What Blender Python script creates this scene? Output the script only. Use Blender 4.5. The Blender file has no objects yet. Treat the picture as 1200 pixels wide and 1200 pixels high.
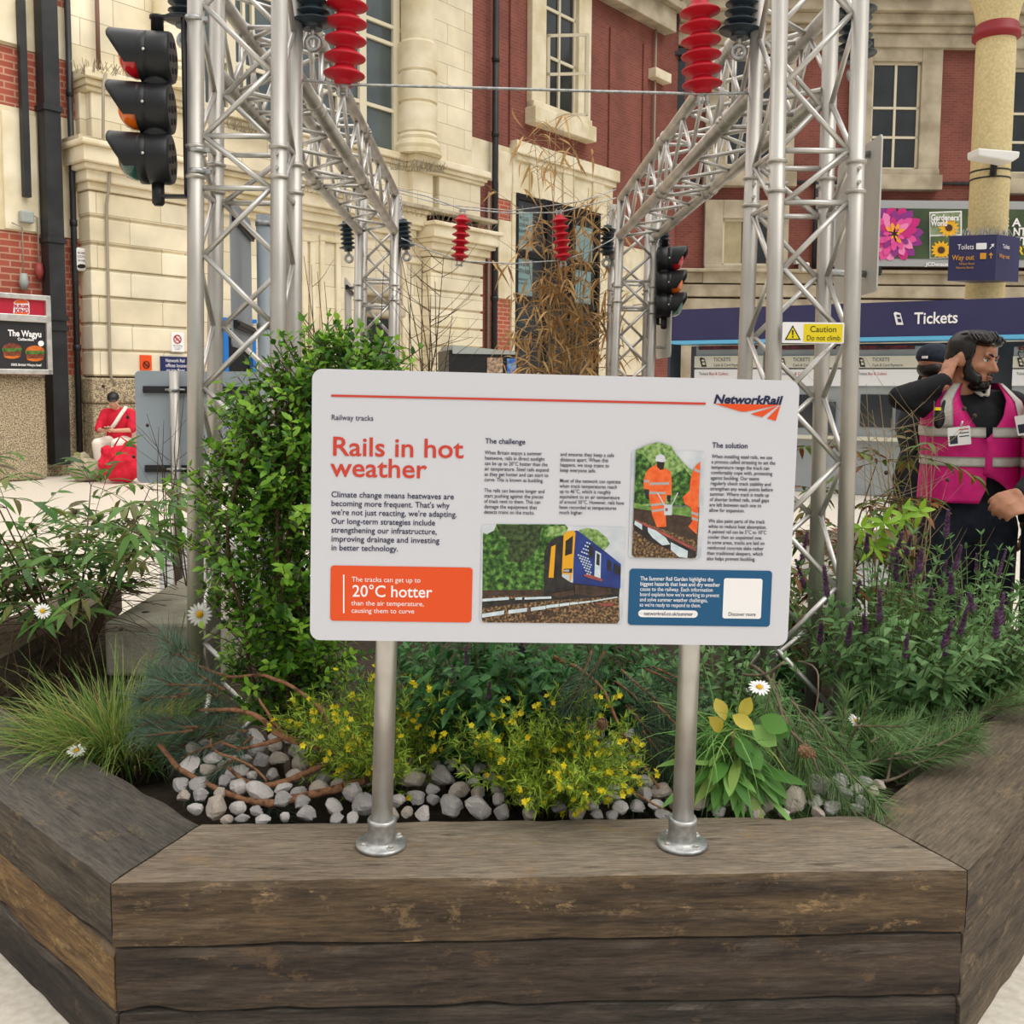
import bpy, math, random
from mathutils import Vector as V, Matrix, Quaternion, noise
random.seed(7)
SC = bpy.context.scene
COL = SC.collection
R = math.radians
# ---------------------------------------------------------------- camera
FOC, CAMZ, PY0, HOR = 1150.0, 1.45, 545.0, 452.0
ROLL = R(0.4); PITCH = math.atan((PY0 - HOR) / FOC)
cd = bpy.data.cameras.new('camera'); cam = bpy.data.objects.new('camera', cd); COL.objects.link(cam)
fw = V((0, math.cos(PITCH), -math.sin(PITCH))); r0 = V((1, 0, 0)); u0 = r0.cross(fw)
rt = r0 * math.cos(ROLL) + u0 * math.sin(ROLL); upv = -r0 * math.sin(ROLL) + u0 * math.cos(ROLL)
CP = V((0, 0, CAMZ))
m = Matrix((rt, upv, -fw)).transposed().to_4x4(); m.translation = CP
cam.matrix_world = m
cd.sensor_fit = 'HORIZONTAL'; cd.sensor_width = 36; cd.lens = 36 * FOC / 1200; cd.shift_y = -(600 - PY0) / 1200
cd.clip_end = 300; SC.camera = cam
# ---------------------------------------------------------------- world, sun, exposure
wd = bpy.data.worlds.new('sky'); SC.world = wd; wd.use_nodes = True
nt = wd.node_tree; nt.nodes.clear()
n_tc = nt.nodes.new('ShaderNodeTexCoord'); n_sep = nt.nodes.new('ShaderNodeSeparateXYZ'); n_rmp = nt.nodes.new('ShaderNodeValToRGB')
n_bg = nt.nodes.new('ShaderNodeBackground'); n_out = nt.nodes.new('ShaderNodeOutputWorld'); n_ma = nt.nodes.new('ShaderNodeMapRange')
n_ma.inputs[1].default_value = -1; n_ma.inputs[2].default_value = 1
nt.links.new(n_tc.outputs['Generated'], n_sep.inputs[0]); nt.links.new(n_sep.outputs['Z'], n_ma.inputs[0])
nt.links.new(n_ma.outputs[0], n_rmp.inputs[0]); nt.links.new(n_rmp.outputs[0], n_bg.inputs[0]); nt.links.new(n_bg.outputs[0], n_out.inputs[0])
cr = n_rmp.color_ramp
cr.elements[0].position = 0.44; cr.elements[0].color = (.22, .215, .20, 1)
cr.elements[1].position = 1.0; cr.elements[1].color = (1.75, 1.72, 1.66, 1)
e = cr.elements.new(0.52); e.color = (.50, .50, .50, 1)
n_bg.inputs[1].default_value = 0.86
sd = bpy.data.lights.new('sun', 'SUN'); sun = bpy.data.objects.new('sun', sd); COL.objects.link(sun)
sd.energy = 1.35; sd.angle = R(45); sd.color = (1, .97, .92)
sun.rotation_euler = V((.55, -.38, .85)).to_track_quat('Z', 'Y').to_euler()
sk = bpy.data.lights.new('glass_roof_daylight', 'AREA'); sko = bpy.data.objects.new('glass_roof_daylight', sk); COL.objects.link(sko)
sk.shape = 'RECTANGLE'; sk.size = 12; sk.size_y = 12; sk.energy = 520; sk.color = (1, .97, .91); sko.location = (-7.5, 10.5, 9.5)
SC.view_settings.view_transform = 'Standard'; SC.view_settings.look = 'None'
SC.view_settings.exposure = 0.0; SC.view_settings.gamma = 1.0
try: SC.view_settings.use_curve_mapping = False
except Exception: pass
# ---------------------------------------------------------------- pixel helpers (photo 1200x1200)
def ray(x, y): return fw + rt * ((x - 600) / FOC) - upv * ((y - PY0) / FOC)
def atY(x, y, Y):
    d = ray(x, y); return CP + d * (Y / d.y)
def atZ(x, y, z):
    d = ray(x, y); return CP + d * ((z - CAMZ) / d.z)
class Frame:
    """upright plane: x along, d outwards, z up"""
    def __init__(s, o, ex, ez=V((0, 0, 1))):
        s.o = V(o); s.ex = V(ex).normalized(); s.ez = V(ez).normalized(); s.n = s.ex.cross(s.ez).normalized()
        s.M = Matrix((s.ex, s.n, s.ez)).transposed().to_4x4(); s.M.translation = s.o
    def pt(s, x, d, z): return s.o + s.ex * x + s.n * d + s.ez * z
    def pix(s, px, py, d=0.0):
        r = ray(px, py); q = s.o + s.n * d
        p = CP + r * ((q - CP).dot(s.n) / r.dot(s.n)) - s.o
        return p.dot(s.ex), p.dot(s.ez)
    def wp(s, px, py, d=0.0):
        x, z = s.pix(px, py, d); return s.pt(x, d, z)
# ---------------------------------------------------------------- objects
WM = {}
def put(o, W, parent):
    COL.objects.link(o); WM[o.name] = W.copy()
    if parent is not None:
        o.parent = parent; o.matrix_basis = WM[parent.name].inverted() @ W
    else: o.matrix_basis = W
    return o
def tag(o, label=None, cat=None, group=None, kind=None):
    if label: o['label'] = label
    if cat: o['category'] = cat
    if group: o['group'] = group
    if kind: o['kind'] = kind
    return o
def thing(name, loc, label, cat, group=None, frame=None):
    o = bpy.data.objects.new(name, None); o.empty_display_size = .1
    W = frame.M.copy() if frame else Matrix.Identity(4); W.translation = V(loc)
    put(o, W, None); return tag(o, label, cat, group)
def dup(root, W, label=None, group=None):
    """copy of a thing, its parts and sub-parts"""
    c = root.copy(); COL.objects.link(c); c.matrix_basis = W; WM[c.name] = W.copy()
    if label: c['label'] = label
    if group: c['group'] = group
    for ch in root.children:
        k = ch.copy(); COL.objects.link(k); k.parent = c; WM[k.name] = W @ ch.matrix_basis
        for g in ch.children:
            j = g.copy(); COL.objects.link(j); j.parent = k
    return c
class MB:
    def __init__(s): s.v = []; s.f = []; s.sm = []; s.mi = []; s.cur = 0
    def add(s, vs, fs, smooth=False):
        b = len(s.v); s.v += [V(p) for p in vs]
        for f in fs: s.f.append([b + i for i in f]); s.sm.append(smooth); s.mi.append(s.cur)
    def box(s, o, ax, ay, az):
        """o corner, three edge vectors"""
        o, ax, ay, az = V(o), V(ax), V(ay), V(az)
        vs = [o, o + ax, o + ax + ay, o + ay, o + az, o + ax + az, o + ax + ay + az, o + ay + az]
        fs = [(0, 3, 2, 1), (4, 5, 6, 7), (0, 1, 5, 4), (1, 2, 6, 5), (2, 3, 7, 6), (3, 0, 4, 7)]
        if ax.cross(ay).dot(az) < 0: fs = [f[::-1] for f in fs]
        s.add(vs, fs)
    def cbox(s, c, sx, sy, sz, q=None):
        ax, ay, az = V((sx, 0, 0)), V((0, sy, 0)), V((0, 0, sz))
        if q is not None: ax, ay, az = q @ ax, q @ ay, q @ az
        s.box(V(c) - (ax + ay + az) / 2, ax, ay, az)
    def fbox(s, F, x0, x1, z0, z1, d0, d1):
        s.box(F.pt(x0, d0, z0), F.ex * (x1 - x0), F.n * (d1 - d0), F.ez * (z1 - z0))
    def pbox(s, F, tl, br, d0, d1):
        x0, z1 = F.pix(tl[0], tl[1], d1); x1, z0 = F.pix(br[0], br[1], d1)
        s.fbox(F, x0, x1, z0, z1, d0, d1); return x0, x1, z0, z1
    def poly(s, pts): s.add(pts, [tuple(range(len(pts)))])
    def prism(s, pts, off, cap0=True):
        n = len(pts); off = V(off); vs = [V(p) for p in pts] + [V(p) + off for p in pts]
        nrm = (vs[1] - vs[0]).cross(vs[2] - vs[0])
        fs = [tuple(range(n, 2 * n))] + ([tuple(range(n))[::-1]] if cap0 else [])
        fs += [(i, (i + 1) % n, (i + 1) % n + n, i + n) for i in range(n)]
        a = V((0, 0, 0))
        for i in range(n): a += vs[i].cross(vs[(i + 1) % n])
        if a.dot(off) < 0: fs = [f[::-1] for f in fs]
        s.add(vs, fs)
    def tube(s, pts, r, n=8, caps=True, smooth=True):
        pts = [V(p) for p in pts]; k = len(pts); rs = r if isinstance(r, (list, tuple)) else [r] * k
        b = len(s.v); nrm = None
        for i in range(k):
            t = (pts[min(i + 1, k - 1)] - pts[max(i - 1, 0)])
            t = t.normalized() if t.length > 1e-9 else V((0, 0, 1))
            if nrm is None:
                nrm = t.cross(V((0, 0, 1)) if abs(t.z) < .9 else V((0, 1, 0))).normalized()
            else:
                nrm = (nrm - t * nrm.dot(t)); nrm = nrm.normalized() if nrm.length > 1e-6 else t.orthogonal().normalized()
            bn = t.cross(nrm)
            for j in range(n):
                a = 2 * math.pi * j / n
                s.v.append(pts[i] + (nrm * math.cos(a) + bn * math.sin(a)) * rs[i])
        for i in range(k - 1):
            for j in range(n):
                s.f.append([b + i * n + j, b + i * n + (j + 1) % n, b + (i + 1) * n + (j + 1) % n, b + (i + 1) * n + j]); s.sm.append(smooth); s.mi.append(s.cur)
        if caps:
            s.f.append([b + j for j in range(n)][::-1]); s.sm.append(False); s.mi.append(s.cur)
            s.f.append([b + (k - 1) * n + j for j in range(n)]); s.sm.append(False); s.mi.append(s.cur)
    def lathe(s, prof, o, ax=(0, 0, 1), n=24, smooth=True):
        """prof: (radius, height) along axis from o"""
        ax = V(ax).normalized(); o = V(o); e1 = ax.orthogonal().normalized(); e2 = ax.cross(e1); b = len(s.v); k = len(prof)
        for r, h in prof:
            for j in range(n):
                a = 2 * math.pi * j / n; s.v.append(o + ax * h + (e1 * math.cos(a) + e2 * math.sin(a)) * max(r, 1e-5))
        for i in range(k - 1):
            for j in range(n):
                s.f.append([b + i * n + j, b + i * n + (j + 1) % n, b + (i + 1) * n + (j + 1) % n, b + (i + 1) * n + j]); s.sm.append(smooth); s.mi.append(s.cur)
        s.f.append([b + j for j in range(n)][::-1]); s.sm.append(False); s.mi.append(s.cur)
        s.f.append([b + (k - 1) * n + j for j in range(n)]); s.sm.append(False); s.mi.append(s.cur)
    def ball(s, c, r, nu=10, nv=6, sc=(1, 1, 1), q=None):
        c = V(c); b = len(s.v)
        for i in range(nv + 1):
            th = math.pi * i / nv
            for j in range(nu):
                ph = 2 * math.pi * j / nu
                p = V((math.sin(th) * math.cos(ph) * sc[0], math.sin(th) * math.sin(ph) * sc[1], math.cos(th) * sc[2])) * r
                s.v.append(c + (q @ p if q is not None else p))
        for i in range(nv):
            for j in range(nu):
                s.f.append([b + i * nu + j, b + (i + 1) * nu + j, b + (i + 1) * nu + (j + 1) % nu, b + i * nu + (j + 1) % nu]); s.sm.append(True); s.mi.append(s.cur)
    def build(s, name, mat, parent=None, frame=None, origin=None, bevel=0, W=None, seg=2):
        if not s.v: return None
        if W is None:
            W = frame.M.copy() if frame else Matrix.Identity(4)
            if origin is None:
                lo = V((min(p[i] for p in s.v) for i in range(3))); hi = V((max(p[i] for p in s.v) for i in range(3)))
                origin = V(((lo.x + hi.x) / 2, (lo.y + hi.y) / 2, lo.z))
            W.translation = V(origin)
        Wi = W.inverted()
        me = bpy.data.meshes.new(name); me.from_pydata([Wi @ p for p in s.v], [], s.f)
        me.polygons.foreach_set('use_smooth', s.sm)
        for mm in (mat if isinstance(mat, (list, tuple)) else [mat]): me.materials.append(mm)
        if max(s.mi, default=0): me.polygons.foreach_set('material_index', s.mi)
        me.update()
        o = bpy.data.objects.new(name, me); put(o, W, parent)
        if bevel:
            b = o.modifiers.new('bevel', 'BEVEL'); b.width = bevel; b.segments = seg; b.limit_method = 'ANGLE'
        return o
def struct(mb, name, mat, frame=None, bevel=0):
    o = mb.build(name, mat, None, frame, bevel=bevel); o['kind'] = 'structure'; return o
# ---------------------------------------------------------------- materials
def lin(c):
    if isinstance(c, str): c = [int(c[i:i + 2], 16) / 255 for i in (0, 2, 4)]
    return tuple((x / 12.92 if x <= .04045 else ((x + .055) / 1.055) ** 2.4) for x in c) + (1,)
def newmat(name):
    mt = bpy.data.materials.new(name); mt.use_nodes = True; t = mt.node_tree; return mt, t, t.nodes['Principled BSDF']
def M(name, c1, c2=None, scale=8, rough=.6, metal=0, bump=0, stretch=(1, 1, 1), detail=4, lo=.35, hi=.65, c3=None, bscale=None, spec=.4):
    mt, t, b = newmat(name)
    b.inputs['Roughness'].default_value = rough; b.inputs['Metallic'].default_value = metal; b.inputs['Specular IOR Level'].default_value = spec
    b.inputs['Base Color'].default_value = lin(c1)
    if c2 or bump:
        tc = t.nodes.new('ShaderNodeTexCoord'); mp = t.nodes.new('ShaderNodeMapping'); mp.inputs['Scale'].default_value = stretch
        t.links.new(tc.outputs['Object'], mp.inputs[0])
        nz = t.nodes.new('ShaderNodeTexNoise'); nz.inputs['Scale'].default_value = scale; nz.inputs['Detail'].default_value = detail
        t.links.new(mp.outputs[0], nz.inputs['Vector'])
        if c2:
            rp = t.nodes.new('ShaderNodeValToRGB'); rp.color_ramp.elements[0].position = lo; rp.color_ramp.elements[1].position = hi
            rp.color_ramp.elements[0].color = lin(c1); rp.color_ramp.elements[1].color = lin(c2)
            if c3:
                k = rp.color_ramp.elements.new((lo + hi) / 2); k.color = lin(c3)
            t.links.new(nz.outputs[0], rp.inputs[0]); t.links.new(rp.outputs[0], b.inputs['Base Color'])
        if bump:
            src = nz
            if bscale:
                src = t.nodes.new('ShaderNodeTexNoise'); src.inputs['Scale'].default_value = bscale; src.inputs['Detail'].default_value = 6
                t.links.new(mp.outputs[0], src.inputs['Vector'])
            bp = t.nodes.new('ShaderNodeBump'); bp.inputs['Strength'].default_value = bump; bp.inputs['Distance'].default_value = .02
            t.links.new(src.outputs[0], bp.inputs['Height']); t.links.new(bp.outputs[0], b.inputs['Normal'])
    return mt
def leafmat(name, cols, rough=.45, trans=.25):
    """leaf colour differs from leaf to leaf"""
    mt, t, b = newmat(name)
    g = t.nodes.new('ShaderNodeNewGeometry'); rp = t.nodes.new('ShaderNodeValToRGB')
    el = rp.color_ramp.elements
    el[0].color = lin(cols[0]); el[1].color = lin(cols[-1])
    for i, c in enumerate(cols[1:-1]): el.new((i + 1) / (len(cols) - 1)).color = lin(c)
    t.links.new(g.outputs['Random Per Island'], rp.inputs[0]); t.links.new(rp.outputs[0], b.inputs['Base Color'])
    b.inputs['Roughness'].default_value = rough; b.inputs['Specular IOR Level'].default_value = .35
    tr = t.nodes.new('ShaderNodeBsdfTranslucent'); mx = t.nodes.new('ShaderNodeMixShader'); mx.inputs[0].default_value = trans
    t.links.new(rp.outputs[0], tr.inputs[0]); t.links.new(b.outputs[0], mx.inputs[1]); t.links.new(tr.outputs[0], mx.inputs[2])
    t.links.new(mx.outputs[0], t.nodes['Material Output'].inputs[0])
    return mt
def brickmat(name, c1, c2, mortar, bw=.225, bh=.075, ms=.01):
    mt, t, b = newmat(name); tc = t.nodes.new('ShaderNodeTexCoord'); sp = t.nodes.new('ShaderNodeSeparateXYZ'); cb = t.nodes.new('ShaderNodeCombineXYZ')
    br = t.nodes.new('ShaderNodeTexBrick'); t.links.new(tc.outputs['Object'], sp.inputs[0])
    ad = t.nodes.new('ShaderNodeMath'); ad.operation = 'ADD'; t.links.new(sp.outputs['X'], ad.inputs[0]); t.links.new(sp.outputs['Y'], ad.inputs[1])
    t.links.new(ad.outputs[0], cb.inputs[0]); t.links.new(sp.outputs['Z'], cb.inputs[1]); t.links.new(cb.outputs[0], br.inputs['Vector'])
    br.inputs['Scale'].default_value = 1; br.inputs['Brick Width'].default_value = bw; br.inputs['Row Height'].default_value = bh
    br.inputs['Mortar Size'].default_value = ms; br.inputs['Color1'].default_value = lin(c1); br.inputs['Color2'].default_value = lin(c2); br.inputs['Mortar'].default_value = lin(mortar)
    nz = t.nodes.new('ShaderNodeTexNoise'); nz.inputs['Scale'].default_value = 1.2; nz.inputs['Detail'].default_value = 6; t.links.new(tc.outputs['Object'], nz.inputs['Vector'])
    mr = t.nodes.new('ShaderNodeMapRange'); mr.inputs[1].default_value = .3; mr.inputs[2].default_value = .7; mr.inputs[3].default_value = .78; mr.inputs[4].default_value = 1.15; t.links.new(nz.outputs[0], mr.inputs[0])
    ml = t.nodes.new('ShaderNodeVectorMath'); ml.operation = 'SCALE'; t.links.new(br.outputs[0], ml.inputs[0]); t.links.new(mr.outputs[0], ml.inputs['Scale'])
    t.links.new(ml.outputs[0], b.inputs['Base Color']); b.inputs['Roughness'].default_value = .85
    return mt
def stonemat(name, c1, c2, bw=1.1, bh=.42, joint='8f8468', ms=.006):
    """ashlar blocks: faint joints, blotched weathering"""
    mt = brickmat(name, c1, c2, joint, bw, bh, ms); return mt
def emis(name, c, s):
    mt, t, b = newmat(name); b.inputs['Base Color'].default_value = lin(c); b.inputs['Emission Color'].default_value = lin(c); b.inputs['Emission Strength'].default_value = s; return mt
MT = {}
MT['alu'] = M('mill_aluminium', 'cdc8c0', 'aaa69f', scale=9, rough=.45, metal=.75, stretch=(1, 1, .25))
MT['alu2'] = M('bright_aluminium', 'd9d6d2', 'bfbcb6', scale=9, rough=.4, metal=.75)
MT['galv'] = M('galvanised_steel', 'c4c4c2', '9fa1a1', scale=60, rough=.42, metal=.75)
MT['black'] = M('black_plastic', '17181b', rough=.42)
MT['blackmetal'] = M('black_painted_metal', '1d1e20', '2a2a2c', scale=6, rough=.45)
MT['red_ins'] = M('red_silicone', 'b40a20', 'be1026', scale=5, rough=.5)
MT['dark_ins'] = M('dark_green_glaze', '26323a', '2d3b43', scale=5, rough=.35)
MT['white'] = M('white_paint', 'e4e2de', rough=.5)
MT['panel'] = M('printed_white_panel', 'd0d1d8', rough=.28)
MT['navy'] = M('navy_print', '1b1e46', rough=.4)
MT['orange'] = M('orange_print', 'e2501c', rough=.4)
MT['orange_red'] = M('rust_red_print', 'c9402f', rough=.4)
MT['teal'] = M('petrol_blue_print', '10547f', rough=.4)
MT['grey_text'] = M('dark_print', '26283c', rough=.5)
MT['pwhite'] = M('white_print', 'f0eeee', rough=.4)
MT['stone'] = stonemat('portland_stone', 'ebe0c6', 'dccfb0', joint='a89b7c')
MT['stone_plain'] = M('dressed_stone', 'ece1c8', 'd0c29e', scale=1.6, rough=.85, detail=8, bump=.15)
MT['stone_grey'] = M('weathered_stone', 'c4b8a0', '9a8e78', scale=1.4, rough=.9, detail=8, bump=.2)
MT['brick'] = brickmat('red_brick', '864a3e', '784036', '8a574b')
MT['brick_bright'] = brickmat('orange_red_brick', 'b05a45', 'a04f3b', 'c2937c', bw=.3, bh=.1, ms=.012)
MT['granite'] = M('speckled_granite', '6f6250', 'c4b393', scale=55, rough=.8, detail=2, lo=.4, hi=.6)
MT['concrete'] = M('cast_concrete', 'b0a999', '8f897b', scale=7, rough=.9, detail=8, bump=.3, bscale=60)
MT['soil'] = M('dark_soil', '2a2119', '3b2f22', scale=30, rough=1, bump=.6)
MT['glass'] = M('dark_window_glass', '39444a', '55605f', scale=.7, rough=.08, spec=.8)
MT['glass_dark'] = M('black_window_glass', '1d2124', '2c3134', scale=1.2, rough=.08, spec=.6)
MT['cream'] = M('cream_window_paint', 'd8cfb6', rough=.6)
MT['purple'] = M('indigo_fascia', '2c2a52', '312f58', scale=2, rough=.45)
MT['ltblue'] = M('light_blue_strip', '5fb0d8', rough=.5)
MT['greypanel'] = M('grey_coated_sheet', 'a3acb4', '98a1a9', scale=2, rough=.5)
# ---------------------------------------------------------------- text
TEXTS = []
def text(F, s, px, py, mat, parent, cap=None, x1=None, d=.001, bold=0, shear=0, lead=1.0, name='lettering', align='LEFT', bottom=None, ext=.0002):
    """lettering on plane F: (px,py) baseline start in the photo, cap = capital height in photo pixels, x1 = where the line ends"""
    x, z = F.pix(px, py, d); _, zc = F.pix(px, py - (cap or 10), d)
    c = bpy.data.curves.new(name, 'FONT'); c.body = s; c.size = (zc - z) / .682; c.offset = bold * c.size; c.shear = shear; c.space_line = lead; c.align_x = align; c.extrude = ext
    c.resolution_u = 3; c.materials.append(mat)
    o = bpy.data.objects.new(name, c)
    W = Matrix((F.ex, F.ez, F.n)).transposed().to_4x4(); W.translation = F.pt(x, d, z)
    put(o, W, parent)
    TEXTS.append((o, W, abs(F.pix(x1, py, d)[0] - x) * (2 if align == 'CENTER' else 1) if x1 is not None else 0))
    return o
def fit_texts():
    """scale each line to its width and turn the lettering into plain meshes"""
    bpy.context.view_layer.update(); dg = bpy.context.evaluated_depsgraph_get()
    for o, W, w in TEXTS:
        dx = o.dimensions.x; me = bpy.data.meshes.new_from_object(o.evaluated_get(dg)); nm = o.name; par = o.parent; mw = o.matrix_basis.copy()
        if w and dx > 1e-6: me.transform(Matrix.Diagonal((w / dx, 1, 1, 1)))
        bpy.data.objects.remove(o); n = bpy.data.objects.new(nm, me); COL.objects.link(n); n.parent = par; n.matrix_basis = mw
    TEXTS.clear()
def flat(F, pts, mat, parent, d=.001, t=.0004, name='printed_shape', px=True):
    mb = MB(); q = [F.wp(x, y, d) for x, y in pts] if px else [F.pt(x, d, z) for x, z in pts]
    mb.prism(q, F.n * t); return mb.build(name, mat, parent, F)
def rrect(x0, x1, z0, z1, r, n=5):
    o = []
    for cx, cz, a0 in ((x1 - r, z1 - r, 0), (x0 + r, z1 - r, 90), (x0 + r, z0 + r, 180), (x1 - r, z0 + r, 270)):
        for i in range(n + 1):
            a = R(a0 + 90 * i / n); o.append((cx + r * math.cos(a), cz + r * math.sin(a)))
    return o
def prrect(F, tl, br, r, mat, parent, d=.001, t=.0004, name='printed_box'):
    x0, z1 = F.pix(tl[0], tl[1], d); x1, z0 = F.pix(br[0], br[1], d)
    k = abs(x1 - x0) / max(abs(br[0] - tl[0]), 1)
    return flat(F, rrect(x0, x1, z0, z1, r * k), mat, parent, d, t, name, px=False)
# ---------------------------------------------------------------- floor
mb = MB()
mb.poly([V((-60, -20, 0)), V((60, -20, 0)), V((60, 60, 0)), V((-60, 60, 0))])
MT['floor'] = M('pale_terrazzo', 'dfd8cb', 'cbc2b3', scale=40, rough=.55, detail=6)
struct(mb, 'floor', MT['floor'])
# ---------------------------------------------------------------- planter of railway sleepers
YAW = R(2.54)
def woodmat(name, dark, mid, light, fleck, flow=.62, gs=1.0, top=('7d7166', 'a0968a')):
    mt, t, b = newmat(name); tc = t.nodes.new('ShaderNodeTexCoord'); L = t.links.new
    oi = t.nodes.new('ShaderNodeObjectInfo'); om = t.nodes.new('ShaderNodeMath'); om.operation = 'MULTIPLY'; om.inputs[1].default_value = 57.0; L(oi.outputs['Random'], om.inputs[0])
    ov = t.nodes.new('ShaderNodeVectorMath'); L(tc.outputs['Object'], ov.inputs[0]); L(om.outputs[0], ov.inputs[1])
    def nz(scale, st, det=8, rough=.65):
        mp = t.nodes.new('ShaderNodeMapping'); mp.inputs['Scale'].default_value = st; L(ov.outputs[0], mp.inputs[0])
        n = t.nodes.new('ShaderNodeTexNoise'); n.inputs['Scale'].default_value = scale; n.inputs['Detail'].default_value = det; n.inputs['Roughness'].default_value = rough; L(mp.outputs[0], n.inputs[0]); return n
    g = nz(7 * gs, (.35, 3.2, 3.2)); rp = t.nodes.new('ShaderNodeValToRGB'); el = rp.color_ramp.elements
    el[0].position = .3; el[0].color = lin(dark); el[1].position = .72; el[1].color = lin(light); k = el.new(.5); k.color = lin(mid)
    L(g.outputs[0], rp.inputs[0])
    f = nz(15, (.6, 1.5, 1.5), 10, .8); r2 = t.nodes.new('ShaderNodeValToRGB'); r2.color_ramp.elements[0].position = flow; r2.color_ramp.elements[1].position = flow + .06
    L(f.outputs[0], r2.inputs[0]); mx = t.nodes.new('ShaderNodeMix'); mx.data_type = 'RGBA'
    L(r2.outputs[0], mx.inputs['Factor']); L(rp.outputs[0], mx.inputs['A']); mx.inputs['B'].default_value = lin(fleck)
    g2 = nz(60 * gs, (.22, 2.4, 2.4), 8, .75); r4 = t.nodes.new('ShaderNodeMapRange'); r4.inputs[1].default_value = .32; r4.inputs[2].default_value = .68; r4.inputs[3].default_value = .42; r4.inputs[4].default_value = 1.5
    L(g2.outputs[0], r4.inputs[0]); sv = t.nodes.new('ShaderNodeVectorMath'); sv.operation = 'SCALE'; L(mx.outputs['Result'], sv.inputs[0]); L(r4.outputs[0], sv.inputs['Scale'])
    c = nz(5, (.5, 5, 5), 8, .7); r3 = t.nodes.new('ShaderNodeValToRGB'); r3.color_ramp.elements[0].position = .28; r3.color_ramp.elements[1].position = .36
    L(c.outputs[0], r3.inputs[0]); m2 = t.nodes.new('ShaderNodeMix'); m2.data_type = 'RGBA'; m2.blend_type = 'MULTIPLY'; m2.inputs['Factor'].default_value = .75
    L(sv.outputs[0], m2.inputs['A']); L(r3.outputs[0], m2.inputs['B'])
    ge = t.nodes.new('ShaderNodeNewGeometry'); sz = t.nodes.new('ShaderNodeSeparateXYZ'); L(ge.outputs['True Normal'], sz.inputs[0])   # worn, greyed top, also painted paler than the browner sides for overhead light
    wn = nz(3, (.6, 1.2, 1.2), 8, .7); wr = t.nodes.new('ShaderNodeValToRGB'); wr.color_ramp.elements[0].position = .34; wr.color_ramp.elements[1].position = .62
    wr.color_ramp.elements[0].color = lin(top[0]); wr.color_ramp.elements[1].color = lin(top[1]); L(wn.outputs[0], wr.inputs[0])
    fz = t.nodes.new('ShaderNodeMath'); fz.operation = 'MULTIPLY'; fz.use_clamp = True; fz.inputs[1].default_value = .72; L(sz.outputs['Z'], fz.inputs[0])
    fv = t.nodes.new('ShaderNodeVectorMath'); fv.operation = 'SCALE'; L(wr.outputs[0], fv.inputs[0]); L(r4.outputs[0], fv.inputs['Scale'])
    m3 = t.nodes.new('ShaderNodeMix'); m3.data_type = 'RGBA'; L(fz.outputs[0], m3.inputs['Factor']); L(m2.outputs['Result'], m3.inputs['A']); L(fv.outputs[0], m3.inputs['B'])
    f5 = nz(9, (.8, 1.4, 1.4), 12, .78); r5 = t.nodes.new('ShaderNodeValToRGB'); r5.color_ramp.elements[0].position = .56; r5.color_ramp.elements[1].position = .62; r5.color_ramp.elements[1].color = (.55, .55, .55, 1); L(f5.outputs[0], r5.inputs[0])
    m4 = t.nodes.new('ShaderNodeMix'); m4.data_type = 'RGBA'; L(r5.outputs[0], m4.inputs['Factor']); L(m3.outputs['Result'], m4.inputs['A']); m4.inputs['B'].default_value = lin(fleck)
    c5 = nz(13, (.25, 2.2, 2.2), 12, .75); r6 = t.nodes.new('ShaderNodeValToRGB'); r6.color_ramp.elements[0].position = .36; r6.color_ramp.elements[0].color = (.25, .25, .25, 1); r6.color_ramp.elements[1].position = .42; L(c5.outputs[0], r6.inputs[0])
    m5 = t.nodes.new('ShaderNodeMix'); m5.data_type = 'RGBA'; m5.blend_type = 'MULTIPLY'; m5.inputs['Factor'].default_value = .8; L(m4.outputs['Result'], m5.inputs['A']); L(r6.outputs[0], m5.inputs['B'])
    L(m5.outputs['Result'], b.inputs['Base Color']); b.inputs['Roughness'].default_value = .88
    h = nz(34, (.3, 2.6, 2.6), 10, .75); ad = t.nodes.new('ShaderNodeMath'); ad.operation = 'ADD'; L(h.outputs[0], ad.inputs[0]); L(f.outputs[0], ad.inputs[1])
    bp = t.nodes.new('ShaderNodeBump'); bp.inputs['Strength'].default_value = .9; bp.inputs['Distance'].default_value = .02
    L(ad.outputs[0], bp.inputs['Height']); L(bp.outputs[0], b.inputs['Normal']); return mt
SIDE, APO, WID, TH = 1.815, 2.191, .275, .147
FLc = atZ(128, 1035, .42)
PV = [V((FLc.x, FLc.y, 0))]               # corners of the octagon, counter-clockwise from the front left
ang = YAW
for k in range(7):
    PV.append(PV[-1] + V((math.cos(ang), math.sin(ang), 0)) * SIDE); ang += R(45)
PC = sum(PV, V((0, 0, 0))) / 8
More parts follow.
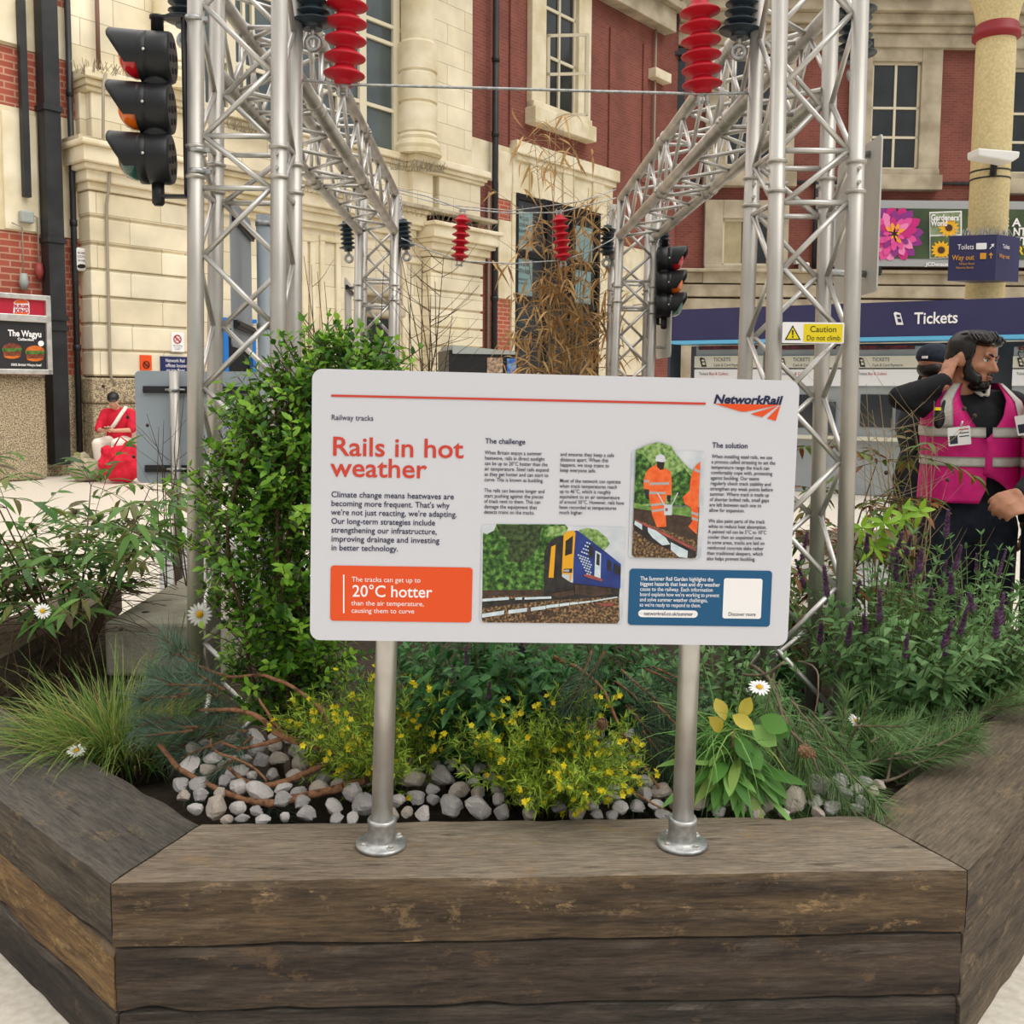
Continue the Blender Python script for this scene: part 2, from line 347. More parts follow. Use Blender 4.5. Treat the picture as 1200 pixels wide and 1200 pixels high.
def sleeper(k, tier, mat, label, inset=0.0, top=.42):
    """side k (0 front, 1 right diagonal, 2 right, 6 left, 7 left diagonal), mitred ends"""
    a, b = PV[k], PV[(k + 1) % 8]; e = (b - a).normalized(); n = V((-e.y, e.x, 0)); tn = math.tan(R(22.5))
    a, b = a + n * inset + e * inset * tn, b + n * inset - e * inset * tn
    L = (b - a).length; z1 = top - tier * TH; z0 = z1 - TH + .005
    if tier == 2: z0 = 0.0
    NX, NY, NZ = 90, 9, 7
    vs, fs, idx = [], [], {}
    rnd = random.Random(k * 10 + tier); sx, sy, sz = rnd.uniform(0, 90), rnd.uniform(0, 90), rnd.uniform(0, 90)
    def vert(i, j, l):
        key = (FC[0], i, j, l)
        if key in idx: return idx[key]
        u, w, h = i / NX, j / NY, l / NZ
        x0, x1 = w * WID * tn + .003, L - w * WID * tn - .003
        x = x0 + (x1 - x0) * u; y = w * WID; z = z0 + (z1 - z0) * h
        ey = (j in (0, NY)); ez = (l in (0, NZ)); q = V((x * 3 + sx, y * 6 + sy, z * 6 + sz)); am = .004
        wob = noise.noise(V((x * 2.2 + sx, sy + l * .7, j * .9))) * .005
        dy = noise.noise(q * 2) * am + (noise.noise(V((x * 9 + sx, z * 18, sz))) * .004); dz = noise.noise(q * 2.3 + V((5, 5, 5))) * am
        if ey and ez:
            ch = .002 + max(0, noise.noise(V((x * 7 + sx, j, l + sz)))) ** 2 * .022
            y += ch * (1 if j == 0 else -1); z += ch * .7 * (1 if l == 0 else -1)
        if l == 0 and tier < 2: z += abs(wob) * 1.6
        if j == 0: y += abs(dy) + abs(wob)
        if l == NZ: z -= abs(dz)
        idx[key] = len(vs); vs.append(a + e * x + n * y + V((0, 0, z))); return idx[key]
    FC = [0]
    for i in range(NX):
        for j in range(NY):
            FC[0] = 0; fs.append([vert(i, j, NZ), vert(i + 1, j, NZ), vert(i + 1, j + 1, NZ), vert(i, j + 1, NZ)])
            FC[0] = 1; fs.append([vert(i, j, 0), vert(i, j + 1, 0), vert(i + 1, j + 1, 0), vert(i + 1, j, 0)])
        for l in range(NZ):
            FC[0] = 2; fs.append([vert(i, 0, l), vert(i + 1, 0, l), vert(i + 1, 0, l + 1), vert(i, 0, l + 1)])
            FC[0] = 3; fs.append([vert(i, NY, l), vert(i, NY, l + 1), vert(i + 1, NY, l + 1), vert(i + 1, NY, l)])
    for j in range(NY):
        for l in range(NZ):
            FC[0] = 4; fs.append([vert(0, j, l), vert(0, j, l + 1), vert(0, j + 1, l + 1), vert(0, j + 1, l)])
            FC[0] = 5; fs.append([vert(NX, j, l), vert(NX, j + 1, l), vert(NX, j + 1, l + 1), vert(NX, j, l + 1)])
    mb = MB(); mb.add(vs, fs, True)
    W = Matrix((e, n, V((0, 0, 1)))).transposed().to_4x4(); W.translation = (a + b) / 2 + n * WID / 2 + V((0, 0, z0))
    o = mb.build('railway_sleeper', mat, None, W=W)
    return tag(o, label, 'railway sleeper', 'timber sleepers of the octagonal planter')
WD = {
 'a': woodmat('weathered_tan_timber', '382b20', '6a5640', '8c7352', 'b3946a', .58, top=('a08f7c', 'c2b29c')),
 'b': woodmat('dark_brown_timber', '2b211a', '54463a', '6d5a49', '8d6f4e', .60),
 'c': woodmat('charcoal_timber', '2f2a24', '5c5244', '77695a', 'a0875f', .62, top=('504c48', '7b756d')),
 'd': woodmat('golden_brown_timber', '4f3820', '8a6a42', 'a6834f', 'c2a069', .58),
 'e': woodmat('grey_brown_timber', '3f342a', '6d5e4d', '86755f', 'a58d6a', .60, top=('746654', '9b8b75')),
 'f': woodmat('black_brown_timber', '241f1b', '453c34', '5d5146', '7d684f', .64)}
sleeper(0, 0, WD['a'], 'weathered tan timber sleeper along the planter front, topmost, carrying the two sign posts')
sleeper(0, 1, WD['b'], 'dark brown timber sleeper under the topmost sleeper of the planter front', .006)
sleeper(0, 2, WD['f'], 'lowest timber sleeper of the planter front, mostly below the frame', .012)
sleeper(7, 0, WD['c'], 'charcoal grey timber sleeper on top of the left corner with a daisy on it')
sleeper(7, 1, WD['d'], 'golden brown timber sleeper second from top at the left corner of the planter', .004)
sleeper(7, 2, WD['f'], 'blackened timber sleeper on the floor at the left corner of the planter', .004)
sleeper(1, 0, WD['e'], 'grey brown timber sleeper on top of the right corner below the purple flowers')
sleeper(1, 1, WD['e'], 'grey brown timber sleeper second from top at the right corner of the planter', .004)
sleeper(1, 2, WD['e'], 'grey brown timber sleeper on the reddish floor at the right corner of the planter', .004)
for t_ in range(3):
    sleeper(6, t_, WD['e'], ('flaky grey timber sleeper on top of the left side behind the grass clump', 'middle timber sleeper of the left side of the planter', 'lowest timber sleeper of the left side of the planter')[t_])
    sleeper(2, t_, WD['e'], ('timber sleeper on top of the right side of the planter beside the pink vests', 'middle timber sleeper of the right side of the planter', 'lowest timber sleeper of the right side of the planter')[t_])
tn = math.tan(R(22.5)); mb = MB(); pts = []
for p in PV: pts.append(PC + (p - PC) * ((APO - WID - .002) / APO) + V((0, 0, .255)))
NR = 22                                                   # soil surface with lumps
ring = []
for i in range(NR + 1):
    for k in range(8):
        for s_ in range(6):
            q = pts[k].lerp(pts[(k + 1) % 8], s_ / 6); q = (PC + V((0, 0, .255))).lerp(q, i / NR)
            q.z += .02 * noise.noise(q * 3.1) * (1 if i < NR else 0)
            w_ = (q - FLc).dot(V((-math.sin(YAW), math.cos(YAW), 0))); q.z += .11 * max(0, min(1, (.95 - w_) / .35)); ring.append(q)
mb.add(ring, [(i * 48 + j, i * 48 + (j + 1) % 48, (i + 1) * 48 + (j + 1) % 48, (i + 1) * 48 + j) for i in range(NR) for j in range(48)], True)
tag(mb.build('soil', MT['soil']), 'dark soil filling the timber planter between the plants', 'soil', kind='stuff')
# ---------------------------------------------------------------- information sign
SA = R(1.0)
ex0 = V((math.cos(YAW), math.sin(YAW), 0)); zz = V((0, 0, 1))
SF = Frame(atY(648, 595, 2.075), ex0 * math.cos(SA) - zz * math.sin(SA), zz * math.cos(SA) + ex0 * math.sin(SA))
sign = thing('information_sign', (SF.o.x, SF.o.y + .04, .42), 'large white information board about rails in hot weather on two bolted posts', 'sign', frame=Frame(SF.o, ex0))
c = [SF.pix(*p) for p in ((364, 432), (938, 446), (922, 757), (365, 750))]
bx0, bx1 = (c[0][0] + c[3][0]) / 2, (c[1][0] + c[2][0]) / 2; bz1, bz0 = (c[0][1] + c[1][1]) / 2, (c[2][1] + c[3][1]) / 2
panel = flat(SF, rrect(bx0, bx1, bz0, bz1, .022, 8), MT['panel'], sign, -.004, .004, 'panel', px=False)
# posts with bolted floor flanges
for (xb, yb, xt, yt) in ((447, 990, 453, 757), (799, 989, 808, 760)):
    B = atZ(xb, yb, .42); T = atY(xt, yt, B.y - .003); dr = (T - B).normalized(); P1 = B + dr * (1.38 - .42)
    mb = MB(); mb.tube([B + V((0, 0, .012)), P1], .0238, 20); post = mb.build('post', MT['alu2'], sign, origin=B)
    mb = MB(); mb.lathe([(.0, .0), (.0575, 0), (.0575, .006), (.054, .009), (.034, .010), (.0325, .016), (.0315, .052), (.0325, .054), (.0325, .060), (.0305, .063), (.024, .063)], B, dr, 28); mb.build('floor_flange', MT['galv'], post)
    mb = MB()
    for a in (35, 125, 215, 305):
        q = B + V((math.cos(R(a)), math.sin(R(a)), 0)) * .044
        mb.lathe([(.0095, .008), (.0095, .0095), (.006, .011), (.006, .015), (.003, .0165), (0, .0165)], q, zz, 6, False)
    mb.build('flange_bolt', MT['alu2'], post)
    mb = MB()
    for zc in (1.0, 1.33):
        q = B + dr * (zc - .42); mb.tube([q - dr * .012, q + dr * .012], .0275, 16); mb.cbox(q + SF.n * .02, .04, .03, .024)
    mb.build('panel_clamp', MT['galv'], post)
mb = MB()
for zc in (bz0 + .11, bz1 - .11): mb.fbox(SF, bx0 + .09, bx1 - .09, zc - .012, zc + .012, -.012, -.004)
mb.build('back_rail', MT['blackmetal'], sign)
PT = lambda *a, **k: text(SF, *a, parent=panel, **k)
flat(SF, [(388, 462.3), (827, 471.8), (827, 474.4), (388, 464.9)], MT['orange_red'], panel, name='header_rule')
PT('Railway tracks', 388, 492, MT['navy'], cap=6.2, x1=436.8)
PT('Rails in hot', 388, 533.5, MT['orange_red'], cap=21.5, x1=541, bold=.012)
PT('weather', 387.5, 558, MT['orange_red'], cap=21.5, x1=501, bold=.012)
for i, (s, x1) in enumerate((("Climate change means heatwaves are", 531.5), ("becoming more frequent. That's why", 526.5), ("we're not just reacting, we're adapting.", 535.5), ("Our long-term strategies include", 509.5), ("strengthening our infrastructure,", 511.5), ("improving drainage and investing", 514.5), ("in better technology.", 466))):
    PT(s, 388, 582.5 + i * 10.4, MT['navy'], cap=6.6, x1=x1, bold=.006)
prrect(SF, (387.5, 662.5), (552.5, 729.5), 4, MT['orange'], panel, name='orange_box')
flat(SF, [(402, 673.5), (403.6, 673.5), (403.6, 718.5), (402, 718.5)], MT['pwhite'], panel, .0016, name='white_bar')
PT('The tracks can get up to', 412, 681.5, MT['pwhite'], cap=5.6, x1=492.5, d=.0016)
PT('20\u00b0C hotter', 412.5, 699, MT['pwhite'], cap=13.2, x1=506, d=.0016, bold=.01)
PT('than the air temperature,', 411.5, 709.2, MT['pwhite'], cap=5.4, x1=496.5, d=.0016)
PT('causing them to curve', 411.5, 718, MT['pwhite'], cap=5.4, x1=485, d=.0016)
PT('The challenge', 568.5, 519.6, MT['navy'], cap=6.0, x1=615.5, bold=.01)
def para(x, y, dy, lines, cap=4.3, slope=0.0):
    for i, (s, x1) in enumerate(lines):
        if s: PT(s, x - i * slope, y + i * dy, MT['grey_text'], cap=cap, x1=x1, bold=.002)
para(568, 532.3, 6.33, (('When Britain enjoys a summer', 635), ('heatwave, rails in direct sunlight', 638), ('can be up to 20\u00b0C hotter than the', 641.5), ('air temperature. Steel rails expand', 643), ('as they get hotter and can start to', 642.5), ('curve. This is known as buckling.', 636.5), ('', 0), ('The rails can become longer and', 638), ('start pushing against the pieces', 636.5), ('of track next to them. This can', 633), ('damage the equipment that', 629), ('detects trains on the tracks.', 626)), slope=.08)
para(656.5, 534.3, 6.2, (('and ensures they keep a safe', 719.5), ('distance apart. When this', 712.5), ('happens, we stop trains to', 713.5), ('keep everyone safe.', 698), ('', 0), ('Most of the network can operate', 727), ('when track temperatures reach', 723), ('up to 46\u00b0C, which is roughly', 715.5), ('equivalent to an air temperature', 726), ('of around 30\u00b0C. However, rails have', 731), ('been recorded at temperatures', 722), ('much higher.', 683)), slope=.12)
PT('The solution', 834.5, 524.6, MT['navy'], cap=6.2, x1=876, bold=.01)
para(834, 536.8, 6.3, (('When installing steel rails, we use', 905), ('a process called stressing to set the', 908.5), ('temperature range the track can', 901.5), ('comfortably cope with, protecting', 905), ('against buckling. Our teams', 889.5), ('regularly check track stability and', 903), ('strengthen any weak points before', 905.5), ('summer. Where track is made up', 901), ('of shorter bolted rails, small gaps', 901), ('are left between each one to', 892), ('allow for expansion.', 872.5), ('', 0), ('We also paint parts of the track', 896.5), ('white to reduce heat absorption.', 898.5), ('A painted rail can be 5\u00b0C to 10\u00b0C', 898), ('cooler than an unpainted one.', 893), ('In some areas, tracks are laid on', 895.5), ('reinforced concrete slabs rather', 894.5), ('than traditional sleepers, which', 894), ('also helps prevent buckling.', 885)), slope=.31)
# company emblem
lg = PT('NetworkRail', 836, 472.2, MT['navy'], cap=9.6, x1=917, bold=.035, shear=.22, name='emblem_lettering')
q = lambda x, y: (640 + x / 3.53, 420 + y / 3.53)
for pl in (((695, 187), (970, 192), (828, 220), (806, 220)), ((845, 230), (957, 197), (893, 243)), ((914, 248), (970, 193), (950, 258))):
    flat(SF, [q(*p) for p in pl], MT['orange'], panel, name='emblem_stripe')
# blue box
prrect(SF, (737.8, 666.3), (902, 734.5), 4, MT['teal'], panel, name='blue_box')
for i, (s, x1) in enumerate((('The Summer Rail Garden highlights the', 836), ('biggest hazards that heat and dry weather', 843.5), ('cause to the railway. Each information', 835), ('board explains how we\'re working to prevent', 842.5), ('and solve summer weather challenges,', 829), ("so we're ready to respond to them.", 821))):
    PT(s, 750.3 - i * .18, 680 + i * 6.15, MT['pwhite'], cap=4.5, x1=x1, d=.0016, bold=.008 if i < 2 else .002)
prrect(SF, (748, 714.5), (817.5, 724), 4.5, MT['pwhite'], panel, .0016, name='web_address_box')
PT('networkrail.co.uk/summer', 754.5, 721, MT['navy'], cap=4.4, x1=811.5, d=.0022, bold=.004)
prrect(SF, (848.5, 677.5), (891.5, 725.2), 2.5, MT['pwhite'], panel, .0016, name='white_box')
PT('Discover more', 853.3, 721.6, MT['grey_text'], cap=4.2, x1=885, d=.0022, bold=.004)
# train photograph
prm = {}
def pm(n, *a, **k):
    prm[n] = M('print_' + n, *a, **k)
pm('bush', '16300f', '6f9a48', scale=95, rough=.4, detail=5, lo=.38, hi=.66, c3='3a6526'); pm('treedark', '1c2a14', '4c6236', scale=110, rough=.4, detail=5, lo=.38, hi=.68)
pm('treelight', '4d7030', '9dbb74', scale=110, rough=.4, detail=5, lo=.36, hi=.64); pm('ballast', '2e2219', 'a5835a', scale=190, rough=.4, detail=3, lo=.36, hi=.66, c3='5d4833')
pm('sky', 'd3d6da', 'b6bfc9', scale=20, rough=.4); pm('dark', '1c1a1c', '33302e', scale=60, rough=.4); pm('yellow', 'e0a21c', rough=.4); pm('blue', '1f2c6c', '27408c', scale=20, rough=.4); pm('brown', '4d3a2e', '33271f', scale=70, rough=.4)
pm('rail', 'b6c9d2', 'd3dee2', scale=60, rough=.4); pm('hiviz', 'e0521a', 'ec7338', scale=60, rough=.4); pm('silver', 'a9a6a4', rough=.4); pm('skin', '2a1d1a', rough=.4); pm('grass', '4f7a34', '7fa255', scale=90, rough=.4); pm('redrail', 'b4514a', '7a4540', scale=30, rough=.4)
tp = prrect(SF, (564.5, 614.5), (729, 731), 4, prm['sky'], panel, name='train_picture')
tq = lambda x, y: (560 + x * 175 / 1200, 610 + y * 130 / 891)
LAY = [0]; ART = MB(); AMAT = list(prm.values()); AIDX = {k: i for i, k in enumerate(prm)}
def art(m, pts, cv=tq):
    LAY[0] += 1; ART.cur = AIDX[m]; d = .0014 + LAY[0] * .00003
    ART.prism([SF.wp(*cv(*p), d) for p in pts], SF.n * .00002)
art('bush', [(40, 95), (70, 110), (130, 80), (150, 28), (700, 32), (725, 60), (700, 110), (560, 600), (36, 600)])
art('treelight', [(815, 75), (880, 60), (960, 75), (1040, 140), (1060, 190), (1000, 260), (880, 200), (800, 120)])
art('treedark', [(150, 40), (230, 32), (520, 40), (500, 120), (480, 230), (380, 330), (240, 350), (250, 150), (180, 120)])
art('bush', [(40, 140), (140, 150), (230, 260), (240, 330), (500, 340), (545, 430), (520, 590), (36, 590)])
art('treelight', [(560, 50), (700, 40), (720, 80), (680, 120), (560, 130)])
art('brown', [(36, 560), (560, 555), (600, 610), (36, 620)])
art('ballast', [(34, 610), (1135, 585), (1138, 800), (1120, 828), (45, 818), (32, 800)])
art('dark', [(530, 470), (770, 500), (1140, 540), (1135, 610), (600, 640), (36, 700), (36, 650), (540, 600)])
art('blue', [(770, 85), (800, 80), (1000, 230), (1150, 350), (1145, 545), (880, 520), (765, 500)])
art('dark', [(560, 190), (590, 160), (640, 130), (700, 120), (690, 240), (675, 450), (780, 520), (765, 620), (530, 600), (535, 250)])
art('yellow', [(590, 210), (625, 195), (608, 460), (568, 458)])
art('yellow', [(690, 110), (725, 85), (770, 80), (785, 100), (770, 300), (765, 400), (745, 490), (735, 485), (738, 430), (680, 430), (675, 405)])
art('dark', [(705, 165), (765, 120), (758, 265), (700, 285)])
art('dark', [(690, 388), (760, 385), (755, 420), (685, 418)])
art('silver', [(690, 395), (735, 393), (733, 412), (690, 412)])
for i in range(11):
    y = 170 + i * 25; x0 = 870 - i * 14 if i < 4 else 800 + (i - 4) * 12
    for j in range(5):
        xx = x0 + j * 19 + 2
        if xx < 905: art('rail', [(xx, y + j * 7), (xx + 13, y + 4 + j * 7), (xx + 13, y + 15 + j * 7), (xx, y + 11 + j * 7)])
art('dark', [(895, 195), (925, 215), (925, 300), (890, 285)])
art('rail', [(945, 240), (990, 265), (985, 480), (935, 460)]); art('dark', [(955, 260), (980, 275), (978, 365), (950, 352)])
art('dark', [(1040, 310), (1072, 330), (1070, 408), (1042, 398)]); art('dark', [(1095, 340), (1148, 375), (1146, 440), (1092, 415)])
art('redrail', [(855, 430), (920, 440), (1000, 470), (1000, 490), (900, 465), (855, 445)])
art('brown', [(780, 515), (870, 520), (1070, 545), (1080, 590), (930, 610), (780, 590)])
art('brown', [(560, 590), (770, 555), (775, 595), (650, 622)])
for a, b_, w in (((34, 640), (250, 625), 22), ((300, 628), (355, 625), 20), ((375, 626), (590, 618), 18), ((34, 765), (210, 738), 32), ((245, 735), (395, 716), 30), ((425, 713), (545, 697), 28), ((550, 693), (650, 680), 24), ((655, 680), (735, 670), 22), ((740, 668), (805, 662), 18), ((810, 662), (905, 650), 14), ((910, 650), (1120, 615), 10)):
    art('rail', [(a[0], a[1] - w / 2), (b_[0], b_[1] - w / 2), (b_[0], b_[1] + w / 2), (a[0], a[1] + w / 2)])
art('brown', [(380, 760), (480, 750), (490, 795), (420, 805)]); art('brown', [(520, 735), (590, 725), (640, 765), (570, 775)]); art('redrail', [(960, 665), (1090, 660), (1080, 685), (1010, 690)])
ART.build('printed_scene', AMAT, tp, SF); ART = MB()
# workers photograph
wp_ = prrect(SF, (740.5, 527), (821.5, 655), 4, prm['sky'], panel, name='track_workers_picture')
wq = lambda x, y: (735 + x * 100 / 774, 510 + y * 155 / 1200)
A2 = lambda m, pts: art(m, pts, wq)
A2('ballast', [(60, 650), (655, 650), (632, 1090), (615, 1118), (70, 1108), (44, 1085)])
A2('treelight', [(80, 135), (180, 90), (280, 62), (400, 100), (440, 170), (560, 300), (640, 350), (650, 640), (60, 640)])
A2('bush', [(80, 150), (150, 180), (220, 260), (240, 420), (200, 620), (62, 640)]); A2('bush', [(400, 380), (520, 300), (600, 400), (560, 640), (410, 640)])
A2('grass', [(62, 610), (240, 660), (560, 650), (650, 700), (640, 760), (62, 660)])
A2('brown', [(62, 660), (300, 700), (640, 750), (630, 960), (62, 760)])
A2('dark', [(60, 770), (200, 830), (560, 990), (625, 1040), (622, 1110), (540, 1110), (200, 960), (60, 860)])
A2('redrail', [(80, 768), (230, 830), (625, 1030), (622, 1055), (220, 850), (80, 785)])
A2('rail', [(70, 775), (135, 810), (135, 860), (65, 810)]); A2('rail', [(185, 835), (260, 865), (350, 930), (390, 990), (320, 1000), (230, 930), (190, 880)]); A2('rail', [(395, 970), (550, 1050), (545, 1115), (470, 1105), (395, 1040)])
A2('hiviz', [(200, 300), (265, 265), (340, 300), (395, 330), (405, 430), (400, 545), (355, 540), (345, 640), (355, 830), (270, 835), (225, 720), (200, 560), (190, 490), (150, 490), (148, 420), (170, 340)])
A2('silver', [(205, 430), (380, 425), (380, 450), (205, 452)]); A2('silver', [(200, 510), (350, 515), (348, 535), (200, 535)]); A2('silver', [(212, 625), (340, 610), (340, 632), (214, 645)]); A2('silver', [(222, 680), (340, 660), (340, 685), (226, 698)]); A2('silver', [(150, 405), (200, 410), (200, 430), (150, 425)])
A2('skin', [(270, 235), (338, 240), (330, 310), (300, 315), (270, 285)]); A2('dark', [(155, 490), (200, 495), (195, 590), (165, 560)]); A2('dark', [(360, 545), (395, 545), (390, 610), (365, 600)])
A2('sky', [(255, 235), (262, 190), (300, 168), (340, 190), (352, 240), (320, 245)])
A2('sky', [(335, 630), (410, 630), (405, 725), (335, 725)]); A2('redrail', [(345, 660), (370, 665), (365, 690), (345, 688)])
A2('sky', [(270, 525), (280, 525), (345, 635), (335, 640)]); A2('sky', [(455, 518), (465, 522), (410, 632), (402, 630)])
A2('hiviz', [(665, 240), (620, 280), (590, 340), (570, 430), (570, 500), (505, 560), (520, 620), (580, 660), (590, 780), (555, 830), (630, 900), (640, 800), (650, 560)])
A2('silver', [(580, 690), (645, 710), (643, 735), (580, 712)]); A2('silver', [(585, 740), (643, 760), (643, 780), (585, 765)]); A2('silver', [(615, 300), (660, 320), (658, 345), (610, 325)])
ART.build('printed_scene', AMAT, wp_, SF)
# ---------------------------------------------------------------- lattice gantries
def lerp(a, b, t): return a + (b - a) * t
def truss(part, A, B, nodes, phase=(0, 0), rc=.0245, rl=.0085, couplers=(), skip=()):
    """four chords A[i] -> B[i] with zigzag lacing on the four faces; nodes = parameters of the lacing nodes"""
    for i in range(4):
        mb = MB(); mb.tube([A[i], B[i]], rc, 14)
        for t in couplers:
            p = lerp(A[i], B[i], t); d = (B[i] - A[i]).normalized()
            mb.tube([p - d * .05, p - d * .046, p - d * .040, p - d * .036], [rc, rc + .006, rc + .006, rc], 14, False)
            mb.tube([p + d * .036, p + d * .040, p + d * .046, p + d * .05], [rc, rc + .006, rc + .006, rc], 14, False)
            for s_ in (-.02, .02): mb.tube([p + d * s_ - (B[(i + 1) % 4] - B[i]).normalized() * (rc + .008), p + d * s_ + (B[(i + 1) % 4] - B[i]).normalized() * (rc + .008)], .006, 6)
        mb.build('chord', MT['alu'], part)
    for i in range(4):
        if i in skip: continue
        j = (i + 1) % 4; mb = MB(); w = (B[j] - B[i]).normalized() * rc
        for k in range(len(nodes) - 1):
            t0, t1 = nodes[k], nodes[k + 1]
            if t1 - t0 < 1e-4: continue
            f = (k + (phase[0] if (t1 < .72 or len(nodes) > 15) else phase[1]) + i) % 2
            if (t0, t1) in BARS or abs(t1 - t0) * (B[i] - A[i]).length < .09: continue
            a, b = (i, j) if f else (j, i); wa = w if f else -w
            mb.tube([lerp(A[a], B[a], t0) + wa, lerp(A[b], B[b], t1) - wa], rl, 8)
        for t in couplers:
            for s_ in (-1, 1):
                tt = t + s_ * .075 / (B[i] - A[i]).length; mb.tube([lerp(A[i], B[i], tt) + w, lerp(A[j], B[j], tt) - w], rl, 8)
        mb.build('lacing', MT['alu2'], part)
BARS = set()
def part_empty(name, loc, parent):
    o = bpy.data.objects.new(name, None); o.empty_display_size = .1; W = Matrix.Identity(4); W.translation = V(loc); put(o, W, parent); return o
def nodes_for(z0, z1, cz, step):
    """lacing nodes between z0 and z1, leaving the coupler free"""
    H = z1 - z0; out = []
    for a, b in ((z0 + .03, cz - .075), (cz + .075, z1 - .03)):
        n = max(1, round((b - a) / step))
        out += [a + (b - a) * i / n for i in range(n + 1)]
    return [(z - z0) / H for z in out]
ZB, ZT = .24, 2.76
def gantry(label, near, far, zc_n, zc_f, zb, ph=(0, 0)):
    """near / far: four leg positions (front-left, front-right, back-right, back-left) at the height of the photo's joints"""
    o = thing('truss_gantry', (near[0].x, near[0].y, ZB), label, 'truss gantry', 'lattice gantries over the planter')
    for nm, legs, cz in (('near_tower', near, zc_n), ('far_tower', far, zc_f)):
        p = part_empty(nm, (legs[0].x, legs[0].y, ZB), o)
        top = ZT if nm == 'near_tower' else zb[1] + .215
        A = [V((q.x, q.y, ZB)) for q in legs]; B = [V((q.x + q.lean * (top - ZB), q.y, top)) for q in legs]
        truss(p, A, B, nodes_for(ZB, top, cz, .19 if nm == 'near_tower' else .17), couplers=((cz - ZB) / (top - ZB),), phase=ph if nm == 'near_tower' else (0, 0))
        mb = MB()
        mb.box((min(a.x for a in A) - .06, min(a.y for a in A) - .06, ZB - .01), (.36, 0, 0), (0, .36, 0), (0, 0, .014)); mb.build('base_plate', MT['galv'], p)
    p = part_empty('beam', (near[3].x, near[3].y, zb[0]), o)
    fx = lambda q, z: V((q.x + q.lean * (z - ZB), q.y, z))
    n3, n2, f0, f1 = near[3], near[2], far[0], far[1]
    A = [fx(n3, zb[0]), fx(n2, zb[0]), fx(n2, zb[0] + .24), fx(n3, zb[0] + .24)]
    B = [fx(f0, zb[1]), fx(f1, zb[1]), fx(f1, zb[1] + .215), fx(f0, zb[1] + .215)]
    n = 15
    truss(p, A, B, [i / n for i in range(n + 1)], couplers=(.13, .55), rc=.0245)
    return o
class Leg:
    def __init__(s, x, y, lean=0): s.x, s.y, s.lean = x, y, lean
def L(px, py, px2, py2, Y):
    a, b = atY(px, py, Y), atY(px2, py2, Y); ln = (a.x - b.x) / (a.z - b.z)
    return Leg(b.x - ln * (b.z - ZB), Y, ln)
gl = gantry('aluminium truss gantry on the left, its near tower carrying the railway signal',
   [L(229.5, 0, 229, 760, 2.95), L(327.5, 0, 326, 400, 2.95), L(346, 70, 345, 300, 3.19), L(254, 70, 252, 400, 3.19)],
   [L(421, 270, 419, 400, 5.72), L(462.5, 250, 460, 400, 5.72), L(466, 260, 464, 400, 5.93), L(426, 270, 425, 400, 5.93)], 2.10, 1.98, (2.43, 2.33), (1, 1))
gr = gantry('aluminium truss gantry on the right, its near tower carrying the yellow caution plate',
   [L(914, 0, 906, 440, 2.95), L(1008.5, 0, 988, 730, 2.95), L(972, 90, 957, 650, 3.19), L(886, 90, 877, 330, 3.19)],
   [L(726, 290, 721, 410, 5.72), L(768, 290, 763, 410, 5.72), L(760, 290, 757, 410, 5.93), L(718, 290, 715, 410, 5.93)], 2.07, 1.98, (2.39, 2.31), (1, 0))
# ---------------------------------------------------------------- insulators and contact wires
def insulator(mat, c, ax, r, n, pitch, label, group, ring=True, top=True, core=.45):
    """shed insulator centred at c along ax"""
    ax = V(ax).normalized(); o = thing('insulator', c, label, 'insulator', group); H = n * pitch; b = V(c) - ax * H / 2
    prof = [(r * core, -.01)]
    for k in range(n):
        h = k * pitch; rr = r if k in (0, n - 1) or mat is MT['red_ins'] else r * .8
        prof += [(r * core, h), (r * core * 1.1, h + pitch * .12), (rr * .96, h + pitch * .36), (rr, h + pitch * .44), (rr * .98, h + pitch * .5), (r * core * 1.25, h + pitch * .82), (r * core, h + pitch * .98)]
    prof += [(r * core, H + .01)]
    mb = MB(); mb.lathe(prof, b, ax, 28); mb.build('shed_body', mat, o)
    e = ax.cross(V((0, 1, 0))).normalized()
    if ring:
        mb = MB(); mb.tube([b - ax * .0, b - ax * .03], .009, 10)
        q = b - ax * .052; mb.tube([q + (ax * math.cos(R(a)) + e * math.sin(R(a))) * .021 for a in range(0, 361, 24)], .0085, 8, False); mb.build('eye_ring', MT['galv'], o)
        mb = MB(); t = b + ax * H; mb.tube([t, t + ax * .035], .008, 8)
        for k in range(6):
            q = t + ax * (.045 + k * .018); u = e if k % 2 else V((0, 1, 0)); mb.tube([q + (ax * math.cos(R(a)) * .013 + u * math.sin(R(a)) * .007) for a in range(0, 361, 45)], .0022, 5, False)
        mb.build('hanging_chain', MT['galv'], o)
    else:
        for s_, p in ((-1, b), (1, b + ax * H)):
            mb = MB(); d = ax * s_; mb.tube([p, p + d * .012], .016, 12)
            for k in (-1, 1): mb.cbox(p + d * .026 + e * .013 * k, .007, .022, .036, V((0, 0, 1)).rotation_difference(ax))
            mb.tube([p + d * .034 - e * .022, p + d * .034 + e * .022], .0045, 8); mb.build('clevis', MT['galv'], o)
    return o
def up(px, py, px2, py2, Y): return atY(px2, py2, Y) - atY(px, py, Y)
RG = 'red insulators on the contact wires'; KG = 'dark insulators hung from the gantries'
insulator(MT['red_ins'], atY(406, 26, 3.2), up(404, 92, 408, 0, 3.2), .066, 7, .053, 'large red insulator near the left gantry, cut by the top of the photo', RG, False)
insulator(MT['red_ins'], atY(821.5, 56, 3.2), up(823, 104, 820, 8, 3.2), .064, 6, .0445, 'large red insulator above the right part of the board, six discs in full view', RG, False)
insulator(MT['red_ins'], atY(540, 279, 5.85), up(539, 302, 542, 255, 5.85), .053, 6, .041, 'small red insulator in front of the cream stone pier', RG, False)
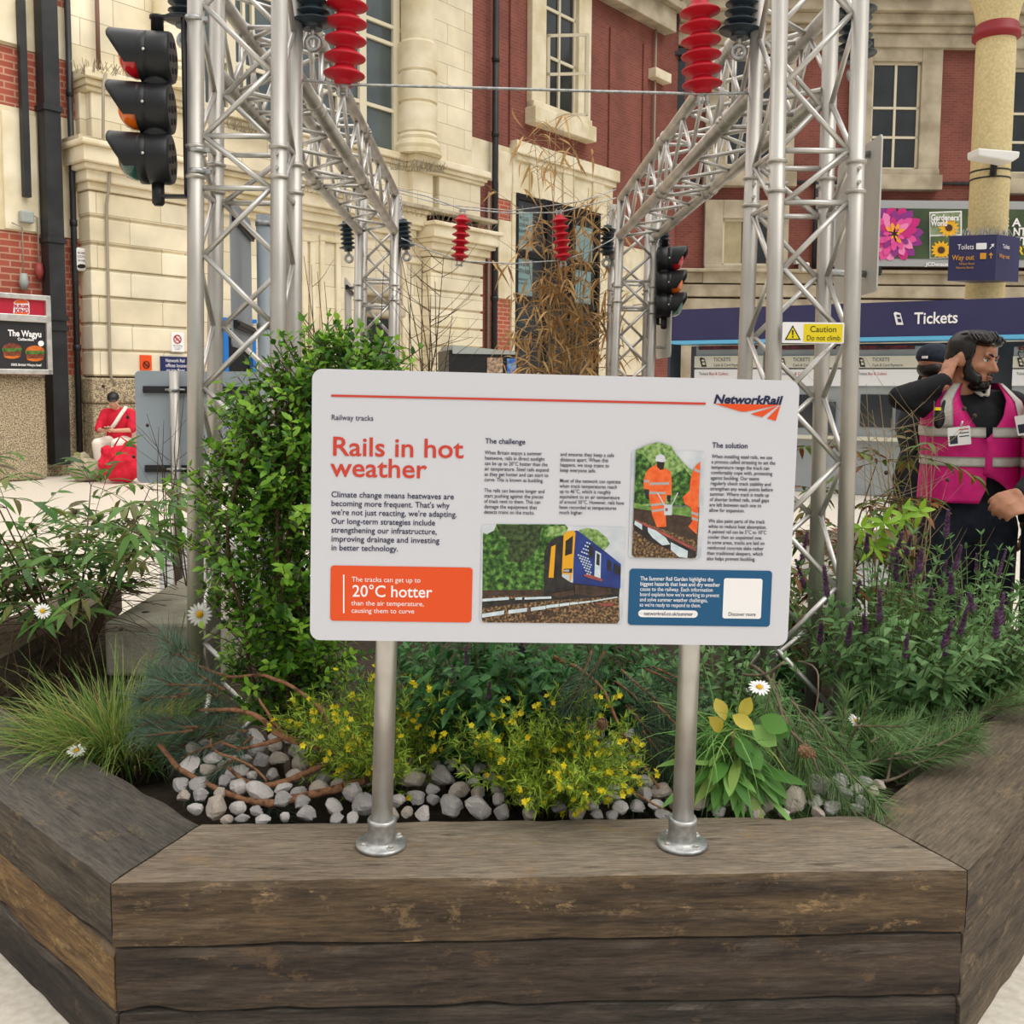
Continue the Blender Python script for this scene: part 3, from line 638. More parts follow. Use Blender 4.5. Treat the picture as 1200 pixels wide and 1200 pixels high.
insulator(MT['red_ins'], atY(657.5, 279, 5.85), up(660, 302, 656, 256, 5.85), .053, 6, .041, 'small red insulator in front of the dark doorway and dry bamboo', RG, False)
insulator(MT['dark_ins'], atY(366, 4, 3.2), up(366, 30, 365, -20, 3.2), .068, 5, .028, 'dark insulator with eye ring between left tower and large red insulator', KG)
insulator(MT['dark_ins'], atY(870, 10, 3.2), up(868, 38, 873, -20, 3.2), .068, 6, .027, 'dark insulator with eye ring between large red insulator and right tower', KG)
insulator(MT['dark_ins'], atY(217, 4, 3.3), up(217, 26, 217, -16, 3.3), .068, 5, .026, 'dark insulator half hidden behind the pole above the railway signal', KG)
insulator(MT['dark_ins'], atY(1002, 38, 3.35), up(1002, 66, 1002, 10, 3.35), .07, 6, .028, 'dark insulator half hidden behind the outer pole of right tower', KG)
insulator(MT['dark_ins'], atY(474, 275, 5.9), up(475, 289, 472, 262, 5.9), .053, 6, .026, 'dark insulator right of the far left tower, beside the small red insulator', KG)
insulator(MT['dark_ins'], atY(407, 277, 5.9), up(408, 292, 406, 264, 5.9), .053, 6, .026, 'dark insulator left of the far left tower, above the grey board edge', KG)
insulator(MT['dark_ins'], atY(711.5, 282, 5.9), up(711, 296, 712, 268, 5.9), .053, 6, .026, 'dark insulator left of the far right tower, beside the dry bamboo', KG)
insulator(MT['dark_ins'], atY(778, 279, 5.9), up(778, 292, 778, 266, 5.9), .053, 6, .026, 'dark insulator right of the far right tower, above the far signal', KG)
def wire(pts, r, label, name='contact_wire', group=None):
    mb = MB(); mb.tube(pts, r, 6); return tag(mb.build(name, MT['galv'], None), label, 'cable', group)
Y1, Y2 = 3.19, 5.85
wire([atY(346, 93, Y1), atY(404, 99, Y1), atY(560, 103, Y1), atY(700, 107, Y1), atY(824, 110, Y1), atY(882, 109, Y1)], .0045, 'thin grey wire joining the two near towers below the large red insulators')
wire([atY(466, 222, Y2), atY(500, 230, Y2), atY(541, 245, Y2), atY(600, 250, Y2), atY(655, 249, Y2), atY(690, 240, Y2), atY(722, 232, Y2)], .0042, 'upper wire of the far towers, over the small red insulators')
wire([atY(470, 279, Y2), atY(500, 292, Y2), atY(539, 306, Y2), atY(600, 309, Y2), atY(660, 305, Y2), atY(695, 293, Y2), atY(724, 277, Y2)], .0042, 'lower wire of the far towers, under the small red insulators')
wire([atY(466, 226, Y2 + .05), atY(520, 240, Y2 + .05), atY(600, 247, Y2 + .05), atY(680, 236, Y2 + .05), atY(722, 222, Y2 + .05)], .003, 'second thinner upper wire of the far towers crossing the doorway')
# ---------------------------------------------------------------- railway signals
def signal(px_heads, Y, ax, Rr, Ln, label, pole_px, flip=1, grp='railway signals on the gantries'):
    c0 = atY(*px_heads[1], Y); o = thing('railway_signal', c0, label, 'signal', grp); ax = V(ax).normalized(); up_ = V((0, 0, 1)); sd_ = ax.cross(up_)
    lens = (('c01423', 'red_lens'), ('e06a10', 'amber_lens'), ('2b5a50', 'green_lens'))
    for (px, py), (col, ln) in zip(px_heads, lens):
        c = atY(px, py, Y); mb = MB()
        mb.lathe([(Rr * .86, -Ln * .5), (Rr * .95, -Ln * .49), (Rr, -Ln * .44), (Rr, -Ln * .1), (Rr * .97, -Ln * .09), (Rr * .97, -Ln * .07), (Rr, -Ln * .06), (Rr, Ln * .08), (Rr * .9, Ln * .1), (Rr * .3, Ln * .1)], c, ax, 32)
        h = mb.build('signal_head', MT['black'], o)
        mb = MB()                                            # hood: a half-open visor, longest at the top
        n = 24; k = 6; vs = []
        for i in range(n + 1):
            a = R(-118 + 236 * i / n); ln_ = Ln * (.10 + .52 * min(1, 1.28 * (.5 + .5 * math.cos(a))) ** .9)
            for j in range(k + 1):
                for rr in (Rr * .99, Rr * .94):
                    vs.append(c + ax * (Ln * .0 + ln_ * j / k) + (up_ * math.cos(a) + sd_ * math.sin(a)) * rr * (1 + .06 * j / k))
        fs = []; w = 2 * (k + 1)
        for i in range(n):
            for j in range(k):
                p = i * w + j * 2; fs.append([p, p + w, p + w + 2, p + 2]); fs.append([p + 1, p + 3, p + w + 3, p + w + 1])
            p = i * w + k * 2; fs.append([p, p + w, p + w + 1, p + 1])
        mb.add(vs, fs, True); mb.build('hood', MT['black'], h)
        mb = MB(); mb.lathe([(Rr * .86, Ln * .06), (Rr * .88, Ln * .2), (Rr * .76, Ln * .34), (Rr * .45, Ln * .45), (0, Ln * .49)], c, ax, 24)
        if col not in MT:
            MT[col] = M(ln, col, rough=.12); MT[col].node_tree.nodes['Principled BSDF'].inputs['Coat Weight'].default_value = .6
        mb.build(ln, MT[col], h)
        mb = MB(); bk = c - ax * Ln * .5
        for a in range(0, 360, 60): mb.lathe([(Rr * .13, -.001), (Rr * .13, .0015), (0, .0015)], bk + (up_ * math.cos(R(a + 15)) + sd_ * math.sin(R(a + 15))) * Rr * .55, -ax, 10, False)
        mb.lathe([(Rr * .16, -.001), (Rr * .16, .0015), (0, .0015)], bk, -ax, 10, False)
        if 'ventdark' not in MT: MT['ventdark'] = M('back_hole_dark', '050506', rough=.7)  # near-black discs painted in for the dark inside the back holes
        mb.build('back_hole_discs', MT['ventdark'], h)
        mb = MB(); mb.lathe([(.0045, 0), (.0045, .003), (0, .004)], c + ax * (-Ln * .12) - sd_ * Rr * (-1 if sd_.y > 0 else 1) * .0 + V((0, -Rr * .995, 0)), (0, -1, 0), 8); mb.build('screw', MT['alu2'], h)
    cs = [atY(*p, Y) - ax * Ln * .22 for p in px_heads]
    mb = MB()
    for a, b in ((cs[0], cs[1]), (cs[1], cs[2])):
        mid = (a + b) / 2; mb = MB(); mb.tube([mid - up_ * .02, mid + up_ * .02], Rr * .55, 14); mb.build('head_joint', MT['black'], o)
    mb = MB(); t = cs[0] + up_ * (Rr - .01); mb.tube([t, t + up_ * .045, t + up_ * .046, t + up_ * .055], [.018, .018, .022, .022], 14); mb.build('stem', MT['black'], o); mb = MB()
    b_ = cs[2] - up_ * (Rr - .01); mb.tube([b_, b_ - up_ * .065, b_ - up_ * .072], [.018, .018, .012], 14); mb.build('stem', MT['black'], o)
    P = pole_px; mb = MB(); off = V((-flip * .032, 0, 0))
    a1 = t + up_ * .05; a2 = V((P.x + off.x, P.y, a1.z)); a3 = V((P.x + off.x, P.y, b_.z - .045)); a4 = b_ - up_ * .045
    wv = V((0, .012, 0))
    for p, q in ((a1, a2), (a3, a4)): mb.box(p - V((0, .014, .004)), q - p, V((0, .028, 0)), V((0, 0, .008)))
    mb.tube([a2 - up_ * 0, a3], .0085, 8); mb.build('bracket', MT['blackmetal'], o)
    mb = MB()
    for z in (a2.z - .005, lerp(a2.z, a3.z, .74), lerp(a2.z, a3.z, .86)):
        q = V((P.x, P.y, z)); mb.tube([q - up_ * .007, q + up_ * .007], .0275, 16, True); mb.cbox(q + V((.03, 0, 0)), .02, .014, .012)
    mb.build('pole_clamp', MT['galv'], o)
    return o
pl = atY(229.5, 100, 2.95)
signal([(171, 67), (170, 127), (170.5, 186)], 2.95, (-.985, -.12, 0), .073, .155, 'black three-lamp railway signal on the near left tower, seen from behind', pl)
pr = atY(766, 300, 5.72)
signal([(786, 304), (785, 332), (785, 358)], 5.68, (.97, -.24, 0), .072, .15, 'far railway signal beside the far right tower, red and amber lamps showing', pr, -1)
# ---------------------------------------------------------------- sign boards clamped to the towers
def edge_board(name, P0, P1, z0, z1, label, clamps, post=None, arm=None):
    o = thing(name, (P0.x, P0.y, z0), label, 'sign board'); e = (P1 - P0); e.z = 0; F = Frame(V((P0.x, P0.y, 0)), e); ln = e.length
    mb = MB(); mb.prism([F.pt(x, 0, z) for x, z in rrect(0, ln, z0, z1, .02)], F.n * .005); mb.build('panel', MT['greypanel'] if post else MT['board_grey'], o)
    for z in clamps:
        for s_ in (1,):
            mb = MB(); mb.fbox(F, .02, ln - .02, z - .014, z + .014, .005, .02); mb.fbox(F, .03, ln - .03, z - .006, z + .006, .02, .026); mb.build('back_rail', MT['blackmetal'], o)
    if arm:
        for z in clamps:
            mb = MB(); mb.tube([F.pt(ln * .25, .02, z), V((arm[0].x + arm[0].lean * (z - ZB), arm[1], z))], .012, 8); mb.build('clamp_arm', MT['galv'], o)
    if post:
        mb = MB(); mb.tube([V((post[0], post[1], ZB)), V((post[0], post[1], post[2]))], .0255, 16); po = mb.build('post', post[3], o)
        for z in clamps: mb = MB(); mb.tube([V((post[0], post[1], z - .01)), V((post[0], post[1], z + .01))], .029, 14); mb.build('post_clamp', MT['galv'], po)
    return o
MT['board_grey'] = M('grey_board_back', 'c9c8c3', 'b9b8b2', scale=3, rough=.5)
a_ = atY(1030, 250, 3.12)
gr_legs = [L(914, 0, 906, 440, 2.95), L(1008.5, 0, 988, 730, 2.95), L(972, 90, 957, 650, 3.19)]; gl_legs = [0, 0, 0, L(426, 270, 425, 400, 5.93)]; grf_legs = [0, 0, L(760, 290, 757, 410, 5.93)]
edge_board('edge_on_board', V((a_.x, 3.12, 0)), V((a_.x + .015, 3.58, 0)), 1.755, 2.24, 'grey board seen edge-on, clamped behind the outer pole of right tower', (1.82, 2.20), arm=(gr_legs[2], 3.19))
a_, b_ = atY(269.5, 300, 3.45), atY(295, 300, 3.95)
edge_board('edge_on_board', V((a_.x, 3.45, 0)), V((b_.x - .02, 4.0, 0)), 1.58, 2.10, 'grey board seen edge-on inside the near left tower, on a grey post', (1.66, 2.03), (atY(309, 300, 3.62).x, 3.62, 2.06, MT['greypanel']))
a_, b_ = atY(403.5, 340, 6.0), atY(414, 340, 6.6)
edge_board('edge_on_board', V((a_.x, 6.0, 0)), V((b_.x, 6.5, 0)), 1.70, 2.10, 'small grey board seen edge-on beside the far left tower', (1.76, 2.04), arm=(gl_legs[3], 5.93))
a_ = atY(784, 360, 5.7)
edge_board('edge_on_board', V((a_.x + .0, 5.62, 0)), V((a_.x - .02, 6.05, 0)), 1.62, 1.97, 'pale board seen edge-on below the far signal', (1.68, 1.90), arm=(grf_legs[2], 5.93))
# caution plate
CF = Frame(atY(952.5, 390, 2.915), V((1, .0, -.004)))
cp = thing('caution_plate', CF.o, 'yellow and white caution plate saying do not climb on the right tower', 'sign', frame=CF)
pp = prrect(CF, (917, 377.5), (988.5, 402.5), 1.5, MT['pwhite'], cp, 0, .002, 'plate')
MT['cyel'] = M('signal_yellow', 'e8d21a', rough=.4); MT['ink'] = M('black_print', '121212', rough=.5)
prrect(CF, (942, 379.5), (987, 401), 1, MT['cyel'], pp, .0022, .0004, 'yellow_field')
flat(CF, [(919.5, 398.5), (929, 381), (938.5, 398.5)], MT['ink'], pp, .0022, .0004, 'warning_triangle'); flat(CF, [(921.8, 397.2), (929, 383.8), (936.2, 397.2)], MT['cyel'], pp, .0028, .0004, 'warning_triangle')
flat(CF, [(928, 387), (930, 387), (929.6, 393), (928.4, 393)], MT['ink'], pp, .0034, .0004, 'exclamation_mark'); flat(CF, [(928.2, 394), (929.8, 394), (929.8, 395.8), (928.2, 395.8)], MT['ink'], pp, .0034, .0004, 'exclamation_mark')
text(CF, 'Caution', 949, 389, MT['ink'], pp, cap=7, x1=979.5, d=.003); text(CF, 'Do not climb', 945, 398.7, MT['ink'], pp, cap=5.8, x1=984, d=.003)
mb = MB(); mb.fbox(CF, -.09, .09, -.02, .02, -.006, 0); mb.build('backing_strip', MT['galv'], cp)
# ---------------------------------------------------------------- left facade (recedes to the right) and far facade
FL = Frame(V((-6.48, 16.1, 0)), V((.636, .772, 0)))
FR = Frame(V((0, 30.0, 0)), V((1, .012, 0)))
def S(F, name, mat, tl, br, d0, d1, bevel=0):
    mb = MB(); mb.pbox(F, tl, br, d0, d1); return struct(mb, name, mat, F, bevel)
def lx(F, px, py=300, d=0): return F.pix(px, py, d)[0]
def lz(F, px, py, d=0): return F.pix(px, py, d)[1]
XC = lx(FL, 790)                                     # where the two facades meet
mb = MB(); mb.fbox(FL, -14, XC, 0, 15, -.6, 0); struct(mb, 'wall_left', MT['brick'], FL)
mb = MB(); mb.fbox(FR, lx(FR, 770), 26, 0, 16, -.6, 0); struct(mb, 'wall_back', MT['brick'], FR)
# stone bands and brighter brick left of the rusticated pier
xe = lx(FL, 108)
tr = [0]
def trim(mb, mat, F=FL, bevel=0):
    tr[0] += 1; return struct(mb, 'trim_%d' % tr[0], mat, F, bevel)
zb = [lz(FL, 90, y) for y in (-60, 15, 75, 142, 280, 440, 560)]
mb = MB()
for a, b in ((1, 2), (3, 4)): mb.fbox(FL, -14, xe, zb[b], zb[a], 0, .03)
trim(mb, MT['stone_plain'])
mb = MB()
for a, b in ((0, 1), (2, 3), (4, 5)): mb.fbox(FL, -14, xe, zb[b], zb[a], 0, .015)
trim(mb, MT['brick_bright'])
mb = MB(); mb.fbox(FL, -14, xe, 0, zb[5], 0, .06); trim(mb, MT['granite'])
# pale stone dressing strip left of the big pipe
S(FL, 'trim_20', MT['stone_plain'], (-20, -40), (24, 53), .0, .08); S(FL, 'trim_21', MT['stone_plain'], (2, 128), (46, 272), .0, .08)
# rusticated piers: stacked courses with open joints
def pier(px0, px1, ys, d, pxy):
    x0, x1 = lx(FL, px0, pxy, d), lx(FL, px1, pxy, d); zs = [lz(FL, px0, y, d) for y in ys]; mb = MB()
    for a, b in zip(zs, zs[1:]):
        n = 2; mb.fbox(FL, x0, x1, b + .022, a - .022, 0, d)
    mb.fbox(FL, x0 + .03, x1 - .03, zs[-1], zs[0], 0, d - .04)
    trim(mb, MT['stone'], FL, .015); return x0, x1, zs
x0, x1, zs = pier(107, 221, (222, 253, 285, 315, 347, 379, 410, 441), .38, 330)
mb = MB(); mb.fbox(FL, x0 - .05, x1 + .05, zs[-1] - .42, zs[-1] - .02, 0, .42); mb.fbox(FL, x0 - .03, x1 + .03, 0, zs[-1] - .42, 0, .38); trim(mb, MT['granite'], FL, .03)
PX0, PX1 = x0, x1
# second pier at the right end of the stone bay
d2 = .38; q0, q1 = lx(FL, 505, 350, d2), lx(FL, 566, 350, d2); zs2 = [lz(FL, 508, y, d2) for y in (300, 318, 340, 361, 383, 405, 427)]
mb = MB()
for a, b in zip(zs2, zs2[1:]): mb.fbox(FL, q0, q1, b + .025, a - .025, 0, d2)
mb.fbox(FL, q0 + .03, q1 - .03, 0, zs2[0], 0, d2 - .05); mb.fbox(FL, q0, q1, 0, zs2[-1] - .03, 0, d2); trim(mb, MT['stone'], FL, .015)
QX0, QX1 = q0, q1
# bay between the piers: stone wall with sunk panels and a doorway
mb = MB(); zc0 = zs[0]; mb.fbox(FL, PX1, QX0, 0, zc0 + .3, 0, .1); trim(mb, MT['stone'], FL)
mb = MB()
for a, b, y0, y1 in ((353, 368, 275, 420), (374, 398, 275, 420), (470, 500, 300, 420)):
    X0, X1, Z1, Z0 = lx(FL, a, 330, .1), lx(FL, b, 330, .1), lz(FL, a, y0, .1), lz(FL, a, y1, .1); w = .12
    mb.fbox(FL, X0, X1, Z1 - w, Z1, .1, .16); mb.fbox(FL, X0, X1, Z0, Z0 + w, .1, .16); mb.fbox(FL, X0, X0 + w, Z0 + w, Z1 - w, .1, .16); mb.fbox(FL, X1 - w, X1, Z0 + w, Z1 - w, .1, .16)
trim(mb, MT['stone_plain'], FL, .02)
mb = MB(); X0, X1 = lx(FL, 424, 380, .12), lx(FL, 458, 380, .12); zt = lz(FL, 424, 372, .12); mb.fbox(FL, X0, X1, 0, zt, .1, .14); struct(mb, 'door_1', MT['glass_dark'], FL)
mb = MB()
for z_, o_ in ((lz(FL, 424, 356, .1), .5), (lz(FL, 424, 332, .1), .35)): mb.fbox(FL, X0 - .1, X1 + .1, z_ - .25, z_, .1, o_)
trim(mb, MT['stone_grey'], FL, .05)
# main cornice: stepped mouldings, breaking forward over the piers
def cornice(x0, x1, z, d, steps, mat, name=None):
    mb = MB()
    for h0, h1, pr in steps: mb.fbox(FL, x0 - pr * .7, x1 + pr * .7, z + h0, z + h1, 0, d + pr)
    return trim(mb, mat, FL, .02)
zc = zs[0]; ST = ((0, .12, .05), (.12, .28, .14), (.28, .36, .24), (.36, .6, .32), (.6, .68, .40))
cornice(PX0, PX1, zc, .38, ST, MT['stone_plain']); cornice(PX1 + .4, QX0 - .4, zc, .12, ST, MT['stone_plain']); cornice(QX0, QX1, zs2[0], .38, ST, MT['stone_plain'])
zk = zc + .68
# weathered sloping top of the cornice and pedestal course
mb = MB(); mb.fbox(FL, PX0 - .25, QX1 + .25, zk, zk + .07, 0, .6); trim(mb, MT['stone_grey'], FL)
zl = lz(FL, 100, 104, .38)                             # underside of the upper ledge
mb = MB(); mb.fbox(FL, PX0 + .1, PX0 + .75, zk, zl, 0, .34); mb.fbox(FL, PX0 + .95, PX1 + .1, zk, zl, 0, .30); mb.fbox(FL, QX0 - .45, QX0 + .15, zk, zl, 0, .30); mb.fbox(FL, QX0 + .3, QX1 - .05, zk, zl, 0, .34)
mb.fbox(FL, PX0, QX1, zk, zl, 0, .16); trim(mb, MT['stone'], FL, .02)
ST2 = ((0, .07, .04), (.07, .16, .10), (.16, .3, .17)); mb = MB()
for a, b, d in ((PX0 + .02, PX1 + .1, .36), (PX1 + .1, QX0 - .5, .12), (QX0 - .5, QX1, .36)):
    for h0, h1, pr in ST2: mb.fbox(FL, a - pr * .6, b + pr * .6, zl + h0, zl + h1, 0, d + pr)
trim(mb, MT['stone_plain'], FL, .02)
zu = zl + .3
# upper storey: stone wall with the tall window between two columns
mb = MB(); mb.fbox(FL, PX0 - .1, lx(FL, 238, 80, .05), zu, 15, 0, .1); mb.fbox(FL, lx(FL, 507, 80, .3), lx(FL, 553.5, 80, .3), zu, 15, 0, .3); trim(mb, MT['stone'], FL)
w0, w1 = lx(FL, 240, 80, .02), lx(FL, 470, 80, .02)
mb = MB(); mb.fbox(FL, w0, w1, zu, 15, .0, .02); win = struct(mb, 'window_1', MT['glass'], FL)
mb = MB()
for px in (270, 285, 296, 348, 395, 424, 463.5): X = lx(FL, px, 80, .05); w = .09 if px in (270, 424, 463.5) else .03; mb.fbox(FL, X - w, X + w, zu, 15, .02, .09)
for py in (20, 41, 121, 205): Z = lz(FL, 428, py, .05); mb.fbox(FL, w0, w1, Z - .035, Z + .035, .02, .08)
mb.build('window_frame', MT['cream'], win, FL)
def column(px, py, Rc, label=None):
    c = FL.wp(px, py, .30); b = V((c.x, c.y, zu)); h = lambda y: lz(FL, px, y, .30) - zu
    pr = [(Rc * 1.42, 0), (Rc * 1.42, .08), (Rc * 1.3, .1), (Rc * 1.36, .18), (Rc * 1.24, .26), (Rc * 1.14, .3), (Rc * 1.2, .36), (Rc * 1.12, .42)]
    z = .44
    for k in range(3): pr += [(Rc * 1.05, z), (Rc * 1.16, z + .02), (Rc * 1.16, z + .56), (Rc * 1.05, z + .6)]; z += .62
    pr += [(Rc, z), (Rc * .97, 9.)]
    mb = MB(); mb.lathe(pr, b, zz, 56, False); o = mb.build('column', MT['stone_plain'], None); o['kind'] = 'structure'
column(489.5, 100, .355); column(207, 80, .30)
# brick part: drainpipes, stone lintel, doorway, upper window
mb = MB(); mb.pbox(FL, (474 + 79, 160), (600, 218), 0, .05); trim(mb, MT['stone_plain'], FL)
X = [lx(FL, p, 300, .06) for p in (584, 602.5, 603, 700, 702, 716)]
zdoor = lz(FL, 604, 228, .06); zt1, zt0 = lz(FL, 602, 180, .1), lz(FL, 602, 226, .1)
mb = MB(); mb.fbox(FL, X[1] - .1, X[5], zt0, zt1, 0, .1); mb.fbox(FL, X[1] - .15, X[5] + .1, zt1, zt1 + .3, 0, .26); mb.fbox(FL, X[1] - .05, X[5] + .05, zt1 - .14, zt1, 0, .18)
for p in (0.18, .5, .82): mb.fbox(FL, lerp(X[1], X[5], p) - .25, lerp(X[1], X[5], p) + .25, zt0, zt1, .1, .15)
trim(mb, MT['stone_plain'], FL, .02)
mb = MB(); zj1, zj0 = lz(FL, 590, 258, .06), lz(FL, 590, 350, .06)
mb.fbox(FL, X[0], X[1], zj0, zj1, 0, .07); mb.fbox(FL, X[1] - .12, X[1] + .02, 0, zt0, 0, .1); mb.fbox(FL, X[4], X[5], 0, zt0, 0, .1); mb.fbox(FL, X[0], X[1], zt1 - 1.1, zt1, 0, .06); trim(mb, MT['stone_plain'], FL, .01)
mb = MB(); mb.fbox(FL, X[0], X[1] - .12, 0, zj0, 0, .04); mb.fbox(FL, X[0], X[1] - .12, zj1, zt1 - 1.1, 0, .03); trim(mb, MT['brick_bright'], FL)
mb = MB(); mb.fbox(FL, X[1] + .02, X[4], 0, zdoor, -.0, .03); d2o = struct(mb, 'door_2', MT['glass_dark'], FL)
MT['doorframe'] = M('black_door_frame', '141516', rough=.4); mb = MB()
for p in (0, .36, .66, 1): xx = lerp(X[1] + .06, X[4] - .06, p); mb.fbox(FL, xx - .06, xx + .06, 0, zdoor, .03, .1)
for py in (229, 296, 350, 392): z = lz(FL, 604, py, .06); mb.fbox(FL, X[1] + .02, X[4], z - .07, z + .07, .03, .1)
mb.build('door_frame', MT['doorframe'], d2o, FL)
MT['poster'] = M('pale_teal_poster', '7f9a9c', '6f8b8f', scale=2, rough=.5)
pg = 'window posters in the dark doorway'
def poster(tl, br, lines, label):
    x0, z1 = FL.pix(tl[0], tl[1], .04); x1, z0 = FL.pix(br[0], br[1], .04); mb = MB(); mb.fbox(FL, x0, x1, z0, z1, .032, .042); o = mb.build('window_poster', MT['poster'], None, FL); tag(o, label, 'poster', pg)
    for s, px, py, cp_, xe_ in lines: text(FL, s, px, py, MT['ink'], o, cap=cp_, x1=xe_, d=.045)
poster((604, 246), (624, 294), (('ROLLS', 609, 257, 4, 619), ('COOK BAO', 606.5, 264.5, 4, 621.5), ("RAMEN", 608, 272, 4, 619.5), ('COCKTAILS', 606.5, 280, 4, 621.5)), 'pale teal poster, upper left pane of the dark doorway')
poster((604, 302), (623.5, 347), (('IN A BOWL', 606, 311, 4, 621), ('WITH BEER', 605.5, 319, 4.6, 621.5), ('MAKE ROOM', 607.5, 328, 2.4, 618), ('IN THE BOAT', 607, 332.5, 2.4, 618.5)), 'pale teal poster, lower left pane of the dark doorway')
poster((675, 264), (694, 308), (), 'pale teal poster, upper right pane of the dark doorway'); poster((674.5, 316), (692, 357), (), 'pale teal poster, lower right pane of the dark doorway')
text(FL, 'COCKTAILS', 608, 397.5, MT['pwhite'], d2o, cap=2.6, x1=621, d=.05); text(FL, 'BY NIGHT', 633, 399, MT['pwhite'], d2o, cap=2.4, x1=645, d=.05)
def wallwin(F, tl, br, name, frame_w, stone=True, mats=None, bars=(), rows=(), sill=True, d=.0):
    x0, z1 = F.pix(tl[0], tl[1]); x1, z0 = F.pix(br[0], br[1]); mb = MB(); mb.fbox(F, x0, x1, z0, z1, 0, .02); o = struct(mb, name, MT['glass_dark'], F)
    mb = MB(); fw_ = .07
    for b in (0,) + tuple(bars) + (1,): xx = lerp(x0 + fw_ / 2, x1 - fw_ / 2, b); mb.fbox(F, xx - fw_ / 2, xx + fw_ / 2, z0, z1, .02, .07)
    for b in (0,) + tuple(rows) + (1,): z_ = lerp(z0 + fw_ / 2, z1 - fw_ / 2, b); mb.fbox(F, x0, x1, z_ - fw_ / 2, z_ + fw_ / 2, .02, .07)
    mb.build('window_frame', MT['cream'], o, F)
    if stone:
        w = frame_w; mb = MB(); mb.fbox(F, x0 - w, x0, z0 - w * .4, z1 + w, 0, .18); mb.fbox(F, x1, x1 + w, z0 - w * .4, z1 + w, 0, .18); mb.fbox(F, x0, x1, z1, z1 + w, 0, .18)
        if sill: mb.fbox(F, x0 - w * 1.1, x1 + w * 1.1, z0 - w, z0 - w * .3, 0, .34); mb.fbox(F, x0 - w, x1 + w, z0 - w * .3, z0, 0, .24)
        trim(mb, MT['stone_grey'] if F is FR else MT['stone_plain'], F, .02)
    return o, x0, x1, z0, z1
o, a, b, c_, e_ = wallwin(FL, (635, -90), (671, 138), 'window_2', .55, bars=(.5,), rows=(.28, .55, .8))
mb = MB(); qz0, qz1 = lz(FL, 637, 138), lz(FL, 637, 42); q0_ = FL.pt(a + .1, .08, qz0); exo = (FL.ex * .55 + FL.n * .8).normalized()   # open casement
for w_, h_ in ((0, 1), (.95, 1)): mb.box(q0_ + exo * w_ + V((0, 0, 0)), exo * .07, FL.n * .05, V((0, 0, qz1 - qz0)))
for t_ in (0, .5, .97): mb.box(q0_ + V((0, 0, (qz1 - qz0) * t_)), exo * 1.0, FL.n * .05, V((0, 0, .07)))
mb.build('open_casement', MT['cream'], o, FL)
# upper cornice of the brick part and small ledge
mb = MB(); zq = lz(FL, 712, 0, .2); mb.fbox(FL, lx(FL, 600, 0), XC - .8, zq, zq + .6, 0, .4); mb.fbox(FL, lx(FL, 600, 0), XC - .6, zq + .6, zq + .8, 0, .6); trim(mb, MT['stone_grey'], FL, .02)
mb = MB(); mb.pbox(FL, (769, 78), (787, 98), 0, .3); trim(mb, MT['stone_plain'], FL, .02)
mb = MB(); mb.pbox(FL, (716, 285), (756, 440), 0, .05); trim(mb, MT['stone_plain'], FL)
for px in (601, 717, 756):
    mb = MB(); X_ = lx(FL, px, 100, .03); mb.fbox(FL, X_ - .12, X_ + .12, lz(FL, px, 170 if px < 700 else 215), 11, 0, .05); trim(mb, MT['brick'], FL)
# drainpipes and cables on the walls
def pipe(px, y0, y1, w, label, mat, name='drainpipe', px1=None, sq=False, rings=(), d=.12, F=FL):
    px1 = px if px1 is None else px1; A, B = F.wp(px, y0, d), F.wp(px1, y1, d); r = w / 2 * (A - CP).dot(fw) / FOC
    B = V((A.x, A.y, B.z)); mb = MB()
    if sq: mb.box(A - F.ex * r - F.n * r, F.ex * 2 * r, F.n * 2 * r, B - A)
    else: mb.tube([A, B], r, 14)
    o = mb.build(name, mat, None, F); tag(o, label, 'pipe')
    if rings:
        for y in rings:
            mb = MB(); z = F.pix(px, y, d)[1]; q = V((A.x, A.y, z))
            if sq: mb.box(q - F.ex * r * 1.2 - F.n * r * 1.2 - zz * .04, F.ex * 2.4 * r, F.n * 2.4 * r, zz * .08)
            else: mb.tube([q - zz * .05, q + zz * .05], r * 1.25, 14)
            mb.build('pipe_collar', mat, o, F)
MT['pipeblack'] = M('black_iron_pipe', '1b1d20', '2b2c2d', scale=3, rough=.5); MT['conduit'] = M('grey_conduit', '9a917f', rough=.6)
pipe(52, -40, 545, 19, 'wide square black drainpipe between the board and the brick strip', MT['pipeblack'], sq=True, rings=(127, 281, 372, 384), d=.2)
pipe(77.5, -40, 535, 7, 'thin round black drainpipe beside the brick strip', MT['pipeblack'], rings=(108, 260, 407), d=.15)
pipe(68, 85, 530, 3.5, 'thin grey conduit between the two black drainpipes', MT['conduit'], 'conduit', d=.1)
pipe(24, 0, 230, 8, 'flat black cable duct above the small junction box', MT['pipeblack'], 'cable_duct', sq=True, d=.15)
pipe(581.5, -40, 440, 7.5, 'black drainpipe at the edge of the cream stone and red brick', MT['pipeblack'], rings=(70, 158, 350), d=.2)
pipe(113, -20, 84, 5, 'brown rusty pipe on the stone above the cornice', M('rusty_pipe', '6e5142', rough=.7), d=.2)
pipe(573, 225, 430, 3, 'thin pale pipe left of the black drainpipe by the doorway', MT['conduit'], 'conduit', d=.1)
pipe(769, 30, 300, 2.5, 'thin pale pipe at the far corner of the brick facade', MT['conduit'], 'conduit', d=.1)
mb = MB(); mb.tube([FL.wp(x, y, .55 if y < 240 else .42) for x, y in ((124, 86), (121, 100), (121, 170), (130, 185), (128, 215), (125, 240), (126, 300), (128, 380), (129.5, 440), (134, 450))], .025, 6); tag(mb.build('cable', MT['conduit'], None, FL), 'grey cable running down the cream stone pier behind the signal', 'cable')
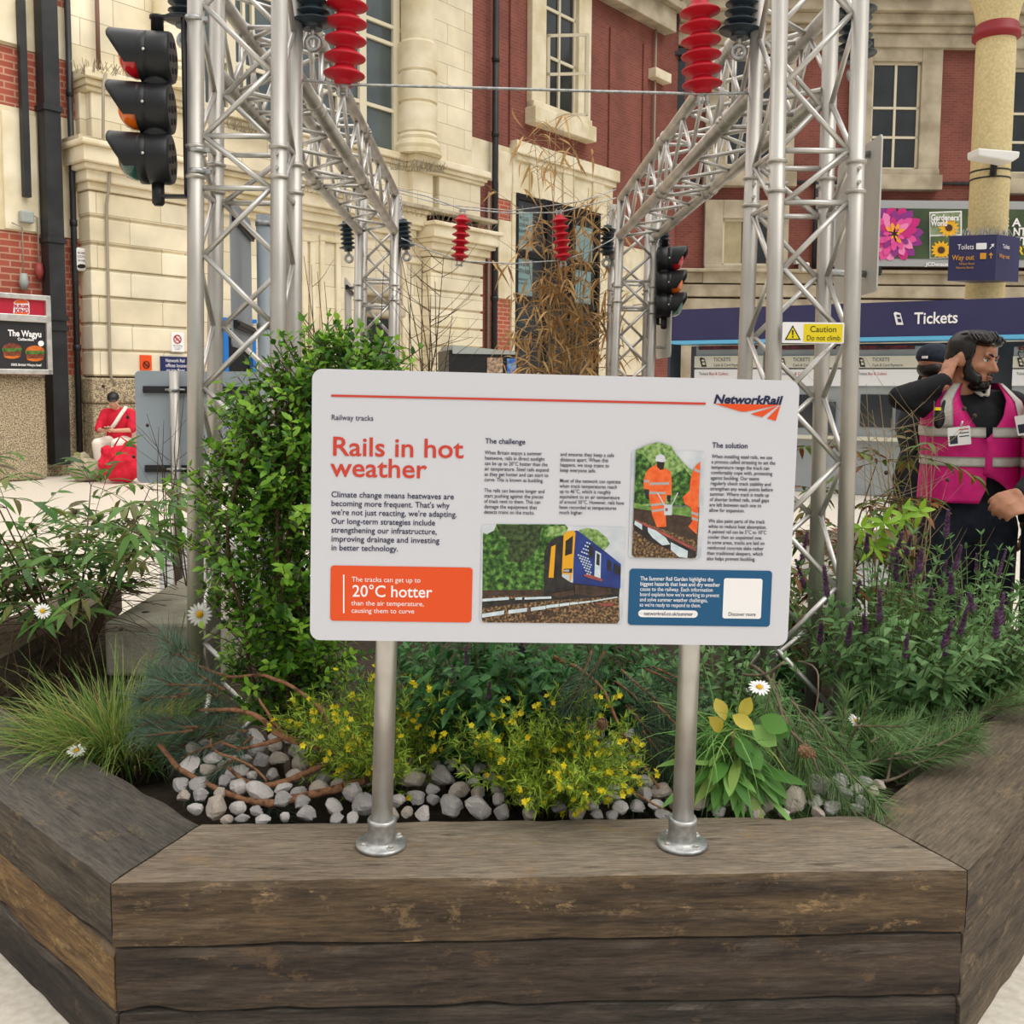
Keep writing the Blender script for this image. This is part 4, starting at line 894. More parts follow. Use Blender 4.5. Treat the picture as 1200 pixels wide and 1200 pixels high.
def wbox(F, tl, br, d0, d1, mat, name, label, cat, bevel=.02):
    mb = MB(); mb.pbox(F, tl, br, d0, d1); return tag(mb.build(name, mat, None, F, bevel=bevel), label, cat)
MT['jbox'] = M('grey_plastic', '9aa09c', rough=.5)
wbox(FL, (25, 246), (41, 262), .08, .2, MT['jbox'], 'junction_box', 'grey junction box under the flat cable duct', 'junction box')
ab = wbox(FL, (88, 289), (103, 318), .03, .2, MT['white'], 'alarm_box', 'white alarm box with dark oval on the brick strip', 'alarm box', .04)
flat(FL, [(95.5 + 5 * math.cos(R(a)), 312 + 2.6 * math.sin(R(a))) for a in range(0, 360, 30)], MT['ink'], ab, .202, .004, 'oval_badge')
for i, s in enumerate(('ALARM', 'CCTV', '24 HR')): text(FL, s, 91, 297 + i * 4.5, MT['navy'], ab, cap=2.4, d=.205)
for x, y, lb in ((28, 330, 'grey and red socket hanging on the left of the brick strip'), (46, 318, 'red socket hanging on the right of the brick strip')):
    mb = MB(); c = FL.wp(x, y, .12); mb.tube([c + zz * .12, c - zz * .02, c - zz * .12], [.05, .07, .04], 10); o = mb.build('industrial_socket', MT['jbox'] if x < 40 else M('dull_red', '8e3a34', rough=.5), None, FL); tag(o, lb, 'socket', None)
    mb = MB(); mb.tube([c + zz * .12, c + zz * .8, c + zz * .85 - FL.ex * .15], .012, 6); mb.build('cord', MT['conduit'], o, FL)
def bird_spikes(F, pxs, ys, d, label):
    mb = MB(); n = 46
    for i in range(n):
        t = i / (n - 1); x = lerp(pxs[0], pxs[1], t); y = lerp(ys[0], ys[1], t); b = F.wp(x, y, d)
        for k in range(2): mb.tube([b, b + zz * random.uniform(.12, .24) + F.ex * random.uniform(-.12, .12) + F.n * random.uniform(-.05, .15)], .005, 3, False)
    tag(mb.build('bird_spikes', MT['conduit'], None, F), label, 'bird spikes', kind='stuff')
bird_spikes(FL, (90, 200), (86, 100), .5, 'bird spikes on the stone ledge behind the signal'); bird_spikes(FL, (266, 330), (150, 170), .3, 'bird spikes on the window sill between the tower poles')
bird_spikes(FL, (458, 520), (199, 203), .5, 'bird spikes round the base of the big stone column'); bird_spikes(FL, (345, 575), (222, 272), .75, 'bird spikes on the long cornice beyond the left beam')
# small signs on the stone pier
def small_sign(tl, br, mat, label, lines=(), mark=None, d=.4):
    mb = MB(); mb.pbox(FL, tl, br, d - .02, d + .01); o = tag(mb.build('wall_sign', mat, None, FL), label, 'sign')
    for s, px, py, cp_, xe_, mt_ in lines: text(FL, s, px, py, mt_, o, cap=cp_, x1=xe_, d=d + .015)
    return o
MT['redprint'] = M('red_print', 'b5202c', rough=.4)
def prohibit(cx, cy, r, o, mat, d):
    mb = MB()
    def P(a, rr): x, z = FL.pix(cx, cy, d); k = (FL.pix(cx, cy - 10, d)[1] - z) / 10; return FL.pt(x + math.cos(a) * rr * k, d, z + math.sin(a) * rr * k)
    for i in range(24):
        a, b = R(i * 15), R(i * 15 + 15); mb.prism([P(a, r), P(b, r), P(b, r * .78), P(a, r * .78)], FL.n * .004)
    mb.prism([P(R(130), r), P(R(145), r), P(R(310), r), P(R(325), r)], FL.n * .004); mb.prism([P(R(205), r * .62), P(R(25), r * .62), P(R(15), r * .6), P(R(215), r * .6)], FL.n * .005); mb.build('no_smoking_symbol', mat, o, FL)
s1 = small_sign((201, 389), (216, 412.5), MT['pwhite'], 'white no smoking sign with red circle on the stone pier', (('No smoking', 203, 405.5, 1.5, 213.5, MT['grey_text']), ('It is against', 204, 408, 1.2, 213, MT['grey_text']), ('the law', 205, 410, 1.2, 211, MT['grey_text']))); prohibit(208, 397.5, 5.2, s1, MT['redprint'], .415)
s2 = small_sign((164.5, 416), (178, 434), MT['orange'], 'small orange no smoking sign left of the navy sign'); prohibit(171.5, 427.5, 4.4, s2, MT['ink'], .415)
MT['navysign'] = M('navy_sign', '1c2559', rough=.5)
small_sign((188.5, 417.5), (222, 436), MT['navysign'], 'navy sign with white office directions on the stone pier', (('Network Rail', 194, 424.2, 4, 216, MT['pwhite']), ('offices located', 194, 430, 4, 219.5, MT['pwhite']), ('on top floor', 195, 435.6, 4, 216.5, MT['pwhite'])))
# blue framed dark doorway between the tower poles
mb = MB(); mb.pbox(FL, (268, 385), (300, 470), .1, .16); o = mb.build('display_case', MT['ink'], None, FL); tag(o, 'dark display case with bright blue frame between the left tower poles', 'display case')
MT['brightblue'] = M('bright_blue_paint', '1f6fc0', rough=.5)
mb = MB(); mb.pbox(FL, (262, 384), (269, 470), .1, .25); mb.pbox(FL, (296, 384), (301, 470), .1, .25); mb.pbox(FL, (262, 372), (301, 379), .1, .2); mb.build('case_frame', MT['brightblue'], o, FL)
# restaurant board on its granite pillar
x0, z1 = FL.pix(-60, 440, .55); x1, z0 = FL.pix(58, 556, .55)
mb = MB(); mb.fbox(FL, x0, x1, 0, z1, 0, .55); o = mb.build('pillar', MT['granite'], None, FL, bevel=.08); o['kind'] = 'structure'
bk = thing('menu_board', FL.wp(28, 438, .62), 'red and black restaurant menu board with burgers in a silver frame', 'menu board', frame=FL)
mb = MB(); x0, z1 = FL.pix(-20, 341, .7); x1, _ = FL.pix(58.5, 347, .7); _, zm = FL.pix(58, 374.5, .7); z0 = FL.pix(58, 439, .7)[1]; w = .075
mb.fbox(FL, x0, x1, z0, z1, .5, .66); mb.build('board_box', MT['galv'], bk, FL)
mb = MB()
for a, b in ((z1 - w, z1), (zm - w * .7, zm + w * .7), (z0, z0 + w)): mb.fbox(FL, x0, x1, a, b, .66, .73)
mb.fbox(FL, x1 - w, x1, z0, z1, .66, .73); mb.build('board_frame', MT['alu2'], bk, FL, bevel=.01)
MT['bkred'] = M('crimson_print', 'b01e35', rough=.4); MT['bkdark'] = M('charcoal_print', '2c2b2d', rough=.4); MT['bun'] = M('burger_bun_print', 'd8792f', 'b55420', scale=18, rough=.4); MT['patty'] = M('burger_filling_print', '5a2a1c', '8c4a30', scale=25, rough=.4); MT['lettuce'] = M('lettuce_print', '5f8a3a', '2f4a22', scale=25, rough=.4)
mb = MB(); mb.fbox(FL, x0, x1 - w, zm + w * .7, z1 - w, .66, .68); red = mb.build('red_header', MT['bkred'], bk, FL)
mb = MB(); mb.fbox(FL, x0, x1 - w, z0 + w, zm - w * .7, .66, .68); blk = mb.build('menu_poster', MT['bkdark'], bk, FL)
MT['bkorange'] = M('bun_orange_print', 'dd5a22', rough=.4)
def arcs(cx, cy, rx, ry, a0, a1, F=FL, d=.685): return [(cx + rx * math.cos(R(a0 + (a1 - a0) * i / 10)), cy - ry * math.sin(R(a0 + (a1 - a0) * i / 10))) for i in range(11)]
flat(FL, [(16.5, 356)] + arcs(25, 356, 9.2, 5.6, 180, 0) + [(34.2, 356), (34.6, 368)] + arcs(25, 366, 9.6, 4.8, 0, -180), MT['pwhite'], red, .683, .003, 'emblem_bun')
flat(FL, arcs(25, 355.6, 8.2, 4.8, 180, 0), MT['bkorange'], red, .688, .003, 'emblem_bun'); flat(FL, arcs(25, 366.2, 8.6, 3.4, 0, -180), MT['bkorange'], red, .688, .003, 'emblem_bun')
text(FL, 'BURGER', 16.8, 360.3, MT['bkred'], red, cap=3.6, x1=34, d=.69, bold=.04); text(FL, 'KING', 17.5, 366, MT['bkred'], red, cap=4.4, x1=33.5, d=.69, bold=.04)
text(FL, 'The Wagyu', 9.5, 393.5, MT['pwhite'], blk, cap=7, x1=48.5, d=.69, bold=.03); text(FL, 'Collection', 20.5, 398.8, MT['pwhite'], blk, cap=3, x1=39.5, d=.69, bold=.03); text(FL, '100% British Wagyu beef', 12.5, 428.6, MT['pwhite'], blk, cap=2.8, x1=48, d=.69, bold=.02)
for cx, cy in ((14, 404), (41, 407)):
    flat(FL, arcs(cx, cy + 4, 11, 6, 180, 0), MT['bun'] if cx > 20 else MT['patty'], blk, .684, .002, 'burger_print'); flat(FL, [(cx - 12, cy + 4), (cx + 12, cy + 4), (cx + 11, cy + 8), (cx - 11, cy + 8)], MT['lettuce'], blk, .685, .002, 'burger_print'); flat(FL, [(cx - 11, cy + 8), (cx + 11, cy + 8), (cx + 10, cy + 13), (cx - 10, cy + 13)], MT['patty'], blk, .686, .002, 'burger_print'); flat(FL, arcs(cx, cy + 13, 10, 3.5, 0, -180), MT['bun'], blk, .684, .002, 'burger_print')
flat(FL, arcs(48, 402.5, 3.6, 3.4, 0, 340), MT['pwhite'], blk, .688, .002, 'price_flash')
# black kiosk in front of the doorway
ks = thing('kiosk', atY(565, 440, 14.), 'black kiosk with sloping pale lid in front of the brick doorway', 'kiosk'); KF = Frame(atY(565, 440, 14.), V((1, .25, 0)))
mb = MB(); x0, z1 = KF.pix(526, 406); x1, _ = KF.pix(604, 415); mb.fbox(KF, x0, x1, -KF.o.z, z1 - .05, -.9, 0); mb.build('cabinet', MT['black'], ks, KF)
mb = MB(); mb.prism([KF.pt(x0 + .05, .03, z1 + .02), KF.pt(x1 + .02, .03, z1 - .06), KF.pt(x1 + .02, .03, z1 - .1), KF.pt(x0 + .05, .03, z1 - .1)], -KF.n * .95); mb.build('lid', MT['jbox'], ks, KF)
mb = MB(); mb.pbox(KF, (571, 419), (589, 437), 0, .02); mb.build('snack_display', M('snack_print', '6b5a48', 'c2a58a', scale=22, rough=.4), ks, KF); mb = MB(); mb.pbox(KF, (594.5, 420), (605, 437), 0, .03); mb.build('blue_screen', M('blue_screen', '2b4a9c', '7fb0d8', scale=9, rough=.2), ks, KF)
# ---------------------------------------------------------------- far facade
wallwin(FR, (1021, 74), (1073, 200), 'window_3', .62, bars=(.5,), rows=(.3, .58)); wallwin(FR, (1178, 82), (1232, 205), 'window_4', .62, bars=(.5,), rows=(.3, .58)); wallwin(FR, (852, 60), (904, 196), 'window_5', .62, bars=(.5,), rows=(.3, .58))
o, a, b, c_, e_ = wallwin(FR, (846, 257), (900, 312), 'window_6', .55, bars=(.5,), sill=True)
mb = MB(); mb.pbox(FR, (848, 259), (868, 310), .02, .05); mb.build('blind', M('cream_blind', 'b7a987', 'a39673', scale=2, rough=.8), o, FR)
mb = MB(); zf = lambda y: lz(FR, 1000, y)
for y0, y1, d in ((-40, 6, .9), (6, 22, .7), (22, 34, .5), (34, 42, .35), (42, 58, .25)): mb.fbox(FR, lx(FR, 788), 26, zf(y1), zf(y0), 0, d)
trim(mb, MT['stone_grey'], FR, .03)
mb = MB()
for px in (862, 1010, 1153): mb.pbox(FR, (px, 45), (px + 14, 60), 0, .3)
mb.fbox(FR, lx(FR, 800), 26, zf(216), zf(213), 0, .1); trim(mb, MT['blackmetal'], FR)
mb = MB()
for y0, y1, d in ((318, 322, .5), (322, 334, .3), (336, 350, .35), (352, 372, .3)): mb.fbox(FR, lx(FR, 790), 26, zf(y1), zf(y0), 0, d)
mb.fbox(FR, lx(FR, 790), 26, 0, zf(372), 0, .3); trim(mb, MT['stone_grey'], FR, .03)
mb = MB(); mb.pbox(FR, (790, -60), (802, 130), 0, .1); mb.pbox(FR, (779, 60), (802, 64), .1, .4); trim(mb, MT['glass_dark'], FR)
pipe(957, 212, 330, 5, 'black pipe on the red brick between the right tower poles', MT['pipeblack'], F=FR)
fl_ = thing('floodlight', FR.wp(945, 312, .4), 'white floodlight on the red brick between the right tower poles', 'floodlight'); mb = MB(); mb.pbox(FR, (940, 307), (949, 318), .2, .6); mb.build('lamp_housing', MT['white'], fl_, FR, bevel=.05); mb = MB(); mb.pbox(FR, (933, 304), (941, 309), .0, .3); mb.build('wall_arm', MT['white'], fl_, FR)
mb = MB(); mb.pbox(FR, (806, 333), (818, 338), 0, .3); tag(mb.build('junction_box', MT['white'], None, FR, bevel=.03), 'white junction box on the red brick right of the far signal', 'junction box')
# billboard
BB = thing('billboard', FR.wp(1100, 312, .6), 'long billboard with pink dahlia and a magazine cover in a silver frame', 'billboard', frame=FR)
mb = MB(); x0, z1 = FR.pix(978, 234, .6); x1, z0 = FR.pix(1290, 314, .6); mb.fbox(FR, x0, x1, z0, z1, .3, .6); mb.build('frame', MT['galv'], BB, FR)
mb = MB(); mb.pbox(FR, (984, 243.5), (1280, 305), .6, .62); MT['bbg'] = M('dark_green_print', '2a3a26', '55663f', scale=.5, rough=.5); art_ = mb.build('poster', MT['bbg'], BB, FR)
pinks = [M('dahlia_print_%d' % i, c, rough=.5) for i, c in enumerate(('c8237e', 'e24f9c', 'ee86bb', 'f2a23c', '8b2f86'))]
FM = MB(); rnd = random.Random(3); k = 0
for ring_, (rr, n) in enumerate(((34, 15), (27, 14), (20, 12), (13, 9), (7, 6))):
    for i in range(n):
        a = 2 * math.pi * (i + ring_ * .5) / n + rnd.uniform(-.1, .1); cx, cy = 1048, 274; FM.cur = rnd.choice((0, 1, 1, 2, 4)) if ring_ < 3 else rnd.choice((3, 1, 3)); k += 1
        ca, sa = math.cos(a), math.sin(a); w_ = rr * .2; P = lambda u, v: (cx + ca * u - sa * v, cy + sa * u + ca * v)
        pts = [P(rr * .3, 0), P(rr * .6, -w_), P(rr * .88, -w_ * .7), P(rr * 1.03, 0), P(rr * .88, w_ * .7), P(rr * .6, w_)]
        pts = [(x, min(max(y, 243.5), 305)) for x, y in pts]; FM.prism([FR.wp(x, y, .625 + k * .0015) for x, y in pts], FR.n * .001)
        if ring_ < 2 and i % 3 == 0: pass
for i in range(9):
    a = 2 * math.pi * i / 9; cx, cy = 985, 270; FM.cur = i % 3; P = lambda u, v: (max(cx + math.cos(a) * u - math.sin(a) * v, 984), min(max(cy + math.sin(a) * u + math.cos(a) * v, 243.5), 305))
    FM.prism([FR.wp(*P(*uv), .63 + i * .002) for uv in ((3, 0), (12, -6), (22, 0), (12, 6))], FR.n * .001)
FM.build('flower_print', pinks, art_, FR)
flat(FR, [(1089, 248.5), (1127, 247), (1127, 302), (1089.5, 303)], MT['pwhite'], art_, .63, .01, 'magazine_cover')
flat(FR, [(1090.5, 250), (1125.5, 248.5), (1125.5, 274), (1090.5, 275)], M('cover_green', '6d7d55', '94a27e', scale=6, rough=.5), art_, .65, .005, 'magazine_cover'); flat(FR, [(1090.5, 277), (1125.5, 276), (1125.5, 301), (1090.5, 302)], M('cover_dark_green', '3c5130', '5b7040', scale=6, rough=.5), art_, .65, .005, 'magazine_cover')
FM = MB()
for (cx, cy, rr) in ((1112, 267, 13), (1103, 293, 13)):
    for i in range(14):
        a = 2 * math.pi * i / 14; FM.cur = 0; P = lambda u, v: (min(max(cx + math.cos(a) * u - math.sin(a) * v, 1090.5), 1125.5), min(max(cy + math.sin(a) * u * .9 + math.cos(a) * v, 249), 301.5)); FM.prism([FR.wp(*P(*uv), .66) for uv in ((3, 0), (8, -2), (rr, 0), (8, 2))], FR.n * .002)
    FM.cur = 1; FM.prism([FR.wp(cx + 4.2 * math.cos(R(t)), cy + 4 * math.sin(R(t)), .665) for t in range(0, 360, 30)], FR.n * .002)
FM.build('sunflower_print', [M('sunflower_yellow', 'eeb21c', rough=.5), M('sunflower_brown', '4a2c14', rough=.5)], art_, FR)
text(FR, 'Gardeners\u2019', 1090.8, 258, MT['pwhite'], art_, cap=6.6, x1=1125, d=.69, bold=.03); text(FR, 'World', 1091, 264.5, MT['pwhite'], art_, cap=6.2, x1=1110, d=.69, bold=.03)
text(FR, 'JCDecaux', 1085, 311.5, MT['pwhite'], art_, cap=4.2, x1=1112, d=.64, bold=.02)
MT['bbyel'] = M('yellow_print', 'e8c31a', rough=.5)
for s, px, py, x1_, mt_ in (('E A', 1175, 265, 1196, MT['pwhite']), ('NT', 1187, 276, 1202, MT['pwhite']), ('PT', 1189, 287, 1203, MT['pwhite']), ('RY', 1191, 298, 1207, MT['bbyel'])): text(FR, s, px, py, mt_, art_, cap=9, x1=x1_, d=.66, bold=.03)
text(FR, 'G', 985, 293, MT['pwhite'], art_, cap=5, d=.68); text(FR, 'W', 984.5, 300, MT['pwhite'], art_, cap=5, d=.68)
# ---------------------------------------------------------------- cream column with sign box, floodlight
c0 = atY(1156, 300, 15.0); rc_ = .275
mb = MB(); zt_ = lambda y: atY(1150, y, 15.0).z
mb.lathe([(rc_ * 1.0, 0), (rc_, zt_(60)), (rc_ * .98, zt_(52)), (rc_ * 1.0, zt_(30)), (rc_ * 1.15, zt_(12)), (rc_ * 1.5, zt_(-10)), (rc_ * 1.8, zt_(-40))], V((c0.x, c0.y, 0)), zz, 36)
MT['creamcol'] = M('cream_painted_iron', 'dccb9b', 'cbb885', scale=25, rough=.6, bump=.15)
o = mb.build('column', MT['creamcol'], None); o['kind'] = 'structure'
mb = MB(); mb.lathe([(rc_, 0), (rc_ * 1.2, .03), (rc_ * 1.22, .1), (rc_ * 1.1, .13), (rc_ * 1.12, .2), (rc_, .24)], V((c0.x, c0.y, zt_(48))), zz, 36); o = mb.build('column_trim', M('dark_red_paint', '8f2028', rough=.5), None); o['kind'] = 'structure'
cctv = thing('camera_unit', atY(1157, 190, 14.7), 'slim white camera housing strapped to the cream column', 'camera')
CFm = Frame(atY(1157, 186, 14.6), V((1, .1, 0))); mb = MB(); mb.prism([CFm.wp(x, y) for x, y in ((1133, 179), (1181, 183), (1180, 190), (1172, 195), (1133, 188))], CFm.n * .3); mb.build('housing', MT['white'], cctv, CFm, bevel=.02)
mb = MB()
for y in (202, 211): q = V((c0.x, c0.y, zt_(y))); mb.tube([q - zz * .012, q + zz * .012], rc_ * 1.03, 24, False)
mb.tube([V((c0.x - .1, c0.y - rc_ - .02, zt_(212))), V((c0.x - .1, c0.y - rc_ - .05, zt_(190)))], .05, 8); mb.build('strap_bracket', MT['pipeblack'], cctv)
wf = thing('wayfinding_box', atY(1152, 328, 14.5), 'indigo wayfinding box with toilets and way out directions round the column', 'sign')
WF = Frame(atY(1166, 300, 14.35), V((.96, -.28, 0))); W2 = Frame(WF.wp(1168.5, 300), V((.86, .51, 0)))
x0, z1 = WF.pix(1112.5, 276.5); x1 = WF.pix(1168.5, 272)[0]; z0 = WF.pix(1112, 329)[1]
mb = MB(); A, B = WF.pt(x0, 0, 0), WF.pt(x1, 0, 0); D = W2.ex * .56; zlo, zhi = WF.o.z + z0, WF.o.z + z1
q = [V((p.x, p.y, zlo)) for p in (A, B, B + D, A + D)]; mb.prism(q, zz * (zhi - zlo)); bx = mb.build('sign_box', MT['purple'], wf, WF)
text(WF, 'Toilets', 1122, 292.5, MT['pwhite'], bx, cap=6, x1=1141, d=.01); prrect(WF, (1144, 285), (1156, 292), 1, MT['pwhite'], bx, .01, .004, 'symbol'); flat(WF, [(1159.5, 291), (1162.5, 288), (1161, 286.5), (1165, 285.5), (1164.2, 289.6), (1163.2, 288.6), (1160.2, 291.8)], MT['pwhite'], bx, .01, .004, 'arrow')
MT['wyel'] = M('amber_print', 'd99a2b', rough=.5); text(WF, 'Way out', 1115.5, 305, MT['wyel'], bx, cap=6, x1=1141.5, d=.01, bold=.01); prrect(WF, (1148.5, 296.5), (1155.5, 303.5), 1, MT['wyel'], bx, .01, .004, 'symbol'); flat(WF, [(1160.6, 303), (1160.6, 299), (1158.6, 299), (1161.2, 295.8), (1163.8, 299), (1161.8, 299), (1161.8, 303)], MT['wyel'], bx, .01, .004, 'arrow')
text(WF, 'Wilton Road', 1124, 310.5, MT['wyel'], bx, cap=2.5, x1=1141.5, d=.01); text(WF, 'Victoria Street', 1120, 315, MT['wyel'], bx, cap=2.5, x1=1141, d=.01)
text(W2, 'Toilets', 1175, 291, MT['pwhite'], bx, cap=5, x1=1183, d=.01); text(W2, 'Way out', 1171, 302, MT['wyel'], bx, cap=5, x1=1183, d=.01)
mb = MB()
for i in range(90):
    p = lerp(A, B, random.random()) + D * random.random(); p = V((p.x, p.y, zhi)); mb.tube([p, p + V((random.uniform(-.06, .06), random.uniform(-.06, .06), random.uniform(.06, .13)))], .004, 3, False)
mb.build('bird_spikes', MT['galv'], wf)['kind'] = 'stuff'
# ---------------------------------------------------------------- ticket office
A, B = atY(788, 363, 14.4), atY(1215, 336, 12.0); TF = Frame(V((A.x, A.y, 0)), V((B.x - A.x, B.y - A.y, 0)))
to = thing('ticket_office_fascia', TF.pt(0, 0, 0), 'indigo fascia with white Tickets lettering over the machines', 'fascia', frame=TF)
x0, z1 = TF.pix(788, 363); x1, _ = TF.pix(1300, 330); z0 = TF.pix(790, 403.5)[1]
mb = MB(); mb.fbox(TF, x0, x1, z0 + .05, z1, -.5, 0); fa = mb.build('fascia_board', MT['purple'], to, TF)
mb = MB(); mb.fbox(TF, x0, x1, z0, z0 + .05, -.5, .02); mb.build('blue_strip', MT['ltblue'], to, TF)
mb = MB(); mb.fbox(TF, x0 - .05, x0 - .01, 0, z1, -.4, .02); mb.fbox(TF, x0, x1, 0, z0, -.95, -.8); MT['tdark'] = M('dark_slate_panel', '3c434d', '343a44', scale=2, rough=.5); mb.build('back_wall', MT['tdark'], to, TF)
text(TF, 'Tickets', 1071, 379.5, MT['pwhite'], fa, cap=13, x1=1122, d=.012, bold=.015)
def ticket_icon(F, cx, cy, s, par, d, m1, m2):
    P = lambda u, v: (cx + u * s + v * s * -.25, cy - v * s)
    flat(F, [P(-.5, -.9), P(.45, -.9), P(.45, .7), P(-.2, .9), P(-.5, .7)], m1, par, d, .006, 'ticket_symbol'); flat(F, [P(-.2, -.55), P(.3, -.55), P(.3, -.05), P(-.2, -.05)], m2, par, d + .008, .004, 'ticket_symbol'); flat(F, [P(-.2, .15), P(.3, .15), P(.3, .5), P(-.2, .5)], m2, par, d + .008, .004, 'ticket_symbol')
ticket_icon(TF, 1053, 373, 8.5, fa, .012, MT['pwhite'], MT['purple'])
MT['tcream'] = M('cream_sign_panel', 'c9c6b6', rough=.4); MT['tgrey'] = M('machine_grey', '9aa0a3', '8b9195', scale=2, rough=.4); MT['tled'] = M('led_display', '2a1418', '6a2430', scale=14, rough=.3); MT['tscreen'] = M('pale_screen', 'dfe0e2', rough=.3); MT['tink'] = M('slate_print', '4a5058', rough=.5)
def machine(px, label):
    k = 93 / 93.; o = thing('ticket_machine', TF.pt(lx(TF, px, 430, -.2), -.4, 0), label, 'ticket machine', 'ticket machines under the indigo fascia', frame=TF)
    xa, xb = lx(TF, px, 430, -.25), lx(TF, px + 80, 430, -.25); ztop = TF.pix(px, 406, -.25)[1]
    mb = MB(); mb.fbox(TF, xa, xb, 0, ztop, -.6, -.25); mb.build('cabinet', MT['tgrey'], o, TF, bevel=.015)
    T_ = lambda y: TF.pix(px, y, -.24)[1]
    mb = MB(); mb.fbox(TF, xa + .05, xb - .1, T_(410), T_(405.5), -.25, -.23); mb.build('led_display', MT['tled'], o, TF)
    mb = MB(); mb.fbox(TF, xa, xb, T_(431), T_(417.5), -.25, -.2); hd = mb.build('header_panel', MT['tcream'], o, TF)
    text(TF, 'TICKETS', px + 21, 423.4, MT['tink'], hd, cap=4.2, x1=px + 41, d=-.195); text(TF, 'Cash & Card Payments', px + 21, 429.4, MT['tink'], hd, cap=3.2, x1=px + 57, d=-.195); ticket_icon(TF, px + 9, 424.4, 6, hd, -.195, MT['ink'], MT['tcream'])
    mb = MB(); mb.fbox(TF, xa, xb - .02, T_(452), T_(433), -.25, -.21); sp_ = mb.build('instruction_panel', MT['tscreen'], o, TF); text(TF, 'Tickets', px + 4, 439.5, MT['tink'], sp_, cap=3.2, x1=px + 15, d=-.205); text(TF, 'Buy & Collect', px + 16, 439.5, MT['redprint'], sp_, cap=3.2, x1=px + 38, d=-.205)
    mb = MB(); mb.fbox(TF, xa + .1, xb - .35, T_(500), T_(462), -.25, -.235); mb.build('screen', MT['glass_dark'], o, TF); mb = MB(); mb.fbox(TF, xb - .3, xb - .08, T_(505), T_(470), -.25, -.2); mb.build('card_reader', MT['tdark'], o, TF)
    mb = MB(); mb.fbox(TF, xa, xb, .75, .8, -.25, -.1); mb.build('ledge', MT['tcream'], o, TF)
machine(815, 'ticket machine nearest the dark doorway, its header left of the tower poles'); machine(908, 'ticket machine seen between the right tower poles under the caution plate'); machine(1001, 'ticket machine just right of the outer tower pole, before the raised elbow'); machine(1187, 'ticket machine at the right edge behind the man with the badge')
mb = MB(); mb.pbox(TF, (1097, 405), (1168, 425), -.6, -.5); tag(mb.build('window_notice', MT['tscreen'], None, TF), 'white notice panel behind the head of the bearded man', 'notice')
# ---------------------------------------------------------------- plants
RN = random.Random(11)
def rv(s=1.0): return V((RN.uniform(-s, s), RN.uniform(-s, s), RN.uniform(-s, s)))
def leaf(mb, b, d, up_, L, W, curl=.25, segs=3, fold=.2, wide=.4):
    d = d.normalized(); s = d.cross(up_)
    s = s.normalized() if s.length > 1e-4 else d.orthogonal().normalized()
    n = s.cross(d).normalized(); vs = [b]; c0 = len(mb.v)
    for k in range(1, segs):
        t = k / segs; w = W / 2 * (math.sin(math.pi * t ** (math.log(.5) / math.log(wide))) ** .8)
        p = b + d * L * t - n * curl * L * t * t; nn = n
        vs += [p - s * w + nn * fold * w, p, p + s * w + nn * fold * w]
    vs.append(b + d * L - n * curl * L); e_ = len(vs) - 1; fs = [(0, 1, 2), (0, 2, 3)]
    for k in range(segs - 2):
        q = 1 + 3 * k; fs += [(q, q + 3, q + 4, q + 1), (q + 1, q + 4, q + 5, q + 2)]
    q = 1 + 3 * (segs - 2); fs += [(q, e_, q + 1), (q + 1, e_, q + 2)]
    mb.add(vs, fs, True)
def blade(mb, b, d, L, w, droop, segs=4, g=V((0, 0, -1))):
    d = d.normalized(); s = d.cross(V((0, 0, 1)));  s = s.normalized() if s.length > .05 else V((1, 0, 0))
    q = RN.uniform(-.9, .9); s = (s * math.cos(q) + d.cross(s) * math.sin(q)).normalized(); vs = []; p = V(b); dd = V(d)
    for k in range(segs):
        ww = w / 2 * (1 - (k / segs) ** 1.6); vs += [p - s * ww, p + s * ww]; p = p + dd * L / segs; dd = (dd + g * droop / segs).normalized()
    vs.append(p); fs = [(2 * k, 2 * k + 1, 2 * k + 3, 2 * k + 2) for k in range(segs - 1)] + [(2 * segs - 2, 2 * segs - 1, 2 * segs)]
    mb.add(vs, fs, True)
def plant(name, loc, label, cat='plant', group=None): return thing(name, loc, label, cat, group)
def path(p0, d, L, n, bend, wob=.15):
    pts = [V(p0)]; d = d.normalized()
    for k in range(n): pts.append(pts[-1] + d * L / n); d = (d + bend / n + rv(wob) / n).normalized()
    return pts
